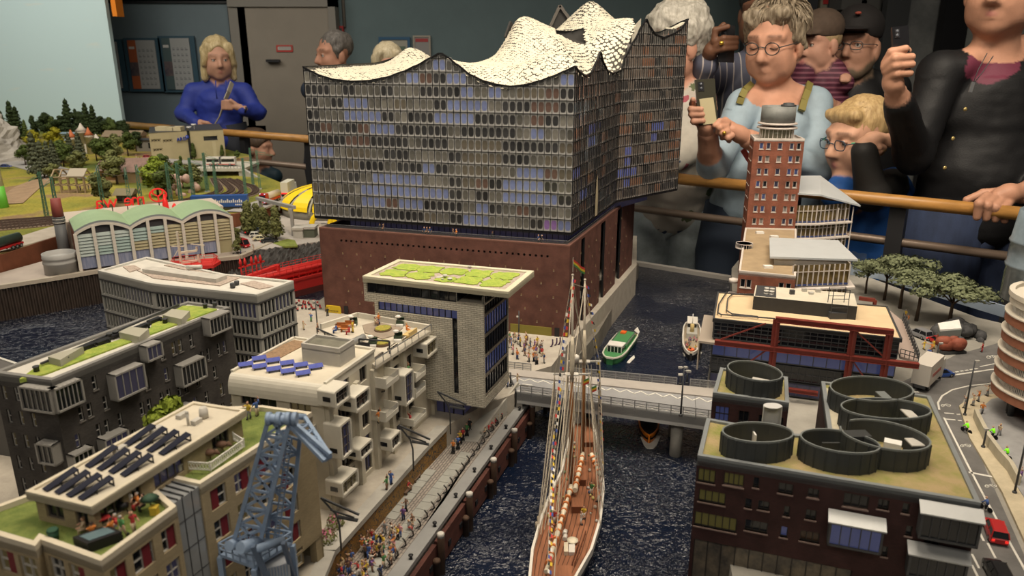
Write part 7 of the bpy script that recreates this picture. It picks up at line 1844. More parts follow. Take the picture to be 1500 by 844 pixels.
b=MB();m0,m1=a3(-.028,0),a3(.012,.004);b.ls((*m0,zz),(*m0,zz+.085),.005);b.ls((*m0,zz+.030),(*m1,zz+.032),.005);b.ls((*m1,zz+.032),(*m1,zz+.042),.004);b.ls((*m0,zz+.004),(*m1,zz+.006),.005);b.ls((*a3(.016,0),zz),(*a3(.014,0),zz+.022),.005);b.ls((*a3(-.045,0),zz+.048),(*a3(-.016,0),zz+.046),.0025);b.ls((*a3(.0,0),zz+.051),(*a3(.032,0),zz+.045),.0025);b.ls((*a3(-.042,0),zz+.022),(*a3(-.026,0),zz+.046),.0018);b.ll('radar_mast',mat('cream mast',(.64,.58,.46),.5),t)
T0,T1=v2(at(428,437,0)),v2(at(490,421,0));dv=(T1-T0).normalized();hD=aa((-dv.y,dv.x));d6=.62;o0=T0-dv*.26
t=thing('red_tanker','long red tanker with deck pipework moored behind the plaza','ship',(T0 .x,T0 .y,0))
def tk(a,o_):return o0+dv*a+hD*o_
MB().ln([tk(0,.05),tk(.06,0),tk(d6,0),tk(d6,.11),tk(.06,.11)],-.005,.018,1).ln([tk(0,.05),tk(.06,0),tk(d6,0),tk(d6,.11),tk(.06,.11)],.018,.046,0).ll('hull',[bg,mat('brown red',(.13,.03,.025),.6)],t)
b=MB();pl=[tk(.06,0),tk(d6,0),tk(d6,.11),tk(.06,.11),tk(0,.05)]
for A,B in zip(pl,pl[1:]+pl[:1]):b.ls((*A,.049),(*B,.049),.004,.007)
b.ll('bulwark',bg,t)
for o_,r_,z in((.030,.009,.058),(.052,.012,.064),(.078,.006,.056)):
 MB().lu([(*tk(.05,o_),z),(*tk(.60,o_),z)],r_,10).ll('deck_pipe',bg,t)
MB().ln([tk(.16,.018),tk(.58,.018),tk(.58,.07),tk(.16,.07)],.066,.070).ll('catwalk',bg,t)
b=MB()
for k in li(22):
 for o_ in(.018,.07):p=tk(.16+.02*k,o_);b.ls((*p,.046),(*p,.084),.0011)
for o_ in(.018,.07):
 for z in(.077,.084):b.ls((*tk(.16,o_),z),(*tk(.58,o_),z),.0010)
b.ll('catwalk_railing',bg,t)
for a0,n in((.14,5),(.46,6)):
 MB().ls((*tk(a0,.05),.102),(*tk(a0+.075,.05),.106),.004).ll('vent_rail',bg,t)
 for k in li(n):
  p=tk(a0+.006+.013*k+(.006 if k>1 else 0),.05);MB().lu([(*p,.07),(*p,.108)],.0016,6).lp([(.0035,.106),(.0045,.116),(.0015,.126)],(p.x,p.y,0),8).ll('vent_riser',bg,t)
for k in li(8):p=tk(.30+.03*k,.02);MB().ls((*p,.05),(*tk(.30+.03*k,.09),.058),.003).ll('cross_pipe',bg,t)
MB().ls((*tk(.05,.05),.060),(*tk(.25,.05),.084),.012,.008).ls((*tk(.25,.05),.088),(*tk(.25,.05),.05),.012,.016).ll('crane_arm',bg,t)
dC=[v2(at(u,v,ZS+.002))for u,v in((340,371),(372,367),(415,361),(450,356),(500,350))];fU=[p+aa((.01,-.12))for p in dC]
b=MB();rg=random.Random(12);n1,n2=60,16;gv=[]
for i in li(n1+1):
 f=i/n1*4;k=min(3,int(f));a=dC[k].lerp(dC[k+1],f-k);c=fU[k].lerp(fU[k+1],f-k)
 for j in li(n2+1):g=j/n2;p=c.lerp(a,g);gv.append((p.x,p.y+rg.uniform(-.004,.004),-.005+(ZS+.006)*g+rg.uniform(-.004,.004)))
b.v+=gv
for i in li(n1):
 for j in li(n2):b.fc((i*(n2+1)+j,(i+1)*(n2+1)+j,(i+1)*(n2+1)+j+1,i*(n2+1)+j+1),0,False)
aj(b.ll('gravel_bank',mat('rubble',(.060,.058,.055),.9,.35,70,.8,120)))
b=MB().ln(dC+[v2(at(520,300,ZS)),v2(at(440,301,ZS)),v2(at(400,315,ZS)),v2(at(345,332,ZS))],.0,ZS+.0015);aj(b.ll('parking_lot',mat('lot paving',(.40,.365,.33),.9,.08,20)))
for ag in([(400,356),(420,350),(432,352),(436,360),(414,361)],[(352,335),(372,331),(392,345),(405,352),(395,352),(370,343)]):
 b=MB().ln([v2(at(u,v,ZS+.003))for u,v in ag],ZS-.002,ZS+.003);aj(b.ll('verge',mat('verge grass',(.20,.24,.05),.95,.2,60,.6,300)))
t=thing('lot_gantry','grey portal gantry beside the parking lot trees','gantry',at(430,345,ZS));ew=mat('gantry grey',(.33,.32,.30),.6)
p,q=at(430,346,ZS),at(385,330,ZS);a9=ad(428,306,p.y).z
MB().ls(p,(p.x,p.y,a9),.011,.009).ll('leg',ew,t);MB().ls(q,(q.x,q.y,a9),.011,.009).ll('leg',ew,t);MB().ls((q.x-.01,q.y,a9+.004),(p.x+.01,p.y,a9+.004),.012,.010).ll('beam',ew,t)
for(u,v,w,h,l)in((437,350,.030,.035,'pale concrete crate beside the gantry leg'),(452,349,.040,.036,'dark low shed next to the brick base')):
 c=at(u,v,ZS);o=thing('site_shed',l,'shed',c);MB().box((c.x-w/2,c.y,ZS),(c.x+w/2,c.y+.04,ZS+h*.8)).ll('body',ao if u<440 else mat('shed dark',(.10,.11,.08),.7),o);MB().box((c.x-w/2-.003,c.y-.003,ZS+h*.8),(c.x+w/2+.003,c.y+.043,ZS+h)).ll('lid',ao,o)
fP=mat('shell',(.86,.60,.01),.5,emit=(.9,.6,.0),es=.06);c=at(478,322,ZS)+V(0,.12,0);RY=.19
t=thing('yellow_ribbed_dome','bright yellow ribbed half dome left of the concert hall','model building',c)
for k in li(7):
 a0,a1=radians(150+30*k*.9),radians(150+30*(k+1)*.9-6);b=MB();n=8
 for j in li(n):
  e0,e1=PI/2*j/n*.96,PI/2*(j+1)/n*.96
  def sp(a,e):return(c.x+RY*cos(e)*cos(a),c.y+RY*.8*cos(e)*sin(a),ZS+.03+RY*.42*sin(e))
  b.add([sp(a0,e0),sp(a1,e0),sp(a1,e1),sp(a0,e1)],[(0,1,2,3)],0,True)
 b.ll('shell_segment',fP,t)
 b=MB();ag=[(c.x+RY*1.02*cos(PI/2*j/n)*cos(a0-.05),c.y+RY*.82*cos(PI/2*j/n)*sin(a0-.05),ZS+.02+RY*.44*sin(PI/2*j/n))for j in li(n+1)];b.lu(ag,.004,6);b.ll('rib',mat('rib',(.36,.34,.26),.6),t)
MB().lp([(RY*.96,0),(RY*.96,.032)],(c.x,c.y,ZS-.001),28,sy=.8).ll('base_ring',mat('base',(.25,.24,.2),.7),t)
c2=at(472,333,ZS)
for k,r_ in lk((.040,.030)):
 b=MB();ag=[(c2 .x+k*.05+r_*cos(a*PI/10),c2 .y+.02,ZS+r_*1.1*sin(a*PI/10))for a in li(11)];b.lu(ag,.009,8);b.ll('entrance_arch',fP,t)
cH,lc=aP(296,262),aP(352,262);t=thing('railway_overpass','pale concrete overpass with a dark scaffolded opening over the tracks','bridge',cH)
Yo=cH.y+.06;a9=ad(320,247,Yo).z;xl,xr=ad(293,262,Yo).x,ad(355,262,Yo).x
MB().box((xl-.02,Yo,a9-.012),(xr+.01,Yo+.22,a9)).ll('deck',mat('overpass concrete',(.46,.43,.36),.8,.06,30),t)
for x in(xl,xr-.008):MB().box((x-.006,Yo+.004,cH.z-.02),(x+.010,Yo+.20,a9-.012)).ll('pier',bV,t)
MB().box((xl,Yo+.16,cH.z-.02),(xr,Yo+.18,a9-.012)).ll('tunnel_back',al,t)
b=MB()
for k in li(9):x=xl+.02+(xr-xl-.03)*k/8;b.ls((x,Yo+.05,cH.z-.01),(x,Yo+.05,a9-.012),.003)
for k in li(5):z=cH.z+(a9-.012-cH.z)*k/5;b.ls((xl,Yo+.05,z),(xr,Yo+.05,z),.003)
b.ll('scaffold',mat('tan',(.22,.18,.13),.7),t)
MB().ln([(xr,Yo),(xr+.10,Yo-.06),(xr+.10,Yo-.05),(xr+.01,Yo+.01)],cH.z-.01,[a9,cH.z,cH.z,a9]).ll('wing_wall',bV,t)
b=MB()
for k in li(16):x=xl-.02+(xr-xl+.03)*k/15;b.ls((x,Yo+.004,a9),(x,Yo+.004,a9+.010),.0012)
b.ls((xl-.02,Yo+.004,a9+.010),(xr+.01,Yo+.004,a9+.010),.0014);b.ll('parapet_rail',aF,t)
ZG=.140
a0,a1,a2=aP(226,238),aP(279,233),aP(331,229);t=thing('broadcaster_model','sand coloured flat roofed model building with blue letters near the blue hoodie','model building',a0);dZ=mat('facade',(.44,.37,.22),.8,.05,20);d8=mat('sand facade',(.50,.43,.27),.8,.05,20)
zA,zB=ad(221,195,a0 .y).z,ad(279,193,a1 .y).z
A_,B_,C_=v2(a0)-aa((.008,0)),v2(a1),v2(a2);bk=aa((-.13,.30))
b=MB();LA=wl(A_,B_);hs=aJ(t,A_,B_,[(LA*.16,zA-.045,.044,.014,3,1,ab),(LA*.46,zA-.050,.044,.014,3,1,ab),(LA*.18,zA-.090,.044,.014,3,1,ab)],.006,.004,dZ,[ab]);ah(b,A_,B_,.10,zA,hs,.006)
for P_,Q_,z in((B_,B_+bk,zA),(B_+bk,A_+bk,zA),(A_+bk,A_,zA)):ah(b,P_,Q_,.10,z,[],.006)
b.ll('left_block',[dZ],t);MB().ln([A_,B_,B_+bk,A_+bk],zA-.004,zA).ll('left_roof',aF,t)
b=MB();hZ=wl(B_,C_);hs=aJ(t,B_+aa((.012,0)),C_,[(hZ*.56,zB-.048,.066,.022,1,1,ab)],.006,.002,ak,[ab]);ah(b,B_+aa((.012,0)),C_,.10,zB+.004,hs,.006)
for P_,Q_ in((C_,C_+bk),(C_+bk,B_+bk),(B_+bk,B_+aa((.012,0)))):ah(b,P_,Q_,.10,zB+.004,[],.006)
b.ll('right_block',[dZ],t);MB().ln([B_+aa((.012,0)),C_,C_+bk,B_+bk],zB,zB+.0045).ll('right_roof',aF,t)
p,q=ae(B_,C_,hZ*.40,.002),ae(B_,C_,hZ*.75,.002);MB().lv(p,q,.12,zB-.05,.004).ll('pale_panel',d8,t)
MB().lr(B_+aa((.006,-.002)),(1,0),.005,.004,.11,zA).ll('dark_joint',ab,t)
for(u0,u1,v0)in((228,243,186),(244,253,187),(253,264,186)):p,q=ad(u0,196,a0 .y+.10),ad(u1,v0,a0 .y+.10);MB().box((p.x,p.y,zA-.002),(q.x,p.y+.05,q.z)).ll('roof_box',d8,t)
for(u,v)in((277,187),(284,183)):
 c=ad(u,v,a1 .y+.06);MB().lu([(c.x,c.y,zA),(c.x,c.y,c.z)],.002,6).lp([(.003,0),(.010,.004),(.013,.010)],(c.x,c.y-.004,c.z-.005),12).ll('satellite_dish',ap,t)
eI=mat('letter blue',(.02,.05,.35),.5)
for i,ch in lk('ARD'):
 me=dN(ch,.024,.003,'letter');me.materials.clear();me.materials.append(eI);o=an('letter',me,t)
 p=ae(A_,B_,LA*(.69)+.0155*i,.004);e=(B_-A_);o.location=V(p.x,p.y,zA-.048+.001*i)-aS(t);o.rotation_euler=(PI/2,0,atan2(e.y,e.x))
p=ae(A_,B_,LA*.69+.052,.004);b=MB();e=(B_-A_).normalized();b.lu([(p.x,p.y-.002,zA-.030),(p.x,p.y+.002,zA-.030)],.008,14);b.ll('round_logo',eI,t)
me=dN('1',.012,.002,'letter');me.materials.clear();me.materials.append(ap);o=an('letter',me,t);o.location=V(p.x-.003,p.y-.003,zA-.034)-aS(t);o.rotation_euler=(PI/2,0,0)
#vehicles
hk=mat('black',(.015,.015,.015),.7);ie=mat('hub grey',(.30,.30,.30),.4,metal=.5);eo=mat('car glass',(.015,.017,.02),.1,spec=.6)
eW=mat('tail light',(.6,.02,.02),.4,emit=(1,.03,.02),es=.8);hn=mat('head light',(.7,.7,.75),.3,emit=(.6,.7,1),es=.8)
def e8(r_,w):b=MB().lu([(0,-w/2,0),(0,w/2,0)],r_,12,0).lu([(0,-w/2-.0003,0),(0,w/2+.0003,0)],r_*.55,10,1);return b.mesh('wheel',[hk,ie])
WH=e8(.0036,.0026);gU=e8(.0056,.004)
def kO(b,aR,m=0,sm=False):
 0
 n=len(aR[0]);am=len(b.v)
 for s_ in aR:b.v+=[tuple(p)for p in s_]
 for i in li(len(aR)-1):
  for j in li(n):b.fc((am+i*n+j,am+i*n+(j+1)%n,am+(i+1)*n+(j+1)%n,am+(i+1)*n+j),m,sm)
 b.fc(tuple(am+j for j in li(n))[::-1],m,False);b.fc(tuple(am+(len(aR)-1)*n+j for j in li(n)),m,False)
ez={}
def jc(kind,col):
 k=(kind,col.name)
 if k in ez:return ez[k]
 L_,W={'hatch':(.046,.0198),'sedan':(.052,.0202),'suv':(.050,.0210),'van':(.056,.0215)}[kind]
 hb={'hatch':.0095,'sedan':.0090,'suv':.0105,'van':.0105}[kind];ht={'hatch':.0170,'sedan':.0160,'suv':.0190,'van':.0240}[kind];z0=.0028
 b=MB();iF=[]
 for x,zt,w in((-L_/2,hb*.80,.86),(-L_*.46,hb,.95),(-L_*.2,hb*1.02,1),(L_*.15,hb*1.0,1),(L_*.36,hb*.92,.97),(L_*.47,hb*.78,.9),(L_/2,hb*.6,.8)):
  y_=W/2*w;iF.append([(x,-y_,z0),(x,y_,z0),(x,y_*1.0,zt*.72),(x,y_*.93,zt),(x,-y_*.93,zt),(x,-y_,zt*.72)])
 kO(b,iF,0,False);fy=b.mesh('body',[col])
 x0,x1,x2,x3={'hatch':(-L_*.48,-L_*.40,L_*.06,L_*.24),'sedan':(-L_*.36,-L_*.22,L_*.06,L_*.24),'suv':(-L_*.49,-L_*.44,L_*.08,L_*.22),'van':(-L_*.49,-L_*.47,L_*.26,L_*.40)}[kind]
 g=MB();yb,yt=W*.455,W*.38;g.lq([(x0,-yb,hb*.97),(x3,-yb,hb*.97),(x3,yb,hb*.97),(x0,yb,hb*.97),(x1,-yt,ht-.0008),(x2,-yt,ht-.0008),(x2,yt,ht-.0008),(x1,yt,ht-.0008)]);cT=g.mesh('windows',[eo])
 r_=MB().lq([(x1-.0006,-yt-.0004,ht-.0012),(x2+.0006,-yt-.0004,ht-.0012),(x2+.0006,yt+.0004,ht-.0012),(x1-.0006,yt+.0004,ht-.0012),(x1+.001,-yt+.001,ht),(x2-.001,-yt+.001,ht),(x2-.001,yt-.001,ht),(x1+.001,yt-.001,ht)])
 for dS,tx in((x0,x1),(x3,x2),((x0+x3)/2,(x1+x2)/2)):
  for s_ in(-1,1):r_.ls((dS,s_*yb,hb*.97),(tx,s_*yt,ht-.001),.0012)
 roof=r_.mesh('roof',[col])
 h=MB().box((L_*.485,-W*.40,hb*.45),(L_*.505,-W*.22,hb*.66)).box((L_*.485,W*.22,hb*.45),(L_*.505,W*.40,hb*.66));cK=h.mesh('headlights',[ap])
 h=MB().box((-L_*.508,-W*.42,hb*.50),(-L_*.49,-W*.26,hb*.78)).box((-L_*.508,W*.26,hb*.50),(-L_*.49,W*.42,hb*.78));fG=h.mesh('tail_lights',[eW])
 ez[k]=(fy,cT,roof,cK,fG,L_,W);return ez[k]
def ea(p,ds,kind,col,label,name='car',dw=None,fT='car'):
 fy,cT,roof,cK,fG,L_,W=jc(kind,col);t=thing(name,label,fT,p,dw,ds)
 for nm,me in(('body',fy),('windows',cT),('roof',roof),('headlights',cK),('tail_lights',fG)):o=an(nm,me,t)
 for x in(-L_*.31,L_*.31):
  for y_ in(-W*.44,W*.44):o=an('wheel',WH,t);o.location=(x,y_,.0036)
 return t
def bD(p,q):return atan2(q.y-p.y,q.x-p.x)
CC={n_:mat('car paint %s'%n_,c_,.3,spec=.6)for n_,c_ in(('red',(.42,.018,.02)),('black',(.012,.012,.014)),('blue',(.03,.08,.30)),('lightblue',(.25,.42,.55)),('white',(.62,.60,.54)),('cream',(.60,.55,.36)),('grey',(.20,.20,.21)),('navy',(.03,.05,.20)))}
ZR=.0858
ea(at(1457,783,ZR),bD(at(1462,800,ZR),at(1448,762,ZR)),'suv',CC['red'],'red car with lit tail lights driving beside the ring roof building')
ea(at(1460,846,ZR),bD(at(1470,862,ZR),at(1448,818,ZR)),'suv',CC['black'],'black estate car at the bottom edge of the right road')
ea(at(1378,551,ZR),bD(at(1360,552,ZR),at(1400,548,ZR)),'hatch',CC['blue'],'blue hatchback at the junction behind the white truck')
ea(at(1373,503,.0852),bD(at(1390,511,ZR),at(1362,497,ZR)),'hatch',CC['red'],'red parked hatchback under the trees on the right')
ea(at(1346,493,.0852),bD(at(1356,497,ZR),at(1336,489,ZR)),'suv',CC['grey'],'dark jeep parked behind the red parked hatchback')
for(u,v,a,k,c_,l)in((356,361,-.7,'van','red','red delivery van in the parking lot'),(395,355,.15,'sedan','black','black car nearest the gravel bank in the parking lot'),(383,352,.15,'sedan','cream','cream car beside the black car in the parking lot'),(377,347,.2,'hatch','white','white car in the parking lot row'),(372,342,.2,'hatch','grey','grey car in the parking lot row'),(366,338,.2,'sedan','lightblue','pale blue car at the far end of the parking lot row'),(378,340,.2,'sedan','lightblue','pale blue car behind the white car in the parking lot'),(358,341,2.3,'hatch','grey','grey car by the trees beside the arched hall')):
 ea(at(u,v,ZS+.002),a,k,CC[c_],l)
def fu(u,v,a,k,c_,l):p=aP(u,v);p.z+=.005;ea(p,a,k,CC[c_],l)
fu(9,247,.1,'sedan','navy','dark blue car on the upper lane at the left edge');fu(217,233.5,.3,'hatch','red','small red car beside the broadcaster building');fu(118,264,-.3,'sedan','grey','silver car beside the half timbered frame')
fu(353,305,.2,'sedan','white','white car just right of the blue wagon')
def eA(p,ds,label,cB,j7,name='truck'):
 t=thing(name,label,'truck',p,None,ds)
 for nm,fn,m_ in cB:b=MB();fn(b);o=an(nm,b.mesh(nm,[m_]),t)
 for x in j7:
  for y_ in(-.0105,.0105):o=an('wheel',gU,t);o.location=(x,y_,.0056)
 return t
def i3(b,x=.045):b.lq([(x-.012,-.0135,.006),(x+.010,-.0135,.006),(x+.010,.0135,.006),(x-.012,.0135,.006),(x-.012,-.013,.038),(x+.006,-.013,.038),(x+.006,.013,.038),(x-.012,.013,.038)])
def jn(b,x=.045):b.lq([(x+.0085,-.011,.021),(x+.0096,-.011,.021),(x+.0096,.011,.021),(x+.0085,.011,.021),(x+.0068,-.011,.032),(x+.0078,-.011,.032),(x+.0078,.011,.032),(x+.0068,.011,.032)])
def ks(b,x=.0555):
 for y_ in(-.009,.009):b.box((x-.001,y_-.003,.009),(x+.0012,y_+.003,.013));b.box((x-.006,y_-.002,.036),(x-.003,y_+.002,.0385))
p=aP(397,298);p.z+=.005
eA(p,bD(aP(410,290),aP(383,300)),'red tanker truck with lit headlights climbing above the brown wall',[('cab',i3,CC['red']),('windscreen',jn,eo),('headlights',ks,hn),('chassis',lambda b:b.box((-.055,-.008,.006),(.040,.008,.011)),bg),('tank',lambda b:b.lu([(-.055,0,.024),(.027,0,.024)],.0125,14),mat('tank cream',(.55,.47,.36),.4)),('skirt',lambda b:(b.box((-.05,-.0125,.008),(.026,-.0105,.016)),b.box((-.05,.0105,.008),(.026,.0125,.016))),CC['red'])],(.044,.022,-.03,-.042))
p=aP(423,287);p.z+=.005
eA(p,bD(aP(415,290),aP(440,275)),'white box trailer truck above the yellow dome',[('box',lambda b:b.box((-.045,-.0135,.014),(.04,.0135,.052)),mat('trailer cream',(.60,.58,.48),.5)),('chassis',lambda b:b.box((-.045,-.009,.006),(.05,.009,.014)),ak),('cab',lambda b:i3(b,.055),CC['white']),('tail_lights',lambda b:b.box((-.047,-.012,.010),(-.045,.012,.014)),eW)],(.05,-.03,-.04))
p=aP(10,370);p.z+=.006
eA(p,bD(aP(0,371),aP(28,362))+PI,'dark green tank trailer on the tan road at the left edge',[('tank',lambda b:b.lu([(-.048,0,.026),(.09,0,.026)],.0135,14),mat('dark green',(.03,.045,.035),.3)),('chassis',lambda b:b.box((-.05,-.011,.008),(.09,.011,.014)),CC['red']),('ladder',lambda b:b.box((-.05,-.004,.014),(-.048,.004,.038)),ak)],(-.012,-.026,-.040,.07))
p=aP(327,307);t=thing('blue_wagon','long blue trailer with white lettering behind the arched hall','trailer',p,None,.12)
b=MB().box((-.10,-.014,.012),(.085,.014,.050));o=an('box',b.mesh('box',[mat('wagon blue',(.03,.09,.30),.4)]),t)
b=MB().box((-.10,-.010,.005),(.085,.010,.012));o=an('chassis',b.mesh('chassis',[ak]),t)
b=MB()
for k in li(14):b.box((-.02+.0065*k,-.0146,.026),(-.016+.0065*k,-.0139,.034+.004*(k%3==0)))
for k in li(5):b.box((.045+.006*k,-.0146,.016),(.049+.006*k,-.0139,.021))
o=an('lettering',b.mesh('lettering',[ap]),t);o['kind']='stuff'
for x in(-.08,-.065,.06):
 for y_ in(-.012,.012):o=an('wheel',gU,t);o.location=(x,y_,.0056)
p=aa((ad(325,243,Yo+.08).x,Yo+.08,a9+.001));t=thing('city_bus','white articulated city bus on the overpass','bus',p,None,.03)
for nm,fn,m_ in(('body',lambda b:b.box((-.062,-.0135,.005),(.062,.0135,.038)),mat('bus white',(.66,.62,.56),.4)),('windows',lambda b:(b.box((-.060,-.0139,.018),(-.006,-.0131,.031)),b.box((.004,-.0139,.018),(.060,-.0131,.031))),eo),('stripe',lambda b:b.box((-.0622,-.0138,.006),(.0622,-.0132,.010)),mat('bus red',(.45,.05,.04),.4)),('bellows',lambda b:b.box((-.005,-.0137,.006),(.003,.0137,.039)),aF)):
 b=MB();fn(b);o=an(nm,b.mesh(nm,[m_]),t)
for x in(-.045,-.015,.040):
 for y_ in(-.012,.012):o=an('wheel',gU,t);o.location=(x,y_,.0056)
p=at(1357,562,ZR);eA(p,bD(at(1345,565,ZR),at(1366,545,ZR)),'white box truck at the corner of the red steel frame building',[('box',lambda b:b.box((-.045,-.0145,.012),(.030,.0145,.050)),mat('box white',(.60,.56,.50),.5)),('lettering',lambda b:[b.box((-.030+.007*k,-.0151,.026),(-.0255+.007*k,-.0144,.032))for k in li(7)],mat('red print',(.35,.12,.10),.5)),('chassis',lambda b:b.box((-.045,-.009,.006),(.035,.009,.012)),ak),('cab',lambda b:i3(b,.046),CC['white'])],(.04,-.03))
#trees
g9={n_:mat('leaf %s'%n_,c_,.9,.45,60,spec=.15)for n_,c_ in(('dark',(.040,.058,.022)),('mid',(.085,.115,.032)),('grey',(.095,.105,.065)),('yellow',(.30,.27,.025)),('olive',(.15,.16,.06)),('bright',(.18,.23,.03)),('pine',(.16,.18,.10)))}
g3=mat('bark',(.07,.045,.03),.9)
def bN(b,c,r,n,s_,rg):
 for _ in li(n):
  d=aa((rg.gauss(0,1),rg.gauss(0,1),rg.gauss(0,1))).normalized();p=aa(c)+V(d.x*r[0],d.y*r[1],d.z*r[2])*rg.uniform(.72,1.05)
  u_=d.orthogonal().normalized();w_=d.cross(u_);a=rg.uniform(0,6.28);u2=u_*cos(a)+w_*sin(a);w2=d.cross(u2);tl=d*rg.uniform(-.5,.5)
  b.face([p-u2*s_,p+w2*s_*.8+tl*s_,p+u2*s_,p-w2*s_*.8-tl*s_],0)
def kC(kind,seed):
 rg=random.Random(seed);b=MB()
 if kind=='conifer':
  for k in li(9):z=.14+.84*k/9;r_=.20*(1-k/9.3)+.02;b.lp([(r_*.6,z),(r_*.3,z+.07),(.01,z+.12)],(0,0,0),7);bN(b,(0,0,z+.03),(r_,r_,.06),90,.032,rg)
  b.lp([(.03,.9),(.002,1.02)],(0,0,0),6)
 elif kind=='column':
  for k in li(6):z=.22+.70*k/6;r_=.17*(1-.6*k/6);b.ball((0,0,z),(r_*.6,r_*.6,.09),7,5);bN(b,(rg.uniform(-.03,.03),rg.uniform(-.03,.03),z),(r_,r_,.12),150,.030,rg)
 elif kind=='umbrella':
  for k in li(16):
   a=rg.uniform(0,6.28);dm=rg.uniform(.05,.36);c=(dm*cos(a),dm*sin(a),.78+rg.uniform(-.10,.10)-.25*dm);b.ball(c,(.08,.08,.045),7,5);bN(b,c,(.16,.16,.09),120,.024,rg)
 else:
  for k in li(11):
   a=rg.uniform(0,6.28);dm=rg.uniform(0,.17);z=.32+.56*k/11;c=(dm*cos(a),dm*sin(a),z);r_=.17-.09*abs(k-4)/7;b.ball(c,(r_*.6,r_*.6,r_*.55),7,5);bN(b,c,(r_,r_,r_*.9),130,.030,rg)
 return b
CR={}
def iR(kind):
 if kind in CR:return CR[kind]
 b=MB();
 if kind=='umbrella':
  b.lu([(0,0,-.03),(.01,0,.3),(-.01,.01,.6)],[.026,.02,.014],6)
  for a in(0,1.5,3,4.4):b.lu([(0,0,.45),(.2*cos(a),.2*sin(a),.74)],[.012,.006],5)
 else:b.lu([(0,0,-.03),(0,0,.5)],[.025,.012],6)
 CR[kind]=b.mesh('trunk',[g3]);return CR[kind]
def fq(p,h,kind,jx,label,var,w=1.,dw=None,name='tree'):
 k=(kind,jx,var)
 if k not in CR:CR[k]=kC(kind,var*7+len(kind)).mesh('crown',[g9[jx]])
 t=thing(name,label,'tree',p,dw,jL.uniform(0,6.28));t.scale=(h*w,h*w,h)
 for nm,me in(('crown',CR[k]),('trunk',iR('umbrella' if kind=='umbrella' else 'std'))):o=an(nm,me,t)
iK=[(8,206,40,'conifer','dark',0),(22,205,52,'conifer','dark',0),(30,206,46,'conifer','dark',0),(40,208,30,'conifer','mid',0),(52,203,34,'column','dark',0),(66,203,38,'broad','dark',0),(80,202,32,'broad','mid',0),(92,203,34,'broad','dark',0),(104,203,53,'conifer','dark',0),(116,203,40,'conifer','dark',0),(122,203,40,'broad','dark',0),(131,203,48,'conifer','dark',0),(141,203,45,'conifer','dark',0),(150,202,32,'broad','dark',0),(160,202,30,'broad','mid',0),(170,203,28,'broad','mid',0),(182,204,28,'broad','dark',0),(55,228,38,'broad','yellow',1),(84,226,40,'broad','yellow',1),(38,243,32,'broad','mid',1),(56,262,64,'conifer','grey',2),(66,262,52,'conifer','grey',2),(74,254,44,'conifer','grey',2),(82,250,42,'conifer','grey',2),(94,244,40,'broad','mid',2),(106,240,42,'conifer','grey',2),(120,243,46,'conifer','grey',2),(142,236,34,'broad','mid',2),(156,244,44,'broad','mid',2),(172,240,44,'broad','olive',2),(188,229,36,'broad','mid',2),(200,222,30,'broad','dark',2),(187,212,34,'conifer','dark',0),(116,258,38,'broad','olive',3),(80,272,34,'broad','olive',3),(150,302,52,'broad','olive',3),(172,270,52,'broad','olive',3),(205,265,26,'broad','mid',3),(232,288,60,'broad','bright',4),(246,292,52,'broad','mid',4),(240,262,38,'broad','mid',4),(268,276,42,'broad','mid',4),(284,280,42,'broad','olive',4),(266,250,22,'column','mid',4),(248,233,22,'column','mid',5),(285,233,24,'column','mid',5),(302,231,24,'column','mid',5),(326,230,18,'column','mid',5),(349,234,14,'broad','mid',5)]
h8=['in the dark wood','near the pale rock','in the middle grove','on the yellow meadow','above the railway curve','before the broadcaster building']
ka={'conifer':'pointed','column':'slim upright','broad':'round crowned','umbrella':'umbrella shaped'};iy={'dark':'dark green','mid':'green','grey':'grey green','yellow':'yellow green','olive':'olive green','bright':'bright green','pine':'pale green'}
iE={}
for i,(u,v,ph,kd,lf,wv)in lk(iK):iE.setdefault((kd,lf,wv),[]).append(u)
for i,(u,v,ph,kd,lf,wv)in lk(iK):
 p=aP(u,v);h=ph/ec*(p.y/cos(cA)*.93+.06)*1.08;g=sorted(iE[(kd,lf,wv)]);n_=g.index(u)
 ef='' if len(g)==1 else ', %s from the left'%da[n_]
 fq(p,h,kd,lf,'%s %s model tree %s%s'%(ka[kd],iy[lf],h8[wv],ef),i%3,(1.25 if kd=='broad' else 1.0),'landscape trees')
for k,(u,v,ph)in lk(((364,345,55),(377,340,46),(390,349,50),(405,352,54),(345,364,34),(349,372,22))):
 p=at(u,v,ZS);h=ph/ec*p.y*1.05;fq(p,h,'column' if k<4 else 'broad','olive','sparse olive tree by the parking lot, %s from the left'%['third','fourth','fifth','sixth','first','second'][k],k%3,1.25,'parking lot trees')
for k,(u,v,ph,w)in lk(((1268,430,54,1.25),(1295,440,70,1.25),(1318,452,82,1.25),(1342,470,84,1.35),(1390,480,78,1.6))):
 p=at(u,v,.0845);h=ph/ec*p.y*1.1;fq(p,h,'umbrella','pine','pale green wide crowned pine on the right bank, %s from the left'%da[k],k%3,w,'pines on the right bank')
p=at(248,610,.085);fq(V(-.40,.83,.085),.20,'broad','bright','leafy green tree between the dark brick block and the roof garden block',1,.7)
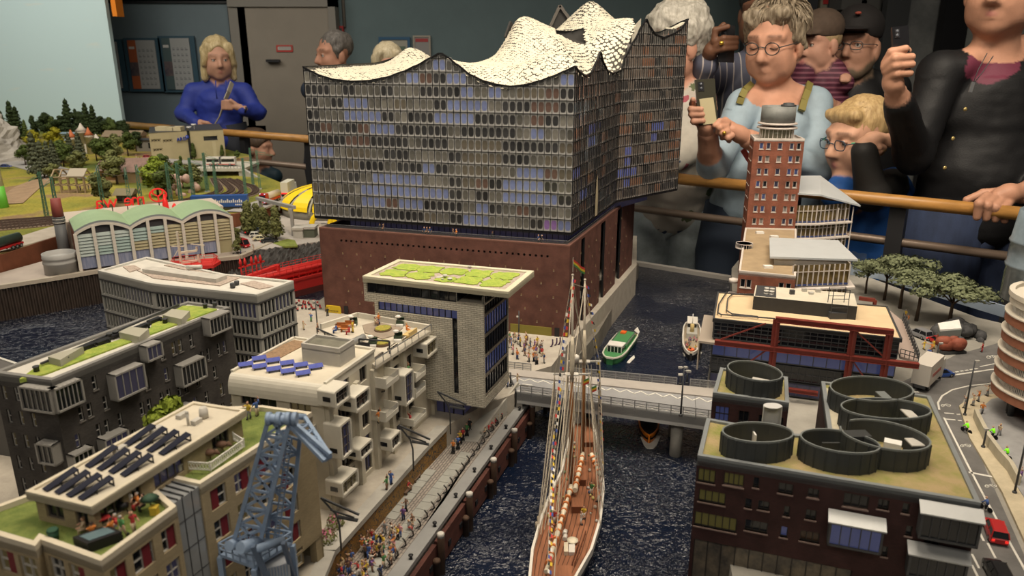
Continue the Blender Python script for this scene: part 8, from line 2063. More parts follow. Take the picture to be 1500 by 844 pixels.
#landscape buildings, rock, beacon
def cC(u,v,w,d,h,rh,kE,kw,label,ds=0.):
 p=aP(u,v);t=thing('model_house',label,'model house',p,None,ds)
 b=MB().box((-w/2,0,-.01),(w/2,d,h));o=an('walls',b.mesh('walls',[kE]),t)
 b=MB();e=.01;b.add([(-w/2-e,-e,h),(w/2+e,-e,h),(w/2+e,d+e,h),(-w/2-e,d+e,h),(-w/2-e,d/2,h+rh),(w/2+e,d/2,h+rh)],[(0,1,5,4),(2,3,4,5),(0,4,3),(1,2,5),(3,2,1,0)]);o=an('roof',b.mesh('roof',[kw]),t)
 for k in li(max(2,int(w/.05))):
  b=MB();x=-w/2+w*(k+.5)/max(2,int(w/.05));b.box((x-.008,-.002,h*.3),(x+.008,.001,h*.75));o=an('window',b.mesh('window',[ab]),t)
eD=mat('tile',(.20,.125,.10),.8,.15,60);eG=mat('timber wall',(.30,.21,.12),.8,.1,40)
cC(198,268,.15,.10,.045,.05,eG,eD,'brown roofed model farmhouse beside the olive tree');cC(160,264,.08,.08,.04,.035,mat('brown',(.22,.12,.05),.8),eD,'small brown timber hut left of the farmhouse');cC(182,298,.05,.05,.03,.02,mat('olive',(.12,.11,.06),.8),mat('thatch',(.20,.17,.10),.9),'tiny thatched shed on the yellow meadow');cC(86,240,.04,.04,.02,.02,eG,mat('thatch'),'tiny hut beneath the grey green grove');cC(214,222,.10,.08,.06,.006,mat('boards',(.20,.18,.15),.8),aF,'low grey shed left of the broadcaster building');cC(178,208,.20,.10,.03,.03,mat('far wall',(.34,.26,.16),.8),mat('far roof',(.27,.20,.13),.8),'long low tan house before the dark wood');cC(104,206,.10,.06,.04,.006,mat('blue wall',(.30,.38,.42),.8),mat('blue roof',(.28,.38,.44),.7),'pale blue roofed shed behind the white castle')
p=aP(102,283);t=thing('timber_frame','open timber framed barn under construction on the meadow','barn',p);b=MB()
for i in li(5):
 x=-.06+.03*i
 for y_ in(0,.06):b.ls(p+V(x,y_,0),p+V(x,y_,.06),.004)
 b.ls(p+V(x,0,.06),p+V(x,.03,.085),.004);b.ls(p+V(x,.06,.06),p+V(x,.03,.085),.004);b.ls(p+V(x,0,.03),p+V(x,.06,.03),.003)
for y_,z in((0,.06),(.06,.06),(.03,.085),(0,.03)):b.ls(p+V(-.06,y_,z),p+V(.06,y_,z),.004)
b.ll('posts',mat('timber',(.34,.25,.15),.8),t);MB().ln([p+V(0,-.004,0),p+V(.065,-.004,0),p+V(.065,.03,0),p+V(0,.03,0)],[p.z+.061,p.z+.061,p.z+.086,p.z+.086],[p.z+.065,p.z+.065,p.z+.09,p.z+.09]).ll('roof_boards',mat('roof boards',(.36,.31,.24),.8),t)
p=aP(123,226);t=thing('white_castle','little white castle with orange roofs in the middle of the trees','castle',p);fD=mat('castle white',(.58,.52,.44),.8)
for k,(dx,dy,r_,h)in lk(((-.05,0,.022,.075),(-.01,.03,.026,.105),(.035,.01,.02,.085),(.06,.03,.03,.05))):
 MB().lp([(r_,-.01),(r_*.95,h),(r_*1.1,h),(r_*1.1,h+.012)],p+V(dx,dy,0),10).ll('tower',fD,t);MB().lp([(r_*1.2,h+.012),(r_*.5,h+.028),(.002,h+.05)],p+V(dx,dy,0),10).ll('tower_roof',mat('castle orange',(.50,.14,.05),.7)if k%2==0 else fD,t)
MB().box((p.x-.06,p.y+.01,p.z-.01),(p.x+.08,p.y+.05,p.z+.05)).ll('keep',fD,t)
p=aP(6,234);t=thing('pale_rock','tall pale model rock face at the left edge','rock',p);b=MB();nU,nV=26,18;rg=random.Random(2);am=len(b.v)
for i in li(nV+1):
 f=i/nV;
 for j in li(nU):
  a=2*PI*j/nU;r_=.19*(1-f)**.8+.02;q=aa((cos(a)*r_,sin(a)*r_*.7,f*.27));n_=mnoise.fractal((q.x*14,q.y*14,q.z*14),1,2,4)*.035;b.v.append((p.x-.05+q.x+cos(a)*n_,p.y+q.y+sin(a)*n_,p.z-.02+q.z+n_*.5))
for i in li(nV):
 for j in li(nU):b.fc((am+i*nU+j,am+i*nU+(j+1)%nU,am+(i+1)*nU+(j+1)%nU,am+(i+1)*nU+j),0,False)
b.fc(tuple(am+nV*nU+j for j in li(nU)),0,False);b.ll('stone',mat('limestone',(.36,.33,.29),.9,.2,16,.6,60),t)
MB().lp([(.022,-.01),(.022,.03),(.03,.03),(.004,.055)],aP(27,232),6).ll('red_hut',mat('hut orange',(.45,.14,.07),.7),t)
p=aP(4,304);t=thing('striped_pylon','white tower with a bright green foot at the left edge','tower',p);MB().lp([(.020,-.01),(.0165,.075)],p,14).ll('green_foot',mat('bright green',(.10,.46,.03),.5,c2=(.22,.62,.10),vs=.1),t);MB().lp([(.0165,.075),(.010,.26),(.004,.265)],p,14).ll('white_shaft',mat('tower white',(.62,.60,.54),.5),t)
p=aP(262,286)
t=thing('pink_rock','small pinkish rock outcrop by the railway slope','rock',p);b=MB();rg=random.Random(5)
for k in li(14):q=p+aa((rg.uniform(-.03,.05),rg.uniform(-.02,.06),rg.uniform(0,.07)));b.ball(q,(rg.uniform(.008,.018),rg.uniform(.008,.014),rg.uniform(.01,.02)),6,4)
b.ll('stone',mat('stone',(.44,.30,.24),.9,.2,60,.5,100),t)
p=at(1392,518,.0845);t=thing('brick_monument','broken red brick block with white top lying on the right bank','monument',p)
b=MB();rg=random.Random(9)
for k in li(7):q=p+aa((rg.uniform(-.016,.016),rg.uniform(-.004,.03),.012+rg.uniform(0,.018)));b.ball(q,(rg.uniform(.012,.02),rg.uniform(.01,.014),rg.uniform(.010,.014)),8,6)
b.ll('red_mass',mat('monument red',(.26,.07,.04),.7,.2,60),t)
MB().ln([(p.x-.02,p.y+.012),(p.x+.018,p.y+.006),(p.x+.024,p.y+.03),(p.x-.016,p.y+.03)],[p.z+.030,p.z+.034,p.z+.040,p.z+.036],[p.z+.042,p.z+.048,p.z+.056,p.z+.050]).ll('grey_slab',mat('grey green',(.16,.18,.17),.7),t)
MB().ln([(p.x-.021,p.y+.012),(p.x+.018,p.y+.008),(p.x+.024,p.y+.031),(p.x-.017,p.y+.03)],[p.z+.042,p.z+.048,p.z+.056,p.z+.050],[p.z+.046,p.z+.050,p.z+.060,p.z+.053]).ll('white_top',ap,t)
MB().lr((p.x+.005,p.y),(1,.1),.024,.006,p.z-.002,p.z+.006).ll('sled',ak,t)
i2=at(1420,505,.0845);t=thing('coal_heap','dark heap of rubble behind the brick monument','heap',i2);b=MB();rg=random.Random(3)
for k in li(60):a=rg.uniform(0,6.28);r_=rg.uniform(0,1);q=i2+aa((.055*r_*cos(a),.05+.04*r_*sin(a),.030*(1-r_)));b.ball(q,rg.uniform(.008,.014),5,4)
bu(b.ll('rubble',mat('dark rubble',(.07,.07,.072),.9,.3,100),t),kind='stuff')
t=thing('edge_screen','low pale blue screen along the table edge behind the right bank','screen',(.93,1.95,.0845));q0,q1,q2=(.80,2.03),(.955,1.92),(1.10,1.62);iv=mat('screen',(.28,.34,.42),.3)
for A_,B_ in((q0,q1),(q1,q2)):MB().ls((*A_,.098),(*B_,.098),.006,.026).ll('panel',iv,t)
#street furniture on the left bank
def ja(u,v,label):
 p=at(u,v,.0875);t=thing('promenade_lamp',label,'street lamp',p,'angled lamps along the mural wall')
 MB().lu([p,p+up(.035),p+V(-.003,0,.050),p+V(-.008,-.004,.060),p+V(-.018,-.004,.074)],.0012,6).ll('pole',ak,t)
 MB().ls(p+V(-.018,-.004,.074),p+V(.026,-.008,.054),.0022).ls(p+V(-.008,-.004,.058),p+V(.020,-.008,.050),.0016).ll('arm',aF,t)
 MB().ls(p+V(.000,-.006,.0500),p+V(.024,-.008,.0465),.0045,.002).ll('lamp_head',aF,t)
for(u,v,l)in((500,806,'angled promenade lamp nearest the viewer'),(606,690,'angled promenade lamp in the middle of the mural wall'),(660,636,'angled promenade lamp under the pale brick block')):ja(u,v,l)
az(465,480,.085,.060,'tall thin lamp post on the plaza before the brick base',[(-.004,0,.002)]);az(760,497,.085,.062,'thin lamp post among the plaza crowd',[(-.003,-.012,.002)]);az(537,462,.085,.045,'short lamp post close to the brick wall behind the cream terrace',[(-.002,0,.002)])
az(1413,608,.0885,.095,'tall lamp post at the bend of the right road',[(.004,0,.003)]);az(1486,722,.0885,.10,'lamp post at the lower end of the right pavement',[(.006,0,.003)]);az(1440,655,.0885,.03,'short post on the right pavement',[(0,0,.003)]);az(1370,535,.0852,.045,'thin lamp post behind the white box truck',[(.004,0,.003)])
def ic(u,v,z,ds,label):
 p=at(u,v,z);t=thing('promenade_bench',label,'bench',p,None,ds);m_=mat('bench brown',(.14,.09,.06),.7)
 for nm,fn in(('seat',lambda b:b.box((-.010,-.003,.0045),(.010,.003,.006))),('leg',lambda b:b.box((-.0085,-.003,0),(-.0065,.003,.0045))),('leg',lambda b:b.box((.0065,-.003,0),(.0085,.003,.0045)))):b=MB();fn(b);o=an(nm,b.mesh(nm,[m_]),t)
aq=atan2(eq.y,eq.x)
ic(610,704,.0495,aq,'brown bench on the promenade behind the litter bin');ic(597,722,.0495,aq,'brown bench occupied on the promenade by the mural')
p=at(617,693,.0495);t=thing('litter_bin','dark litter bin beside the promenade bench','bin',p);MB().lp([(.0028,0),(.0028,.010)],p,10).ll('body',ak,t);MB().lp([(.0031,.010),(.0031,.0115)],p,10).ll('lid',al,t)
for(u,v,l)in((480,793,'pink flowering shrub bed beside the buff block'),(492,770,'violet flowering shrub bed by the walkway edge')):
 p=at(u,v,.0855);t=thing('flower_shrub',l,'shrub',p);b=MB();rg=random.Random(u);bN(b,p+up(.006),(.012,.014,.009),160,.0018,rg);b.ll('leaves',g9['olive'],t);b=MB();bN(b,p+up(.011),(.009,.010,.006),60,.0016,rg);b.ll('blossoms',mat('pink',(.45,.14,.22),.8),t)
s0,z0=aw(479,464,BA,BC);s1,z1=aw(500,450,BA,BC)
p0,p1=ae(BA,BC,s0,.003),ae(BA,BC,s1,.003);t=thing('yellow_wall_sign','yellow sign panel low on the brick base left of the cream block','sign',(p0 .x,p0 .y,z0))
b=MB();c=(p0+p1)/2;e=(p1-p0);n=16;w=e.length/2;eN=e.normalized();zc=(z0+z1)/2;hh=(z1-z0)/2+.002
dD=[]
for k in li(n):a=2*PI*k/n;x=w*max(-1,min(1,1.25*cos(a)));z=hh*max(-1,min(1,1.35*sin(a)));q=c+eN*x;dD.append((q.x,q.y,zc+z))
b.face(dD);b.add([(x,y_+.003,z)for x,y_,z in dD]+dD,[(i,(i+1)%n,n+(i+1)%n,n+i)for i in li(n)]);b.ll('panel',mat('yellow',(.60,.42,.02),.5),t)
b=MB()
for r_ in li(2):
 for k in li(7-2*r_):q=c+eN*(-w*.7+w*.2*k+w*.2*r_);b.box((q.x,q.y-.0008,zc+.002-.006*r_),(q.x+w*.13,q.y-.0002,zc+.005-.006*r_))
bu(b.ll('print',mat('ink',(.18,.12,.01),.6),t),kind='stuff')
#visitors: bodies grown from a smooth distance field into one surface each
class aC:
 def __init__(s):s.pr=[];s.pt=[]
 def paint(s,a,b,ra,rb,col):s.pt.append((np.array(a),np.array(b),ra,rb,np.array(col)))
 def cap(s,a,b,ra,rb=None,col=(1,1,1),k=.02,sub=False):s.pr.append(('c',np.array(a,float),np.array(b,float),ra,ra if rb is None else rb,col,k,sub));return s
 def ell(s,c,r,col=(1,1,1),k=.02,R=None,sub=False):s.pr.append(('e',np.array(c,float),np.array(r,float),np.eye(3)if R is None else R,None,col,k,sub));return s
 def mesh(s,name,cE,cg,hq=None,disp=None,smooth=True,cut=None):
  lo=np.full(3,1e9);hi=-lo
  for p in s.pr:
   if p[-1]:continue
   if p[0]=='c':r_=max(p[3],p[4]);lo=np.minimum(lo,np.minimum(p[1],p[2])-r_);hi=np.maximum(hi,np.maximum(p[1],p[2])+r_)
   else:r_=p[2].max();lo=np.minimum(lo,p[1]-r_);hi=np.maximum(hi,p[1]+r_)
  lo-=3*cE;hi+=3*cE;n=np.ceil((hi-lo)/cE).astype(int)+1
  F=np.full(n,.08,np.float32);C=np.zeros((*n,3),np.float32);ax=[lo[i]+cE*np.arange(n[i])for i in li(3)]
  for p in s.pr:
   k=p[6];mg=k+2.5*cE
   if p[0]=='c':r_=max(p[3],p[4]);a=np.minimum(p[1],p[2])-r_-mg;b_=np.maximum(p[1],p[2])+r_+mg
   else:r_=p[2].max();a=p[1]-r_-mg;b_=p[1]+r_+mg
   i0=np.clip(((a-lo)/cE).astype(int),0,n-1);i1=np.clip(((b_-lo)/cE).astype(int)+2,1,n)
   if np.any(i1<=i0):continue
   sl=tuple(slice(i0[i],i1[i])for i in li(3))
   X=ax[0][sl[0]][:,None,None];Y=ax[1][sl[1]][None,:,None];Z=ax[2][sl[2]][None,None,:]
   if p[0]=='c':
    A,B=p[1],p[2];d=B-A;L2=max(1e-12,float(d@d));t=np.clip(((X-A[0])*d[0]+(Y-A[1])*d[1]+(Z-A[2])*d[2])/L2,0,1)
    D=np.sqrt((X-A[0]-t*d[0])**2+(Y-A[1]-t*d[1])**2+(Z-A[2]-t*d[2])**2)-(p[3]+(p[4]-p[3])*t)
   else:
    R=p[3];c=p[1];r_=p[2];q=[(R[0,i]*(X-c[0])+R[1,i]*(Y-c[1])+R[2,i]*(Z-c[2]))for i in li(3)]
    k0=np.sqrt(sum((q[i]/r_[i])**2 for i in li(3)));k1=np.sqrt(sum((q[i]/r_[i]**2)**2 for i in li(3)));D=k0*(k0-1)/np.maximum(k1,1e-6)
   D=D.astype(np.float32);f=F[sl]
   if p[7]:
    h=np.clip(.5-.5*(f+D)/k,0,1);F[sl]=f*(1-h)+(-D)*h+k*h*(1-h)
   else:
    m_=D<f;C[sl][m_]=p[5];h=np.clip(.5+.5*(f-D)/k,0,1);F[sl]=f*(1-h)+D*h-k*h*(1-h)
  if cut is not None:F[:,:,ax[2]<cut]=.05
  hL=F<0;c8=[hL[i:n[0]-1+i,j:n[1]-1+j,l:n[2]-1+l]for i in(0,1)for j in(0,1)for l in(0,1)];sm=sum(c.astype(np.int8)for c in c8);hU=(sm>0)&(sm<8)
  I=np.argwhere(hU);dl=-np.ones(hU.shape,np.int64);dl[hU]=np.arange(len(I));c4=np.zeros((len(I),3));cn=np.zeros(len(I))
  co=[(i,j,l)for i in(0,1)for j in(0,1)for l in(0,1)]
  for a in li(8):
   for b_ in li(a+1,8):
    if sum(abs(co[a][q]-co[b_][q])for q in li(3))!=1:continue
    fa=F[I[:,0]+co[a][0],I[:,1]+co[a][1],I[:,2]+co[a][2]];fb=F[I[:,0]+co[b_][0],I[:,1]+co[b_][1],I[:,2]+co[b_][2]];x=(fa<0)!=(fb<0);t=np.where(x,fa/np.where(x,fa-fb,1),0)
    P_=np.array(co[a])+(np.array(co[b_])-np.array(co[a]))*t[:,None];c4+=P_*x[:,None];cn+=x
  V=lo+cE*(I+c4/np.maximum(cn,1)[:,None])
  col=np.zeros((len(I),3));w=np.zeros(len(I))
  for a in li(8):
   q=(I[:,0]+co[a][0],I[:,1]+co[a][1],I[:,2]+co[a][2]);g=(F[q]<.03)*1.;cc=C[q];g=g*(cc.sum(1)>0);col+=cc*g[:,None];w+=g
  col/=np.maximum(w,1e-6)[:,None]
  for A,B,ra,rb,pc in s.pt:
   d=B-A;t=np.clip(((V-A)@d)/max(1e-9,d@d),0,1);col[np.linalg.norm(V-A-t[:,None]*d,axis=1)<ra+(rb-ra)*t]=pc
  fM=[]
  for eJ in li(3):
   o1,o2=[(1,2),(2,0),(0,1)][eJ];sh=[slice(None)]*3;a_=[slice(0,n[i]-1)if i==eJ else slice(1,n[i]-1)for i in li(3)];b2=list(a_);b2[eJ]=slice(1,n[eJ])
   s0,s1=hL[tuple(a_)],hL[tuple(b2)];E=np.argwhere(s0!=s1);h3=s0[s0!=s1]
   E=E+np.array([0 if i==eJ else 1 for i in li(3)]);d1=np.zeros(3,int);d1[o1]=1;d2=np.zeros(3,int);d2[o2]=1
   def ci(o_):q=E-o_;return dl[q[:,0],q[:,1],q[:,2]]
   q=np.stack([ci(d1+d2),ci(d2),ci(d1*0),ci(d1)],1);q[~h3]=q[~h3][:,::-1];fM.append(q)
  Fc=np.concatenate(fM);Fc=Fc[(Fc>=0).all(1)]
  if disp is not None:V=disp(V)
  me=bpy.data.meshes.new(name);me.vertices.add(len(V));me.vertices.foreach_set('co',V.astype(np.float32).ravel());me.loops.add(len(Fc)*4);me.loops.foreach_set('vertex_index',Fc.astype(np.int32).ravel());me.polygons.add(len(Fc));me.polygons.foreach_set('loop_start',np.arange(len(Fc),dtype=np.int32)*4);me.polygons.foreach_set('loop_total',np.full(len(Fc),4,np.int32))
  for m_ in cg:me.materials.append(m_)
  if hq is not None:me.polygons.foreach_set('material_index',hq(V[Fc].mean(1),col[Fc].mean(1)).astype(np.int32))
  me.polygons.foreach_set('use_smooth',np.ones(len(Fc),bool));ca=me.color_attributes.new('Col','FLOAT_COLOR','POINT');ca.data.foreach_set('color',np.hstack([col,np.ones((len(V),1))]).astype(np.float32).ravel());me.update();me.validate();return me
def b0(name,fK=.6,bump=.25,bs=260.,pattern=None,sss=0.):
 if name in bX:return bX[name]
 m=bpy.data.materials.new(name);m.use_nodes=True;nt=m.node_tree;N=nt.nodes.new;L=nt.links.new;dK=nt.nodes['Principled BSDF'];af(dK,'Roughness',fK);af(dK,'Specular IOR Level',.3)
 ca=N('ShaderNodeVertexColor');ca.layer_name='Col';tc=N('ShaderNodeTexCoord');n=N('ShaderNodeTexNoise');af(n,'Scale',38);af(n,'Detail',4);L(tc.outputs['Object'],n.inputs['Vector'])
 mm=N('ShaderNodeMath');mm.operation='MULTIPLY_ADD';af(mm,1,.35);af(mm,2,.82);L(n.outputs['Fac'],mm.inputs[0]);mv=N('ShaderNodeVectorMath');mv.operation='SCALE';L(ca.outputs['Color'],mv.inputs[0]);L(mm.outputs[0],mv.inputs['Scale']);bC=mv.outputs[0]
 if pattern=='stripes_h' or pattern=='stripes_v':
  sp=N('ShaderNodeSeparateXYZ');L(tc.outputs['Object'],sp.inputs[0]);f=N('ShaderNodeMath');f.operation='MULTIPLY';af(f,1,62 if pattern=='stripes_h' else 36);L(sp.outputs['Z' if pattern=='stripes_h' else 'X'],f.inputs[0]);fr=N('ShaderNodeMath');fr.operation='FRACT';L(f.outputs[0],fr.inputs[0]);gt=N('ShaderNodeMath');gt.operation='GREATER_THAN';af(gt,1,.62 if pattern=='stripes_h' else .86);L(fr.outputs[0],gt.inputs[0])
  mx=N('ShaderNodeMix');mx.data_type='RGBA';L(gt.outputs[0],mx.inputs[0]);L(bC,mx.inputs[6]);af(mx,7,(.20,.07,.10,1)if pattern=='stripes_h' else(.42,.38,.36,1));bC=mx.outputs[2]
 if pattern=='floral':
  v=N('ShaderNodeTexVoronoi');af(v,'Scale',17);af(v,'Randomness',1);n3=N('ShaderNodeTexNoise');af(n3,'Scale',30);L(tc.outputs['Object'],n3 .inputs['Vector']);gi=N('ShaderNodeVectorMath');gi.operation='ADD';sc=N('ShaderNodeVectorMath');sc.operation='SCALE';af(sc,'Scale',.045);L(n3 .outputs['Color'],sc.inputs[0]);L(tc.outputs['Object'],gi.inputs[0]);L(sc.outputs[0],gi.inputs[1]);L(gi.outputs[0],v.inputs['Vector'])
  lt=N('ShaderNodeMath');lt.operation='LESS_THAN';af(lt,1,.36);L(v.outputs['Distance'],lt.inputs[0]);sp=N('ShaderNodeSeparateColor');L(v.outputs['Color'],sp.inputs[0]);r=N('ShaderNodeValToRGB');r.color_ramp.interpolation='CONSTANT';e=r.color_ramp.elements;e[0].color=(.10,.12,.06,1);e[1].position=.3;e[1].color=(.30,.07,.09,1);x=e.new(.5);x.color=(.05,.07,.12,1);x=e.new(.7);x.color=(.40,.36,.31,1);L(sp.outputs[0],r.inputs[0])
  mx=N('ShaderNodeMix');mx.data_type='RGBA';L(lt.outputs[0],mx.inputs[0]);L(bC,mx.inputs[6]);L(r.outputs[0],mx.inputs[7]);bC=mx.outputs[2]
 L(bC,dK.inputs['Base Color']);n2=N('ShaderNodeTexNoise');af(n2,'Scale',bs);L(tc.outputs['Object'],n2 .inputs['Vector']);bm=N('ShaderNodeBump');af(bm,'Strength',bump);af(bm,'Distance',.002);L(n2 .outputs['Fac'],bm.inputs['Height']);L(bm.outputs[0],dK.inputs['Normal'])
 bX[name]=m;return m
MV=b0('visitor body');il=b0('visitor floral blouse',pattern='floral');io=b0('visitor striped jersey',pattern='stripes_h');iu=b0('visitor striped shirt',pattern='stripes_v');ix=b0('visitor skin',.5,.15,200)
def a8(name,c,c2):
 return mat('hair'+name,c,.55,c2=c2,vs=55,bump=.5,bs=160,stretch=(2.2,2.2,.5))
h2=mat('eye white',(.55,.52,.48),.3);e9=mat('iris dark',(.04,.03,.025),.3);gl=mat('phone black',(.012,.012,.014),.25,spec=.6)
def bz(k7,kx=0.,kV=0.):
 y=radians(k7);p=radians(kx);r=np.array([cos(y),sin(y),0]);f=np.array([sin(y),-cos(y),0]);u=np.array([0,0,1.])
 f2=f*cos(p)-u*sin(p);u2=u*cos(p)+f*sin(p);q=radians(kV);r3=r*cos(q)+u2*sin(q);u3=u2*cos(q)-r*sin(q)
 return np.stack([r3,f2,u3],1)
def aE(F,hc,B,s,dj,ff,kq=False,age=0.,beard=None,k2=True,fem=False):
 def W(x,y,z):return hc+B@np.array([x,y,z])*s
 E=lambda c,r,col=dj,k=.02,sub=False:F.ell(W(*c),np.array(r)*s,col,k*s,B,sub)
 K=lambda a,b,ra,rb=None,col=dj,k=.012,sub=False:F.cap(W(*a),W(*b),ra*s,(ra if rb is None else rb)*s,col,k*s,sub)
 E((0,-.012,.045),(.073,.090,.082));E((0,.026,-.030),(.057,.066,.080),k=.04);E((0,.056,-.084),(.026,.022,.022),beard or dj,k=.03)
 for sx in(-1,1):
  E((sx*.034,.054,-.026),(.028,.026,.028),k=.03);K((sx*.046,.066,.032),(sx*.012,.083,.030),.010,.010,k=.02)
  E((sx*.031,.096,.008),(.017,.016,.012),k=.012,sub=True);E((sx*.078,-.006,-.008),(.009,.021,.032),k=.012);E((sx*.048,.018,-.062),(.020,.04,.028),beard or dj,k=.03)
  E((sx*.0115,.092,-.031),(.0085,.010,.0075),k=.01)
  E((sx*.031,.0735,.008),(.0145,.0145,.0135),dj,k=.004)
  K((sx*.046,.0775,.036),(sx*.016,.0905,.037),.0042,.005,tuple(x*.45 for x in dj),k=.004)
 K((0,.084,.020),(0,.109,-.024),.0085,.0125,k=.014)
 bl=beard or dj
 K((-.021,.078,-.057),(0,.088,-.0555),.005,.0062,ff,k=.006);K((.021,.078,-.057),(0,.088,-.0555),.005,.0062,ff,k=.006);K((-.018,.078,-.0645),(.018,.078,-.0645),.0066,.0066,ff,k=.006);E((0,.0855,-.0645),(.012,.006,.006),ff,k=.006)
 if beard:
  K((-.024,.078,-.046),(.024,.078,-.046),.007,col=beard,k=.008);E((0,.062,-.088),(.036,.030,.030),beard,k=.02)
  for sx in(-1,1):K((sx*.055,.012,-.04),(sx*.034,.052,-.084),.020,.022,beard,k=.02)
 if k2:K((0,-.012,-.075),(0,-.030,-.20),.050 if not fem else .044,.056 if not fem else .050,k=.03)
 return W
def b9(t,W,s,B,kq=False):
 for sx in(-1,1):
  if kq:MB().lu([W(sx*.031-.013,.0845,.004),W(sx*.031,.0885,.0005),W(sx*.031+.013,.0845,.004)],.0013*s,5).ll('eyelash',e9,t)
  else:
   b=MB();c=W(sx*.031,.0775,.0075);b.ball(c,.0118*s,10,7);e=b.ll('eye',h2,t);b=MB();c2=W(sx*.031+.001,.0855,.0072);b.ball(c2,(.0052*s,.0052*s,.0054*s),8,6);b.ll('iris',e9,e)
   MB().lu([W(sx*.031-.014,.0835,.0105),W(sx*.031,.0895,.0145),W(sx*.031+.014,.0835,.0105)],.0026*s,5).ll('eyelid',mat('eyelid',(.30,.15,.10),.6),t)
def ep(t,W,s,m,rw=.019,rh=.016,kt=True):
 g=MB()
 for sx in(-1,1):
  ag=[]
  for k in li(15):a=2*PI*k/14;cx,cz=cos(a),sin(a);q=1 if kt else 1/max(abs(cx),abs(cz))**.55;ag.append(W(sx*.031+rw*cx*q,.103-.004*abs(cx)-.05*abs(sx*.031+rw*cx*q)**1.2,.004+rh*cz*q))
  g.lu(ag,.0016*s,5,caps=False);g.lu([W(sx*(.031+rw),.096,.008),W(sx*.076,.05,.010),W(sx*.080,-.01,.008)],.0016*s,5)
 g.lu([W(-.012,.104,.008),W(0,.109,.011),W(.012,.104,.008)],.0016*s,5);return g.ll('glasses',m,t)
def aI(F,cE,m,t,amp=.006,fr=26.,name='hair',stretch=(1,1,.45),cut=None,seed=0.):
 def dp(V):
  bC=V.copy();c=V.mean(0);d=V-c;d/=np.maximum(np.linalg.norm(d,axis=1),1e-6)[:,None];nz=np.array([mnoise.fractal((v[0]*fr*stretch[0]+seed,v[1]*fr*stretch[1],v[2]*fr*stretch[2]),1.,2.,3)for v in V]);return bC+d*(nz*amp)[:,None]
 me=F.mesh(name,cE,[m],disp=dp);w=aS(t);me.transform(Matrix.Translation(-w));o=an(name,me,t);return o
def ip(t,kH,m,name='hair_lock',n=4,r=.004):
 b=MB()
 for ag in kH:b.lu(ag,[r*(.9-.8*i/(len(ag)-1))for i in li(len(ag))],n)
 bu(b.ll(name,m,t),kind='stuff')
def be(F,t,cE,cg=None,hq=None,cut=None,amp=.0,zc=9):
 def dp(V):
  if not amp:return V
  nz=np.array([mnoise.fractal((v[0]*7,v[1]*7,v[2]*11),1.,2.,3)for v in V]);j4=V[:,2]<zc;c=np.array([V[:,0].mean(),V[:,1].mean()]);d=V[:,:2]-c;d/=np.maximum(np.linalg.norm(d,axis=1),1e-6)[:,None];bC=V.copy();bC[:,:2]+=d*(nz*amp*j4)[:,None];return bC
 me=F.mesh('body',cE,cg or[MV],hq,dp if amp else None,cut=cut);me.transform(Matrix.Translation(-aS(t)));o=an('body',me,t);return o
def bS(t,kG,ha,jH,col,r=.0082,cE=.0032,name='hand',palm_r=.020):
 0
 F=aC();
 F.cap(kG,ha[0],.024,palm_r,col,.02)
 for a,c in zip(ha[:-1],ha[1:]):F.cap(a,c,palm_r,palm_r*.92,col,.02)
 for f in jH:
  n=len(f)-1
  for i in li(n):F.cap(f[i],f[i+1],r*(1.08-.12*i),r*(1.0-.12*i),col,.0045)
 me=F.mesh(name,cE,[ix]);me.transform(Matrix.Translation(-aS(t)));o=an(name,me,t);return o
def b1(t,aM,z0,m,r=.085,hu=.10,name='trousers',fwd=0.):
 b=MB()
 b.lu([(aM[0]-hu*.3,aM[1],aM[2]+.02),(aM[0],aM[1],aM[2])],r,6)
 for sx in(-1,1):
  x=aM[0]+sx*hu;b.lu([(aM[0]+sx*hu*.8,aM[1],aM[2]+.10),(x,aM[1],aM[2]-.06),(x,aM[1]+.01,aM[2]-.28),(x,aM[1]+.01,aM[2]-.42),(x,aM[1]+.02,z0+.06),(x,aM[1]+.02,z0+.015)],[r*1.05,r*1.08,r*.9,r*.68,r*.6,r*.62],14)
 o=b.ll(name,m,t)
 for sx in(-1,1):b=MB();x=aM[0]+sx*hu;b.lu([(x,aM[1]+.06,z0+.04),(x,aM[1]-.02,z0+.045),(x,aM[1]-.12,z0+.032),(x,aM[1]-.17,z0+.028)],[.036,.045,.040,.022],10);b.ll('shoe',ak,t)
def P3(u,v,Y):p=ad(u,v,Y);return np.array([p.x,p.y,p.z])
def bA(F,sl,sr,f7,col,rs=.062,aU=.11,jm=.15,k=.05,belly=0.,up=.030):
 sl,sr,f7=map(np.array,(sl,sr,f7));c=(sl+sr)/2;H_=abs(c[2]-f7[2]);w=np.linalg.norm(sr-sl)/2;iI=(sr-sl)/(2*w);nb=c+np.array([0,.012,up]);k=.028;rs=rs*.80
 F.cap(nb-iI*.035,sl,rs*.80,rs,col,k);F.cap(nb+iI*.035,sr,rs*.80,rs,col,k);F.ell(c+np.array([0,0,-H_*.30]),(w*.98,aU*.92,H_*.42),col,k);F.ell(c*.28+f7*.72+np.array([0,-belly,0]),(jm*.92,aU*.92+belly*.5,H_*.42),col,k);F.ell(f7,(jm,aU*.98,.12),col,k)
FZ=aB;dY=mat('trousers',(.02,.022,.03),.8)
Y=4.74;SK=(.46,.25,.17);BL=(.022,.038,.24)
t=thing('person','woman with blond bob in a royal blue hoodie leaning on the rail','person',(ad(318,200,Y).x,Y,FZ));F=aC();hc=P3(319,88,Y);Bm=bz(26,4)
W=aE(F,hc,Bm,1.0,SK,(.36,.14,.11),fem=True)
sl,sr=P3(284,135,Y),P3(357,135,Y);bA(F,sl,sr,P3(322,200,Y),BL,.066,.11,.155);F.cap(P3(307,124,Y+.02),P3(333,124,Y+.01),.036,.036,BL,.02)
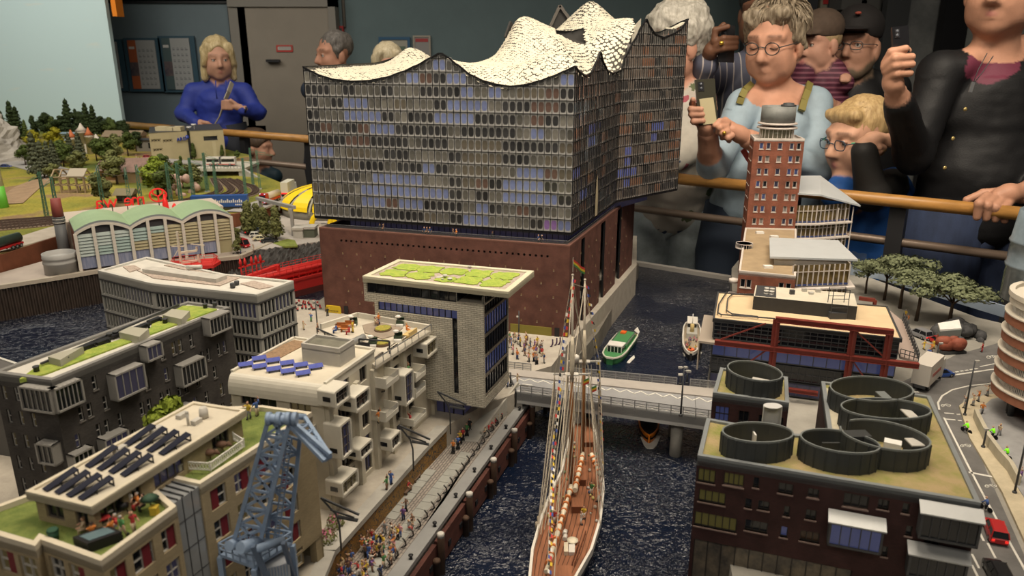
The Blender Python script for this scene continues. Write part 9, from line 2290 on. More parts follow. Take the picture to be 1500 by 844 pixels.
F.cap(sl,P3(268,167,Y-.05),.052,.046,BL,.02);F.cap(P3(268,167,Y-.05),P3(287,180,Y-.17),.046,.036,BL,.02);F.cap(sr,P3(377,165,Y-.04),.052,.046,BL,.02);F.cap(P3(377,165,Y-.04),P3(356,161,Y-.17),.045,.034,BL,.02)
be(F,t,.008,amp=.010,zc=hc[2]-.17);b9(t,W,1,Bm)
H_=aC();H_.ell(W(0,-.018,.055),(.084,.098,.088),k=.02,R=Bm)
for sx in(-1,1):H_.cap(W(sx*.070,.005,.05),W(sx*.082,.005,-.10),.028,.022,k=.02);H_.cap(W(sx*.062,.05,.09),W(sx*.082,.035,-.02),.018,.016,k=.02)
H_.cap(W(0,-.07,.05),W(0,-.075,-.09),.06,.05,k=.03);H_.ell(W(.004,.105,.010),(.056,.070,.082),k=.008,R=Bm,sub=True);H_.ell(W(0,.07,-.08),(.05,.06,.06),k=.008,R=Bm,sub=True)
gH=a8('ash blond',(.34,.25,.11),(.56,.45,.26));aI(H_,.008,gH,t,.008)
b=MB();ag=[P3(340,121,Y-.10),P3(335,135,Y-.135),P3(330,146,Y-.15),P3(322,170,Y-.14),P3(316,180,Y-.13)]
for a,c in zip(ag[:-1],ag[1:]):b.ls(a,c,.030,.006,up=(1,0,.5))
b.ll('bag_strap',mat('strap',(.36,.32,.25),.8),t)
for(u0,u1)in((316,318),(331,330)):MB().lu([P3(u0,118,Y-.12),P3(u0,130,Y-.135),P3(u1,145,Y-.14)],.004,5).ll('drawstring',mat('cord',BL,.7),t)
bS(t,P3(287,180,Y-.17),[P3(294,180,Y-.18)],[[P3(297,179+i*1.2,Y-.19+i*.008),P3(304,180+i*1.2,Y-.20+i*.008),P3(310,183.5+i,Y-.19+i*.008)]for i in li(4)]+[[P3(292,183,Y-.19),P3(298,186,Y-.20)]],SK,.010,.005)
bS(t,P3(357,160,Y-.17),[P3(346,156,Y-.185)],[[P3(339,149+i*3.4,Y-.19),P3(331,148+i*3.6,Y-.20),P3(326,149+i*3.4,Y-.185)]for i in li(4)]+[[P3(345,152,Y-.19),P3(338,147,Y-.20)]],SK,.010,.005)
MB().lu([P3(361,157,Y-.19),P3(359,165,Y-.19)],.006,6).ll('wristwatch',al,t)
b1(t,P3(322,206,Y),FZ,dY)
Y=4.62;t=thing('person','child with short brown hair in a dark teal jacket below the left rail','person',(ad(378,250,Y).x,Y,FZ));F=aC();hc=P3(378,218,Y);Bm=bz(82,5);W=aE(F,hc,Bm,.90,(.44,.23,.15),(.35,.14,.11));J=(.012,.030,.042)
bA(F,P3(352,256,Y),P3(402,258,Y),P3(378,310,Y),J,.06,.10,.13);be(F,t,.008);H_=aC();H_.ell(W(0,-.018,.048),(.077,.094,.083),k=.02,R=Bm);H_.ell(W(0,.10,-.02),(.09,.078,.080),k=.01,R=Bm,sub=True);H_.ell(W(-.08,.0,-.03),(.05,.05,.045),k=.01,R=Bm,sub=True);aI(H_,.008,a8('dark brown',(.045,.028,.018),(.10,.06,.035)),t,.004);b1(t,P3(378,318,Y),FZ,dY,.07,.08)
Y=4.55;t=thing('person','man with short dark grey hair behind the left end of the concert hall','person',(ad(490,150,Y).x,Y,FZ));F=aC();hc=P3(490,82,Y);Bm=bz(-52,3);eZ=(.40,.20,.13);W=aE(F,hc,Bm,1.04,eZ,(.30,.12,.10));bA(F,P3(455,132,Y),P3(530,130,Y),P3(492,215,Y),(.02,.028,.045),.07,.12,.15)
be(F,t,.008);b9(t,W,1.04,Bm);H_=aC();H_.ell(W(0,-.020,.055),(.080,.096,.084),k=.02,R=Bm)
for sx in(-1,1):H_.cap(W(sx*.070,.01,.03),W(sx*.068,.012,-.005),.016,.010,k=.02)
H_.ell(W(0,.105,-.005),(.085,.075,.075),k=.008,R=Bm,sub=True);aI(H_,.008,a8('dark grey',(.055,.048,.042),(.14,.125,.11)),t,.008);b1(t,P3(492,225,Y),FZ,dY)
Y=4.60;t=thing('person','blond woman half hidden behind the left swell of the white roof','person',(ad(567,150,Y).x,Y,FZ));F=aC();hc=P3(569,98,Y);Bm=bz(15,5);W=aE(F,hc,Bm,1.0,SK,(.36,.14,.11),fem=True);bA(F,P3(535,148,Y),P3(605,148,Y),P3(570,215,Y),(.10,.10,.11),.065,.11,.15);be(F,t,.009);b9(t,W,1,Bm);ep(t,W,1,ak)
H_=aC();H_.ell(W(0,-.018,.055),(.086,.098,.086),k=.02,R=Bm)
for sx in(-1,1):H_.cap(W(sx*.072,.01,.05),W(sx*.078,.01,-.08),.026,.02,k=.02);H_.cap(W(sx*.05,.07,.085),W(sx*.075,.05,.0),.016,.014,k=.02)
H_.ell(W(0,.108,-.010),(.056,.066,.070),k=.008,R=Bm,sub=True);aI(H_,.008,a8('pale blond',(.42,.34,.20),(.62,.54,.38)),t,.006);b1(t,P3(570,225,Y),FZ,dY)
Y=2.62;t=thing('person','grey curly haired woman in a floral blouse behind the concert hall','person',(ad(985,250,Y).x,Y,FZ));F=aC();hc=P3(988,68,Y);Bm=bz(-62,8);i9=(.50,.26,.18);W=aE(F,hc,Bm,1.0,i9,(.36,.14,.11),fem=True)
d5=(.42,.39,.34);bA(F,P3(945,150,Y),P3(1022,145,Y),P3(978,300,Y),d5,.065,.13,.165,belly=.03);F.cap(P3(1020,150,Y-.02),P3(1015,215,Y-.10),.062,.058,d5,.03);F.cap(P3(1015,215,Y-.10),P3(985,235,Y-.2),.056,.040,d5,.03);F.cap(P3(950,150,Y-.02),P3(935,215,Y-.1),.062,.055,d5,.03);F.cap(P3(935,215,Y-.1),P3(960,235,Y-.2),.055,.04,d5,.03)
def mf(P_,c):return(np.abs(c-np.array(d5)).sum(1)<.08).astype(int)
be(F,t,.0065,[MV,il],mf,amp=.008,zc=hc[2]-.2);b9(t,W,1,Bm,True)
bS(t,P3(982,237,Y-.2),[P3(974,240,Y-.21)],[[P3(970,238+i*4,Y-.22),P3(962,240+i*4,Y-.22),P3(958,244+i*4,Y-.2)]for i in li(4)]+[[P3(972,236,Y-.22),P3(966,232,Y-.22)]],i9)
H_=aC();H_.ell(W(0,-.025,.055),(.098,.112,.100),k=.02,R=Bm);H_.cap(W(0,-.07,.02),W(0,-.075,-.06),.065,.05,k=.03);H_.ell(W(0,.115,-.035),(.075,.085,.085),k=.01,R=Bm,sub=True);jv=a8('silver grey',(.32,.30,.25),(.55,.52,.46));aI(H_,.0065,jv,t,.016,22,stretch=(1,1,1))
b1(t,P3(975,335,Y),FZ,mat('jeans',(.20,.23,.24),.85,.15,30),.105,.085)
Y=2.86;iW=(.14,.065,.038);t=thing('person','dark haired man in a striped shirt raising a black phone','person',(ad(1090,250,Y).x,Y,FZ));F=aC();hc=P3(1118,22,Y);Bm=bz(-30,6);W=aE(F,hc,Bm,1.02,iW,(.12,.05,.04));ST=(.085,.09,.13)
bA(F,P3(1052,108,Y),P3(1160,105,Y),P3(1105,270,Y),ST,.072,.12,.16);F.cap(P3(1052,108,Y),P3(1010,128,Y-.12),.066,.055,ST,.03);F.cap(P3(1010,128,Y-.12),P3(1034,94,Y-.26),.052,.042,ST,.03)
def mf(P_,c):return(np.abs(c-np.array(ST)).sum(1)<.05).astype(int)
be(F,t,.007,[MV,iu],mf,amp=.006,zc=hc[2]-.2);H_=aC();H_.ell(W(0,-.015,.06),(.088,.10,.09),k=.02,R=Bm);H_.ell(W(0,.105,-.01),(.08,.07,.075),k=.008,R=Bm,sub=True);aI(H_,.007,a8('black',(.008,.007,.007),(.02,.018,.016)),t,.008)
Yh=Y-.30
bS(t,P3(1034,90,Y-.26),[P3(1042,74,Yh),P3(1050,62,Yh+.0)],[[P3(1046,60,Yh-.02),P3(1048,44,Yh-.02),P3(1066,39,Yh-.03)],[P3(1048,62,Yh-.02),P3(1060,56,Yh-.035),P3(1079,56,Yh-.03)],[P3(1048,68,Yh-.02),P3(1060,64,Yh-.035),P3(1079,63,Yh-.03)],[P3(1048,74,Yh-.02),P3(1060,71,Yh-.035),P3(1078,70,Yh-.03)],[P3(1046,58,Yh),P3(1052,44,Yh+.02),P3(1060,36,Yh+.02)]],iW,.0098)
MB().ball(P3(1057,63,Yh-.048),(.008,.006,.007),8,6).ll('ring',mat('gold',(.75,.48,.08),.3,metal=.9),t);b1(t,P3(1105,285,Y),FZ,dY)
def fW(jK,Y0,label,m=gl,th=.008,card=False):
 q=[P3(u,v,Y0)for u,v in jK];c=sum(q)/4;t=thing('mobile_phone',label,'phone',c);b=MB();n=np.array([0,th,0]);b.lq([*q,*[p+n for p in q]]);bd=b.ll('body',m,t)
 e1=q[1]-q[0];e2=q[3]-q[0];o_=q[0]+e1*.12+e2*.05-np.array([0,.0015,0]);MB().lq([o_,o_+e1*.3,o_+e1*.3+e2*.2,o_+e2*.2,*[p+np.array([0,.003,0])for p in(o_,o_+e1*.3,o_+e1*.3+e2*.2,o_+e2*.2)]]).ll('camera_bump',mat('island',(.03,.03,.033),.2),t)
 for k in li(2):b=MB();cc=o_+e1*.15+e2*(.05+.09*k)-np.array([0,.001,0]);b.ball(cc,(.004,.0015,.004),8,5);b.ll('lens',mat('lens',(.10,.11,.13),.1),t)
 if card:o_=q[0]+e1*.12+e2*.42-np.array([0,.002,0]);MB().lq([o_,o_+e1*.72-e2*.02,o_+e1*.80+e2*.55,o_+e1*.10+e2*.57,*[p+np.array([0,.0016,0])for p in(o_,o_+e1*.72-e2*.02,o_+e1*.80+e2*.55,o_+e1*.10+e2*.57)]]).ll('paper_card',mat('card',(.52,.46,.28),.7),t)
fW([(1058,38),(1077,37),(1075,92),(1051,91)],Yh-.012,'black phone held up by the man in the striped shirt')
Y=2.46;SK=(.52,.27,.18);t=thing('person','short haired woman with glasses and pale blue sweater photographing with her phone','person',(ad(1125,280,Y).x,Y,FZ));F=aC();hc=P3(1134,65,Y);Bm=bz(-38,10);W=aE(F,hc,Bm,1.0,SK,(.44,.17,.14),fem=True);SW=(.30,.385,.45)
sl,sr=P3(1090,155,Y),P3(1192,153,Y+.02);bA(F,sl,sr,P3(1118,300,Y-.01),SW,.062,.13,.175,belly=.03);F.paint(P3(1120,124,Y-.045),P3(1160,124,Y-.035),.066,.066,SK)
el=P3(1044,245,Y-.14);F.cap(sl,el,.052,.046,SW,.02);F.cap(el,P3(1041,232,Y-.17),.044,.042,SW,.02);F.cap(P3(1041,235,Y-.17),P3(1036,196,Y-.24),.037,.028,SK,.015)
er=P3(1196,250,Y-.10);F.cap(sr,er,.054,.048,SW,.02);F.cap(er,P3(1135,222,Y-.20),.046,.040,SW,.02);F.cap(P3(1135,222,Y-.20),P3(1096,204,Y-.24),.035,.028,SK,.015)
be(F,t,.0052,amp=.009,zc=hc[2]-.19);b9(t,W,1.0,Bm,True);ep(t,W,1.0,mat('specs',(.02,.03,.035),.35),.021,.018)
H_=aC();H_.ell(W(0,-.028,.056),(.086,.100,.084),k=.02,R=Bm);H_.cap(W(0,-.075,.04),W(0,-.07,-.05),.052,.042,k=.03)
for sx in(-1,1):H_.cap(W(sx*.068,.02,.06),W(sx*.078,-.02,-.01),.020,.014,k=.02)
H_.cap(W(-.055,.048,.088),W(.05,.055,.095),.022,.020,k=.02);H_.ell(W(0,.112,-.018),(.075,.074,.085),k=.010,R=Bm,sub=True)
gN=a8('greying brown',(.13,.095,.06),(.34,.28,.20));aI(H_,.0055,gN,t,.013,30)
cG=random.Random(3);rt=[]
for k in li(260):
 a=cG.uniform(0,2*PI);e=cG.uniform(.05,1.4);d=np.array([cos(e)*sin(a),cos(e)*cos(a),sin(e)]);x0=np.array([.084*d[0],-.026+.098*d[1],.056+.082*d[2]])
 if x0[1]>.040 and x0[2]<.090:continue
 bH=np.array([.25*d[0],.30 if d[1]>.2 else .35*d[1],-1.0]);bH-=d*(bH@d);bH/=np.linalg.norm(bH);L_=cG.uniform(.028,.050)
 rt.append([aa(W(*(x0+d*.003+bH*L_*f+d*(.010*sin(f*3)))))for f in(0,.35,.7,1)])
ip(t,rt,gN,r=.0034)
bt=Y-.28
bS(t,P3(1036,198,Y-.24),[P3(1034,184,bt+.02),P3(1030,168,bt+.015)],[[P3(1022,160,bt+.03),P3(1014,152,bt+.01),P3(1015,146,bt-.01)],[P3(1018,166,bt+.02),P3(1012,160,bt-.012),P3(1027,160,bt-.02)],[P3(1020,172,bt+.02),P3(1013,168,bt-.012),P3(1029,168,bt-.02)],[P3(1022,180,bt+.02),P3(1016,178,bt-.012),P3(1030,177,bt-.02)],[P3(1036,176,bt+.03),P3(1046,160,bt+.03),P3(1046,150,bt+.03)]],SK,.0088)
fW([(1018,117),(1047,115),(1052,181),(1024,184)],bt-.006,'phone with a beige card in its clear case held by the woman in pale blue',mat('case',(.05,.048,.035),.25),card=True)
bS(t,P3(1094,203,Y-.24),[P3(1082,196,Y-.25),P3(1072,190,Y-.26)],[[P3(1066,180,Y-.27),P3(1054,178,Y-.285),P3(1047,184,Y-.29)],[P3(1064,186,Y-.28),P3(1054,187,Y-.30),P3(1052,194,Y-.29)],[P3(1066,192,Y-.29),P3(1058,195,Y-.30),P3(1058,202,Y-.285)],[P3(1072,198,Y-.29),P3(1066,202,Y-.295),P3(1068,206,Y-.28)],[P3(1074,184,Y-.25),P3(1062,176,Y-.26),P3(1052,181,Y-.27)]],SK,.0088)
MB().ball(P3(1061,195,Y-.31),(.006,.005,.006),8,6).ll('ring',mat('gold'),t)
for ag in([(1101,123,.01),(1091,132,-.045),(1086,143,-.06),(1083,152,-.06)],[(1186,122,.01),(1183,133,-.045),(1178,147,-.07),(1174,162,-.09)]):
 b=MB();q=[P3(u,v,Y+d)for u,v,d in ag]
 for a,c in zip(q[:-1],q[1:]):b.ls(a,c,.020,.010,up=(0,-1,.4))
 b.ll('bag_strap',mat('olive strap',(.20,.17,.045),.7),t)
b=MB();q=[P3(1088,219,Y-.20),P3(1096,232,Y-.19),P3(1104,243,Y-.18)]
for a,c in zip(q[:-1],q[1:]):b.ls(a,c,.016,.004,up=(0,-1,0))
b.ll('lanyard',mat('lanyard',(.50,.10,.10),.6),t)
b1(t,P3(1112,345,Y),FZ,mat('navy jeans',(.02,.03,.05),.85),.105,.09)
Y=2.78;t=thing('person','toddler with a brown cap and striped maroon jersey carried by the capped man','person',(ad(1200,160,Y).x,Y,ad(1200,160,Y).z));F=aC();hc=P3(1199,66,Y);Bm=bz(-60,4);jf=(.50,.27,.19);W=aE(F,hc,Bm,.80,jf,(.42,.16,.14));MR=(.070,.015,.032)
bA(F,P3(1178,108,Y),P3(1222,104,Y),P3(1200,165,Y),MR,.045,.08,.10);F.cap(P3(1220,106,Y-.02),P3(1236,122,Y-.06),.042,.034,MR,.02);F.cap(P3(1178,108,Y-.02),P3(1166,130,Y-.06),.04,.034,MR,.02)
def mf(P_,c):return(np.abs(c-np.array(MR)).sum(1)<.05).astype(int)
be(F,t,.0055,[MV,io],mf);b9(t,W,.80,Bm);bS(t,P3(1236,122,Y-.06),[P3(1238,116,Y-.08)],[[P3(1234+i*3,112,Y-.09),P3(1233+i*3,118,Y-.10)]for i in li(4)]+[[P3(1240,112,Y-.08),P3(1244,114,Y-.09)]],jf,.0068)
H_=aC();H_.ell(W(0,-.02,.035),np.array((.078,.094,.075))*.8,k=.02,R=Bm);H_.ell(W(0,.10,-.02),np.array((.085,.085,.09))*.8,k=.01,R=Bm,sub=True);aI(H_,.0055,a8('toddler blond',(.34,.23,.12),(.46,.34,.19)),t,.004)
def gA(t,W,s,Bm,m,kM,name='cap',badge=None):
 H_=aC();H_.ell(W(0,-.015,.070),np.array((.086,.102,.082))*s,k=.01,R=Bm);H_.ell(W(0,-.01,-.035),np.array((.12,.14,.088))*s,k=.006,R=Bm,sub=True);H_.ell(W(*kM),np.array((.066,.062,.007))*s,k=.012,R=Bm);o=aI(H_,.005,m,t,.001,name=name)
 if badge:b=MB();c=W(*badge[0]);b.ball(c,badge[1],8,5);b.ll('cap_badge',badge[2],o)
gA(t,W,.80,Bm,mat('cloth',(.075,.050,.035),.85,.12,60),(0,.105,.052),badge=((-.02,.085,.105),(.018,.012,.007),mat('yellow print',(.50,.28,.03),.7)))
Y=2.90;t=thing('person','bearded man with black cap and glasses wearing a black printed shirt','person',(ad(1260,260,Y).x,Y,FZ));F=aC();hc=P3(1252,70,Y);Bm=bz(-38,-2);eZ=(.40,.21,.14);W=aE(F,hc,Bm,1.0,eZ,(.34,.14,.11),beard=(.13,.095,.065));BK=(.010,.010,.011)
bA(F,P3(1216,132,Y),P3(1306,130,Y),P3(1262,300,Y),BK,.068,.125,.17);F.cap(P3(1306,132,Y),P3(1318,200,Y-.04),.062,.05,BK,.03);F.cap(P3(1218,132,Y),P3(1205,195,Y-.10),.062,.05,BK,.03);F.cap(P3(1205,195,Y-.10),P3(1222,160,Y-.20),.036,.030,eZ,.015)
be(F,t,.0065,amp=.006,zc=hc[2]-.2);b9(t,W,1,Bm);ep(t,W,1,ak,.021,.014,False);gA(t,W,1.0,Bm,mat('cap cloth',(.014,.012,.012),.8),(0,.105,.058),badge=((.02,.088,.112),(.012,.010,.006),mat('cap print',(.30,.06,.04),.7)))
bS(t,P3(1222,160,Y-.20),[P3(1216,152,Y-.21)],[[P3(1211,149+i*3,Y-.22),P3(1204,149+i*3,Y-.22)]for i in li(4)]+[[P3(1217,147,Y-.22),P3(1212,142,Y-.22)]],eZ)
b=MB();gY=Y-.155
for ag,w in(([(1215,134),(1243,128)],.010),([(1215,134),(1217,146)],.012),([(1243,128),(1229,158)],.012),([(1222,146),(1232,143)],.008),([(1226,136),(1221,158)],.010),([(1217,146),(1212,156)],.008)):
 q=[P3(u,v,gY)for u,v in ag];b.ls(q[0],q[1],w*.8,.006,up=(0,-1,0))
b.ll('shirt_print',mat('print white',(.42,.42,.42),.7),t)
b=MB();q=[P3(1234,140,gY-.004),P3(1224,160,gY-.004)];b.ls(q[0],q[1],.008,.005,up=(0,-1,0));b.ll('shirt_print',mat('print blue',(.10,.22,.36),.7),t);b1(t,P3(1262,318,Y),FZ,mat('black trousers',(.015,.015,.017),.85),.10,.09)
Y=2.24;t=thing('person','blond boy with glasses resting his head on his hand at the rail','person',(ad(1270,300,Y).x,Y,FZ));F=aC();hc=P3(1256,205,Y);Bm=bz(-68,8);SK=(.55,.31,.21);W=aE(F,hc,Bm,.94,SK,(.46,.19,.16));BV=(.018,.085,.30);DK=(.020,.019,.018)
bA(F,P3(1240,290,Y+.02),P3(1310,285,Y+.05),P3(1290,400,Y+.04),BV,.058,.10,.13);F.cap(P3(1226,284,Y-.04),P3(1262,275,Y),.045,.05,BV,.03);F.cap(P3(1310,262,Y+.05),P3(1318,285,Y+.04),.035,.04,BV,.03)
F.cap(P3(1225,264,Y-.02),P3(1248,260,Y-.03),.014,.016,(.55,.52,.46),.008)
el=P3(1276,286,Y-.13);F.cap(P3(1306,270,Y),el,.046,.042,DK,.02);F.cap(el,P3(1266,222,Y-.14),.043,.034,DK,.02)
be(F,t,.0046,amp=.006,zc=hc[2]-.13);b9(t,W,.94,Bm);g=ep(t,W,.94,mat('dark specs',(.012,.04,.07),.35),.020,.015,False)
MB().lu([W(.055,.078,.009),W(.068,.064,.010)],.0028,5).lu([W(-.055,.078,.009),W(-.068,.064,.010)],.0028,5).ll('temple_patch',mat('mint green',(.08,.42,.20),.4),g)
bS(t,P3(1266,214,Y-.14),[P3(1278,206,Y-.13),P3(1288,204,Y-.12)],[[P3(1294,200+i*3.6,Y-.125),P3(1302,200+i*4,Y-.12),P3(1309-2*i,198+i*5,Y-.11)]for i in li(4)]+[[P3(1278,212,Y-.15),P3(1288,216,Y-.15),P3(1296,216,Y-.14)]],SK,.0078)
H_=aC();H_.ell(W(0,-.020,.050),np.array((.075,.093,.084))*.96,k=.02,R=Bm);H_.cap(W(-.045,.058,.085),W(.045,.058,.087),.018,.018,k=.02);H_.cap(W(0,-.07,.02),W(0,-.07,-.03),.045,.035,k=.03);H_.ell(W(0,.108,-.018),(.085,.082,.082),k=.008,R=Bm,sub=True)
for sx in(-1,1):H_.ell(W(sx*.085,.015,-.035),(.035,.045,.040),k=.01,R=Bm,sub=True)
fZ=a8('honey blond',(.34,.22,.095),(.52,.37,.18));aI(H_,.005,fZ,t,.005,34);cG=random.Random(5);rt=[]
for k in li(170):
 a=cG.uniform(-1.6,1.6);e=cG.uniform(.3,1.3);d=np.array([cos(e)*sin(a),cos(e)*cos(a),sin(e)]);x0=np.array([.073*d[0],-.020+.091*d[1],.050+.082*d[2]])*.97;bH=np.array([.1*d[0],.9,-.35]);bH-=d*(bH@d);bH/=np.linalg.norm(bH)
 rt.append([aa(W(*(x0+d*.001+bH*.038*f)))for f in(0,.4,.75,1)])
ip(t,rt,fZ,r=.0030);b1(t,P3(1290,410,Y+.04),FZ,mat('child',(.03,.06,.14),.85),.08,.07)
Y=2.16;SK=(.50,.26,.17);t=thing('person','tall man in a black shirt holding a phone and gripping the rail','person',(ad(1430,340,Y).x,Y,FZ));F=aC();hc=P3(1470,-16,Y);Bm=bz(-42,2);W=aE(F,hc,Bm,1.06,SK,(.42,.17,.14));BK=(.008,.008,.009);ki=(.14,.028,.052)
sl,sr=P3(1378,108,Y),P3(1545,108,Y+.04);bA(F,sl,sr,P3(1425,318,Y),BK,.070,.125,.185,belly=.015);F.cap(P3(1410,98,Y-.03),P3(1450,66,Y+.03),.026,.030,BK,.02);F.cap(P3(1530,95,Y-.01),P3(1500,66,Y+.03),.028,.030,BK,.02)
F.paint(P3(1466,74,Y-.05),P3(1421,132,Y-.115),.075,.022,ki);F.paint(P3(1452,52,Y-.03),P3(1485,52,Y-.02),.070,.070,SK)
el=P3(1338,228,Y-.06);F.cap(sl,el,.058,.050,BK,.02);F.cap(el,P3(1318,152,Y-.18),.048,.036,BK,.02);F.cap(P3(1318,155,Y-.18),P3(1313,136,Y-.20),.027,.026,SK,.01)
er=P3(1565,250,Y-.02);F.cap(sr,er,.060,.052,BK,.02);F.cap(er,P3(1512,278,Y-.20),.048,.036,BK,.02);F.cap(P3(1512,278,Y-.20),P3(1496,283,Y-.235),.029,.027,SK,.01)
be(F,t,.0058,amp=.008,zc=hc[2]-.22);b9(t,W,1.06,Bm)
H_=aC();H_.ell(W(0,-.020,.055),np.array((.082,.098,.084))*1.06,k=.02,R=Bm);H_.ell(W(0,.105,-.02),(.095,.08,.08),k=.008,R=Bm,sub=True);aI(H_,.007,a8('brown',(.08,.05,.03),(.15,.10,.06)),t,.006)
hY=Y-.235
bS(t,P3(1313,138,Y-.20),[P3(1308,122,hY+.01),P3(1306,102,hY+.01)],[[P3(1297,92,hY+.01),P3(1306,76,hY-.005),P3(1327,71,hY-.02)],[P3(1296,98,hY+.005),P3(1312,85,hY-.022),P3(1336,83,hY-.018)],[P3(1298,105,hY+.005),P3(1312,96,hY-.022),P3(1336,94,hY-.018)],[P3(1301,113,hY+.005),P3(1313,108,hY-.018),P3(1333,107,hY-.012)],[P3(1302,96,hY+.03),P3(1318,80,hY+.035),P3(1330,74,hY+.03)]],SK,.0098)
fW([(1307,40),(1331,37),(1334,102),(1310,105)],hY+.004,'black phone held by the tall man in black')
ry=hY
bS(t,P3(1500,282,Y-.235),[P3(1478,284,Y-.255),P3(1464,287,Y-.258)],[[P3(1446+i*11,287+i*2.5,Y-.265),P3(1434+i*12,298+i*3,Y-.300),P3(1431+i*13.5,318+i*1.5,Y-.295)]for i in li(4)]+[[P3(1464,281,Y-.24),P3(1440,283,Y-.225),P3(1416,293,Y-.225)]],SK,.0108,palm_r=.022)
for(u,v)in((1414,160),(1396,203),(1384,246)):b=MB();q=P3(u,v,Y-.145);b.ball(q,(.0055,.003,.0055),8,5);b.ll('shirt_button',mat('button',(.50,.38,.15),.35,metal=.6),t)
MB().lu([P3(1455,82,Y-.13),P3(1440,105,Y-.135),P3(1425,124,Y-.14)],.0014,4).lu([P3(1446,78,Y-.13),P3(1432,104,Y-.138),P3(1425,124,Y-.14)],.0014,4).ll('necklace_cord',ak,t);b=MB();q0,q1=P3(1426,120,Y-.142),P3(1421,135,Y-.142);b.ls(q0,q1,.009,.003,up=(0,-1,0));b.ll('pendant',cD,t)
b1(t,P3(1420,352,Y),FZ,mat('denim',(.022,.034,.075),.85,.2,14,.3,300,stretch=(2,2,.6)),.118,.10)
#tiny figures
gV={'red':(.45,.04,.04),'white':(.62,.58,.52),'blue':(.06,.12,.34),'yellow':(.60,.42,.05),'green':(.08,.24,.08),'black':(.02,.02,.022),'grey':(.22,.22,.22),'brown':(.18,.10,.06),'pink':(.55,.24,.28),'orange':(.60,.20,.04),'violet':(.20,.10,.28),'beige':(.45,.36,.24),'navy':(.03,.05,.13)}
FM={k:mat('figure %s'%k,c,.6)for k,c in gV.items()};je=mat('skin',(.52,.30,.20),.6);jU=[mat('figure hair %d'%i,c,.7)for i,c in lk(((.03,.02,.015),(.14,.08,.04),(.40,.28,.12),(.35,.34,.32)))]
ev={}
def gq(cl,aL,bi,jo):
 k=(cl,aL,bi,jo)
 if k in ev:return ev[k]
 b=MB();r=random.Random(cl*13+1);H=.0195
 if cl<4:
  st=(.0006,.0022,.0014,.0009)[cl]
  for sx in(-1,1):b.lu([(sx*.0012,sx*st,0),(sx*.0012,sx*st*.4,.005),(sx*.0011,0,.0098)],[.0009,.0011,.0015],6,1);b.box((sx*.0012-.0009,sx*st-.0024,0),(sx*.0012+.0009,sx*st+.0008,.0011),4)
  b.lp([(.0018,.0092),(.0021,.0105),(.0019,.0125),(.0025,.0152),(.0021,.0162),(.0009,.0168)],(0,0,0),8,0,sy=.68);zz=0
 else:
  for sx in(-1,1):b.lu([(sx*.0012,-.0045,0),(sx*.0012,-.0045,.0042),(sx*.0011,0,.0048)],[.0009,.0011,.0015],6,1)
  b.lp([(.0019,.0040),(.0021,.0055),(.0019,.0075),(.0025,.0102),(.0021,.0112),(.0009,.0118)],(0,0,0),8,0,sy=.68);zz=-.005
 jy=((.3,.3),(-.6,.9),(1.6,.2),(2.6,.4),(.8,.8))[cl]
 for sx,a in zip((-1,1),jy):s0=V(sx*.0025,0,.0155+zz);e=s0+aa((sx*.0008,-.0030*sin(a),-.0033*cos(a)));w=e+aa((-sx*.0003,-.0032*sin(a+.5),-.0030*cos(a+.5)));b.lu([s0,e],[.0010,.0008],5,0);b.lu([e,w],[.0008,.0006],5,2);b.ball(w,.0008,5,4,2)
 b.lu([(0,0,.0164+zz),(0,0,.0175+zz)],.0008,5,2);b.ball((0,-.0001,.0186+zz),(.0014,.0016,.0018),8,6,2);b.ball((0,.0004,.0193+zz),(.0015,.0015,.0013),7,5,3);b.ball((0,-.0017,.0185+zz),(.0003,.0004,.0004),4,3,2)
 ev[k]=b.mesh('miniature_figure',[FM[aL],FM[bi],je,jU[jo],FM['black']]);return ev[k]
bM=random.Random(21);FN={}
def bq(p,iz,aL=None,bi=None,cl=None,ds=None,label=None,sc=1.):
 aL=aL or bM.choice(list(gV));bi=bi or bM.choice(['blue','black','grey','brown','navy','beige','white']);cl=bM.randrange(4)if cl is None else cl
 o=bpy.data.objects.new('miniature_figure',gq(cl,aL,bi,bM.randrange(4)));dk.objects.link(o);o.location=p;o.rotation_euler=(0,0,bM.uniform(0,6.28)if ds is None else ds);o.scale=(sc,sc,sc)
 bu(o,label and label.replace('~','tiny figure in ').replace('^','tiny ')or 'tiny figure in %s top and %s trousers %s'%(aL,bi,iz),'figure','tiny figures '+iz);return o
ZQ=.0497
for k in li(46):
 u=bM.uniform(0,1);v=bM.uniform(788,862);u0,u1=484+(844-v)*.86+14,566+(844-v)*.77-4;u0=max(u0,488);bq(at(u0+(u1-u0)*u,v,ZQ),'in the promenade crowd')
for(u,v,aL,bi,ps,l)in((586,787,'pink','blue',0,'^bare chested figure in blue jeans beside the quay posts'),(564,783,'grey','grey',1,'^grey suited figure walking ahead of the promenade crowd'),(573,785,'white','beige',1,'~white beside the grey suited one'),(595,748,'brown','black',1,'~dark brown walking mid promenade'),(591,761,'violet','navy',0,'~violet mid promenade'),(604,772,'brown','beige',2,'^figure pushing a red cart by the slab strip'),(599,776,'grey','red',4,'^figure seated in the red cart'),(534,806,'red','black',3,'~red with raised arms at the crowd edge'),(544,810,'red','red',1,'~red dress with yellow hat at the crowd edge'),(551,800,'yellow','navy',0,'~yellow top at the crowd edge'),(539,797,'brown','brown',1,'~brown at the crowd edge'),(561,815,'green','navy',0,'~dark green near the posts'),(571,806,'grey','grey',1,'~pale grey near the posts'),(562,803,'yellow','beige',3,'~yellow and beige raising an arm')):bq(at(u,v,ZQ),'on the promenade',aL,bi,ps,label=l)
for(u,v,aL,bi,l)in((567,717,'green','brown','~green leaning on the upper walk edge'),(573,709,'blue','blue','~blue pointing from the upper walk edge')):bq(at(u,v,.0878),'on the walk',aL,bi,3,label=l)
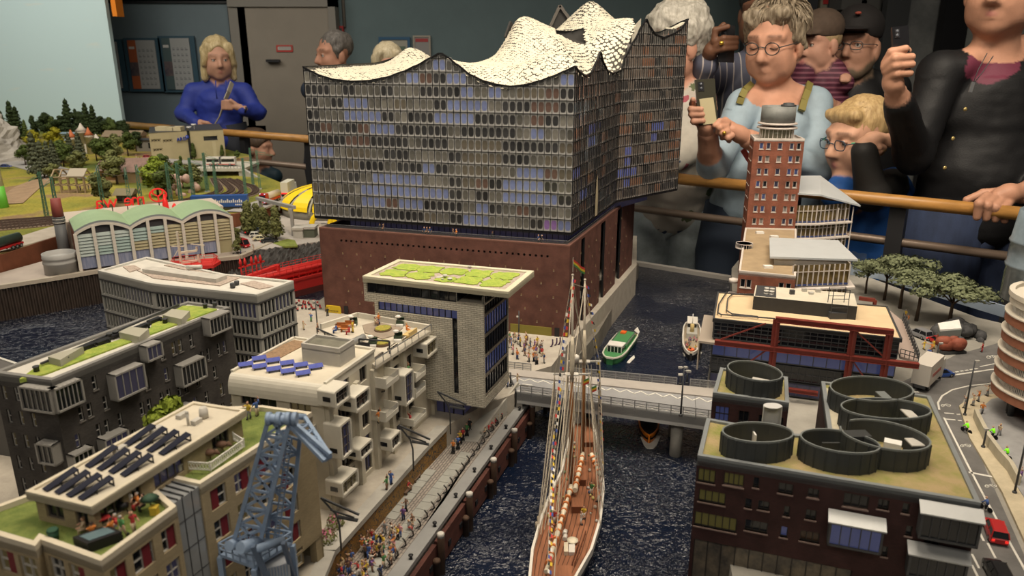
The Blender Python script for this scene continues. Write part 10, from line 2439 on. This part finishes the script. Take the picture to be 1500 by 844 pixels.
bq(at(598,719,ZQ)+up(.002),'on the bench','red','brown',4,label='~red seated on the promenade bench')
ij=mat('scooter black',(.015,.015,.015),.5)
for k,(u,v,aL)in lk(((664,664,'orange'),(671,658,'blue'),(674,650,'yellow'),(678,646,'red'),(684,639,'green'),(688,632,'black'),(696,619,'black'))):
 p=at(u,v,ZQ+.0006)if v>640 else at(u,v,.054);l='tiny rider in %s on a scooter before the ramp, %s in line'%(aL,da[k]);o=thing('scooter_rider',l,'figure',p,'riders before the ramp');b=MB()
 for sx in(-1,1):b.lu([(p.x+sx*.0024,p.y,p.z+.0022),(p.x+sx*.0032,p.y,p.z+.0022)],.0024,8)
 b.box((p.x-.0026,p.y-.002,p.z+.0018),(p.x+.0026,p.y+.002,p.z+.0028));b.ls((p.x,p.y-.002,p.z+.002),(p.x,p.y-.0032,p.z+.012),.0006);b.ls((p.x-.0025,p.y-.0032,p.z+.012),(p.x+.0025,p.y-.0032,p.z+.012),.0006);b.ll('scooter',ij,o)
 me=gq(2,aL,'black',k%4);q=an('rider',me,o);q.location=(0,.0005,.0028)
for k in li(11):
 f=k/10;u,v=711+(757-711)*f,637+(590-637)*f;p=at(u,v,.0502+.002*f);bq(p,'along the ramp wall','red' if k not in(0,4)else 'beige',('black','white','brown')[k%3],4,label='^seated figure in %s along the ramp wall, %s from the viewer'%('red' if k not in(0,4)else 'beige',da[k]))
bq(at(744,566,.0875),'','yellow','blue',3,label='~yellow leaning on the stair wall');bq(at(758,562,.0875),'','beige','beige',0,label='~beige at the head of the quay stair')
for k in li(34):
 u,v=bM.uniform(746,800),bM.uniform(500,534)
 if v>500+(u-746)*.9+20:v-=12
 bq(at(u,v,.0853),'in the plaza crowd')
for(u,v,aL,bi,l)in((747,500,'green','grey','~green by the plaza wall'),(753,500,'navy','black','^dark suited figure by the plaza wall'),(771,502,'black','black','^dark figure before the olive panel'),(787,506,'yellow','beige','tall tiny figure in yellow at the plaza edge')):bq(at(u,v,.0853),'',aL,bi,0,label=l)
for(u,v,aL,bi,l)in((445,483,'beige','beige','~beige on the left plaza'),(466,486,'brown','brown','~brown by the plaza fence'),(474,487,'beige','white','~beige left of the terrace'),(478,486,'yellow','brown','~yellow left of the terrace'),(456,471,'blue','green','~blue and green on the left plaza'),(480,463,'black','black','^black figure beside the yellow sign')):bq(at(u,v,.0853),'',aL,bi,None,label=l)
for k in li(26):
 u,v=432+bM.uniform(0,38),bM.uniform(444,456);p=at(u,v,.0853);c='red' if bM.random()<.7 else 'white';o=thing('cafe_chair','tiny %s cafe chair at the far end of the plaza'%c,'chair',p,'cafe chairs on the plaza',bM.uniform(0,6));b=MB().box((-.002,-.002,.0045),(.002,.002,.0055));q=an('seat',b.mesh('seat',[FM[c]]),o);b=MB().box((-.002,.0014,.005),(.002,.002,.0105));q=an('backrest',b.mesh('backrest',[FM[c]]),o);b=MB().box((-.0019,-.0019,0),(-.0013,.0019,.0045)).box((.0013,-.0019,0),(.0019,.0019,.0045));q=an('legs',b.mesh('legs',[aF]),o)
for(u,v)in((555,345),(560,344),(620,349),(624,350),(628,350),(662,354),(667,353),(720,361),(787,367),(792,367)):
 s_=aw(u,v,BA,BC)[0];p=ae(BA,BC,s_,-.007);bq((p.x,p.y,BZ-.001),'on the hall terrace',bM.choice(['brown','navy','black','beige','orange']),'black',0)
for(u,v,aL,bi,ps,l)in((493,488,'blue','blue',4,'~blue beside the orange benches'),(517,487,'yellow','yellow',0,'~yellow on the roof terrace'),(555,476,'orange','navy',1,'^figure standing in the oval flower bed'),(550,478,'beige','brown',4,'^figure crouching by the oval flower bed'),(596,487,'orange','orange',4,'^sunbather on the straw sofa'),(512,490,'red','red',4,'~red by the silver duct')):bq(at(u,v,ZT+.0008),'',aL,bi,ps,label=l)
for(u,v,aL,bi,ps,l)in((365,613,'yellow','grey',2,'~yellow vest at the roof lawn corner'),(377,609,'blue','beige',3,'~blue jacket at the roof lawn corner'),(181,786,'green','beige',1,'~mint shirt at the roof party'),(197,780,'red','beige',3,'~red shirt at the roof party'),(192,747,'white','brown',2,'^figure with cap beside the grill'),(203,744,'orange','red',4,'^seated figure in orange behind the roof party'),(212,746,'white','black',4,'^seated figure in white by the parasol'),(171,776,'red','grey',4,'~red leaning over the tub'),(125,781,'beige','beige',4,'^bather at the left end of the tub'),(137,788,'orange','orange',4,'^bather in the middle of the tub'),(165,782,'orange','yellow',4,'^bather at the right end of the tub')):bq(at(u,v,ZH-.002),'',aL,bi,ps,label=l)
o=thing('bath_tub','long black bathing tub on the near roof lawn','tub',at(145,793,ZH-.002));c0,c1=at(110,795,ZH-.003),at(178,790,ZH-.003);c2,c3=at(122,782,ZH-.003),at(172,775,ZH-.003);MB().ln([v2(at(108,796,ZH)),v2(at(130,806,ZH)),v2(at(180,788,ZH)),v2(at(160,778,ZH))],ZH-.004,ZH+.006).ll('tub',al,o);MB().ln(aN([v2(at(108,796,ZH)),v2(at(130,806,ZH)),v2(at(180,788,ZH)),v2(at(160,778,ZH))],.003),ZH+.003,ZH+.0065).ll('water',mat('water',(.12,.18,.20),.1),o)
o=thing('party_table','red and white striped table behind the black tub','table',at(148,772,ZH-.002));p,q=at(136,775,ZH),at(162,765,ZH);MB().ls(p+up(.007),q+up(.007),.009,.001).ll('top',FM['red'],o);MB().ls(p+V(0,.006,.008),q+V(0,.006,.008),.003,.001).ll('runner',ap,o)
for r_ in(p,q):MB().ls(r_-up(.003),r_+up(.007),.0012).ll('leg',aF,o)
o=thing('grill','round black kettle grill by the penthouse window','grill',at(182,752,ZH-.002));c=at(182,752,ZH-.002);MB().ball(c+up(.008),(.005,.005,.004),10,6).ll('kettle',al,o)
for k in li(3):b=MB();a=2.1*k;b.ls(c+aa((.004*cos(a),.004*sin(a),0)),c+aa((.002*cos(a),.002*sin(a),.006)),.0007);b.ll('leg',al,o)
o=thing('garden_parasol','small dark green garden parasol by the stair tower','parasol',at(222,748,ZH-.002));c=at(222,748,ZH-.002);MB().lp([(.008,.012),(.004,.015),(.0005,.017)],c,10).ll('canopy',mat('parasol green',(.03,.07,.04),.7),o);MB().ls(c,c+up(.015),.0008).ll('pole',aF,o)
o=thing('yellow_crate','small yellow crate on the near roof lawn','crate',at(226,748,ZH-.002));c=at(227,752,ZH-.002);MB().box((c.x-.003,c.y-.003,ZH-.004),(c.x+.003,c.y+.003,ZH+.004)).ll('body',FM['yellow'],o);MB().box((c.x-.0033,c.y-.0033,ZH+.004),(c.x+.0033,c.y+.0033,ZH+.005)).ll('rim',FM['yellow'],o)
o=thing('compost_bin','dark green bin alone on the near roof lawn','bin',at(79,788,ZH-.002));c=at(79,788,ZH-.002);MB().lp([(.004,-.001),(.0045,.007)],c,8).ll('body',mat('bin green',(.02,.07,.04),.6),o);MB().lp([(.005,.007),(.004,.0085)],c,8).ll('lid',mat('bin green'),o)
for(u,v,l)in((322,660,'tiny brown ostrich with red face in the lattice pen'),(304,672,'tiny brown bird lying in the lattice pen')):
 p=at(u,v,ZH-.002);o=thing('ostrich',l,'bird',p);jV=mat('bird brown',(.13,.07,.045),.8);MB().lu([p+V(-.001,0,0),p+V(-.001,0,.005)],.0005,5).lu([p+V(.003,0,0),p+V(.003,0,.005)],.0005,5).ball(p+V(.002,0,.007),(.007,.004,.0036),9,6).lu([p+V(-.003,0,.008),p+V(-.006,0,.013),p+V(-.0065,0,.017)],[.0016,.001,.0008],6).ball(p+V(-.007,0,.0175),(.0016,.0012,.0013),7,5).lu([p+V(.008,0,.008),p+V(.013,0,.005)],[.003,.0008],6).ll('body',jV,o);MB().lu([p+V(-.008,0,.0175),p+V(-.0105,0,.017)],[.0009,.0003],5).ll('beak',FM['red'],o)
for(u,v,aL,l)in((572,562,'yellow','~yellow on a cream balcony'),(609,540,'green','^diver in green on the far cream balcony'),(566,608,'orange','~orange on the middle cream balcony'),(611,612,'red','~red on the lowest cream balcony'),(414,593,'beige','^sunbather in beige on the front balcony'),(427,593,'orange','^sunbather in orange on the front balcony')):
 Af,Bf=(dV,dX)if u>500 else(ae(bB,av,0,.012),ae(bB,av,LF,.012));s_,z=aw(u,v,Af,Bf);q=ae(av,IE,s_,.012)if u>500 else ae(bB,av,s_,.012);zb=z-.014 if u>500 else .1985;bq((q.x,q.y,zb),'',aL,'beige',3 if u>500 else 4,label=l)
for k in li(3):p=ae(NW[3],NW[4],gW-.01+.008*k,.009);bq((p.x,p.y,.2072),'',('orange','green','yellow')[k],'grey',0,label='~%s on the balcony below the roof party'%('orange','green','yellow')[k])
for(u,v,aL,bi,l)in((1353,512,'yellow','yellow','^worker in yellow by the gallery stair'),(1360,524,'blue','violet','~blue near the white truck'),(1364,516,'orange','brown','~orange near the white truck'),(1367,511,'yellow','yellow','^worker in yellow beside the red parked hatchback'),(1438,516,'red','red','^pink clad figure by the table edge screen'),(1326,466,'yellow','brown','~yellow beneath the pines'),(1330,474,'orange','grey','~orange beneath the pines')):bq(at(u,v,.0852),'',aL,bi,None,label=l)
for(u,v,aL,l)in((1413,598,'grey','^figure at the foot of the bend lamp post'),(1433,588,'orange','~orange on the corner pavement'),(1425,594,'beige','~beige on the corner pavement'),(1446,580,'beige','^figure by the rounded building columns'),(1438,606,'orange','~orange by the pavement wall'),(1463,638,'beige','~beige beyond the pavement wall'),(1494,706,'violet','~violet beside the lower lamp post')):bq(at(u,v,.0892),'',aL,'grey',None,label=l)
d0=mat('vest',(.25,.85,.02),.5,emit=(.2,.9,.0),es=.35)
def de(u,v,z,label,kR,ds):
 p=at(u,v,z);o=thing('cyclist',label,'figure',p,None,ds)
 for x in(-.006,.006):b=MB().lp([(.0036,-.0003),(.0036,.0003),(.0031,.0003),(.0031,-.0003)],(0,0,0),12);q=an('wheel',b.mesh('wheel',[al]),o);q.location=(x,0,.0037);q.rotation_euler=(PI/2,0,0)
 b=MB().ls((-.006,0,.0037),(-.001,0,.008),.0006).ls((-.001,0,.008),(.005,0,.009),.0006).ls((.006,0,.0037),(.005,0,.010),.0006).ls((-.001,0,.003),(-.002,0,.0095),.0006).ls((.005,-.0025,.0105),(.005,.0025,.0105),.0006);q=an('frame',b.mesh('frame',[al]),o)
 b=MB().lu([(-.002,0,.010),(.001,0,.016)],[.0018,.0022],8,0)
 for sy in(-1,1):b.lu([(-.002,sy*.001,.010),(.001,sy*.0012,.007),(-.001,sy*.0012,.003)],.0009,5,1);b.lu([(.001,sy*.002,.0155),(.003,sy*.0022,.012),(.005,sy*.0022,.0107)],.0007,5,0)
 b.ball((.0015,0,.0185),.0016,8,6,2);q=an('rider',b.mesh('rider',[kR,FM['black'],je]),o)
de(1415,634,.0862,'cyclist with neon green vest beside the road bend',d0,2.0);de(1453,642,.0892,'cyclist with neon green bag beyond the pavement wall',d0,1.9);de(1473,672,.0892,'dark cyclist with green vest lower on the right pavement',d0,1.9);de(1443,748,.0862,'blue jacketed rider with red helmet ahead of the red car',FM['blue'],2.0)
for k in li(12):p=bE(.56+.028*k,bM.uniform(-.013,.013));bq((p.x,p.y,.0151),'aboard the small tug',None,None,4,sc=.8)
for(u,v,aL,l)in((855,760,'yellow','^crew member in yellow by the main mast'),(851,768,'white','^crew member in white by the deckhouse'),(876,735,'orange','^crew member in orange at the starboard rail'),(866,724,'green','^crew member in green at the starboard rail'),(819,770,'navy','^crew member in navy at the port rail'),(809,790,'brown','^crew member in brown at the port rail'),(812,766,'red','^crew member in red at the port rail')):bq(at(u,v,ZD-.0055),'',aL,'white',None,label=l)
for(u,v)in((118,279),(124,281),(130,278),(183,287),(205,283),(133,262),(140,260),(200,232),(205,236),(353,372),(372,368)):bq(at(u,v,ZS+.002)if v>300 else aP(u,v),'on the far landscape',None,None,None)
for k,(u,v)in lk(((808,508),(814,506),(819,505))):
 p=at(u,v,.0853);o=thing('boot_sculpture','dark violet curved bollard at the plaza corner, %s from the left'%da[k],'bollard',p);MB().lu([p+V(-.003,0,0),p+up(.001),p+V(.002,0,.006),p+V(.002,0,.014)],[.0012,.0016,.0016,.0014],7).ll('post',mat('violet',(.05,.025,.06),.5),o);MB().ball(p+V(.002,0,.0145),.0018,7,5).ll('cap',mat('violet',(.05,.025,.06),.5),o)
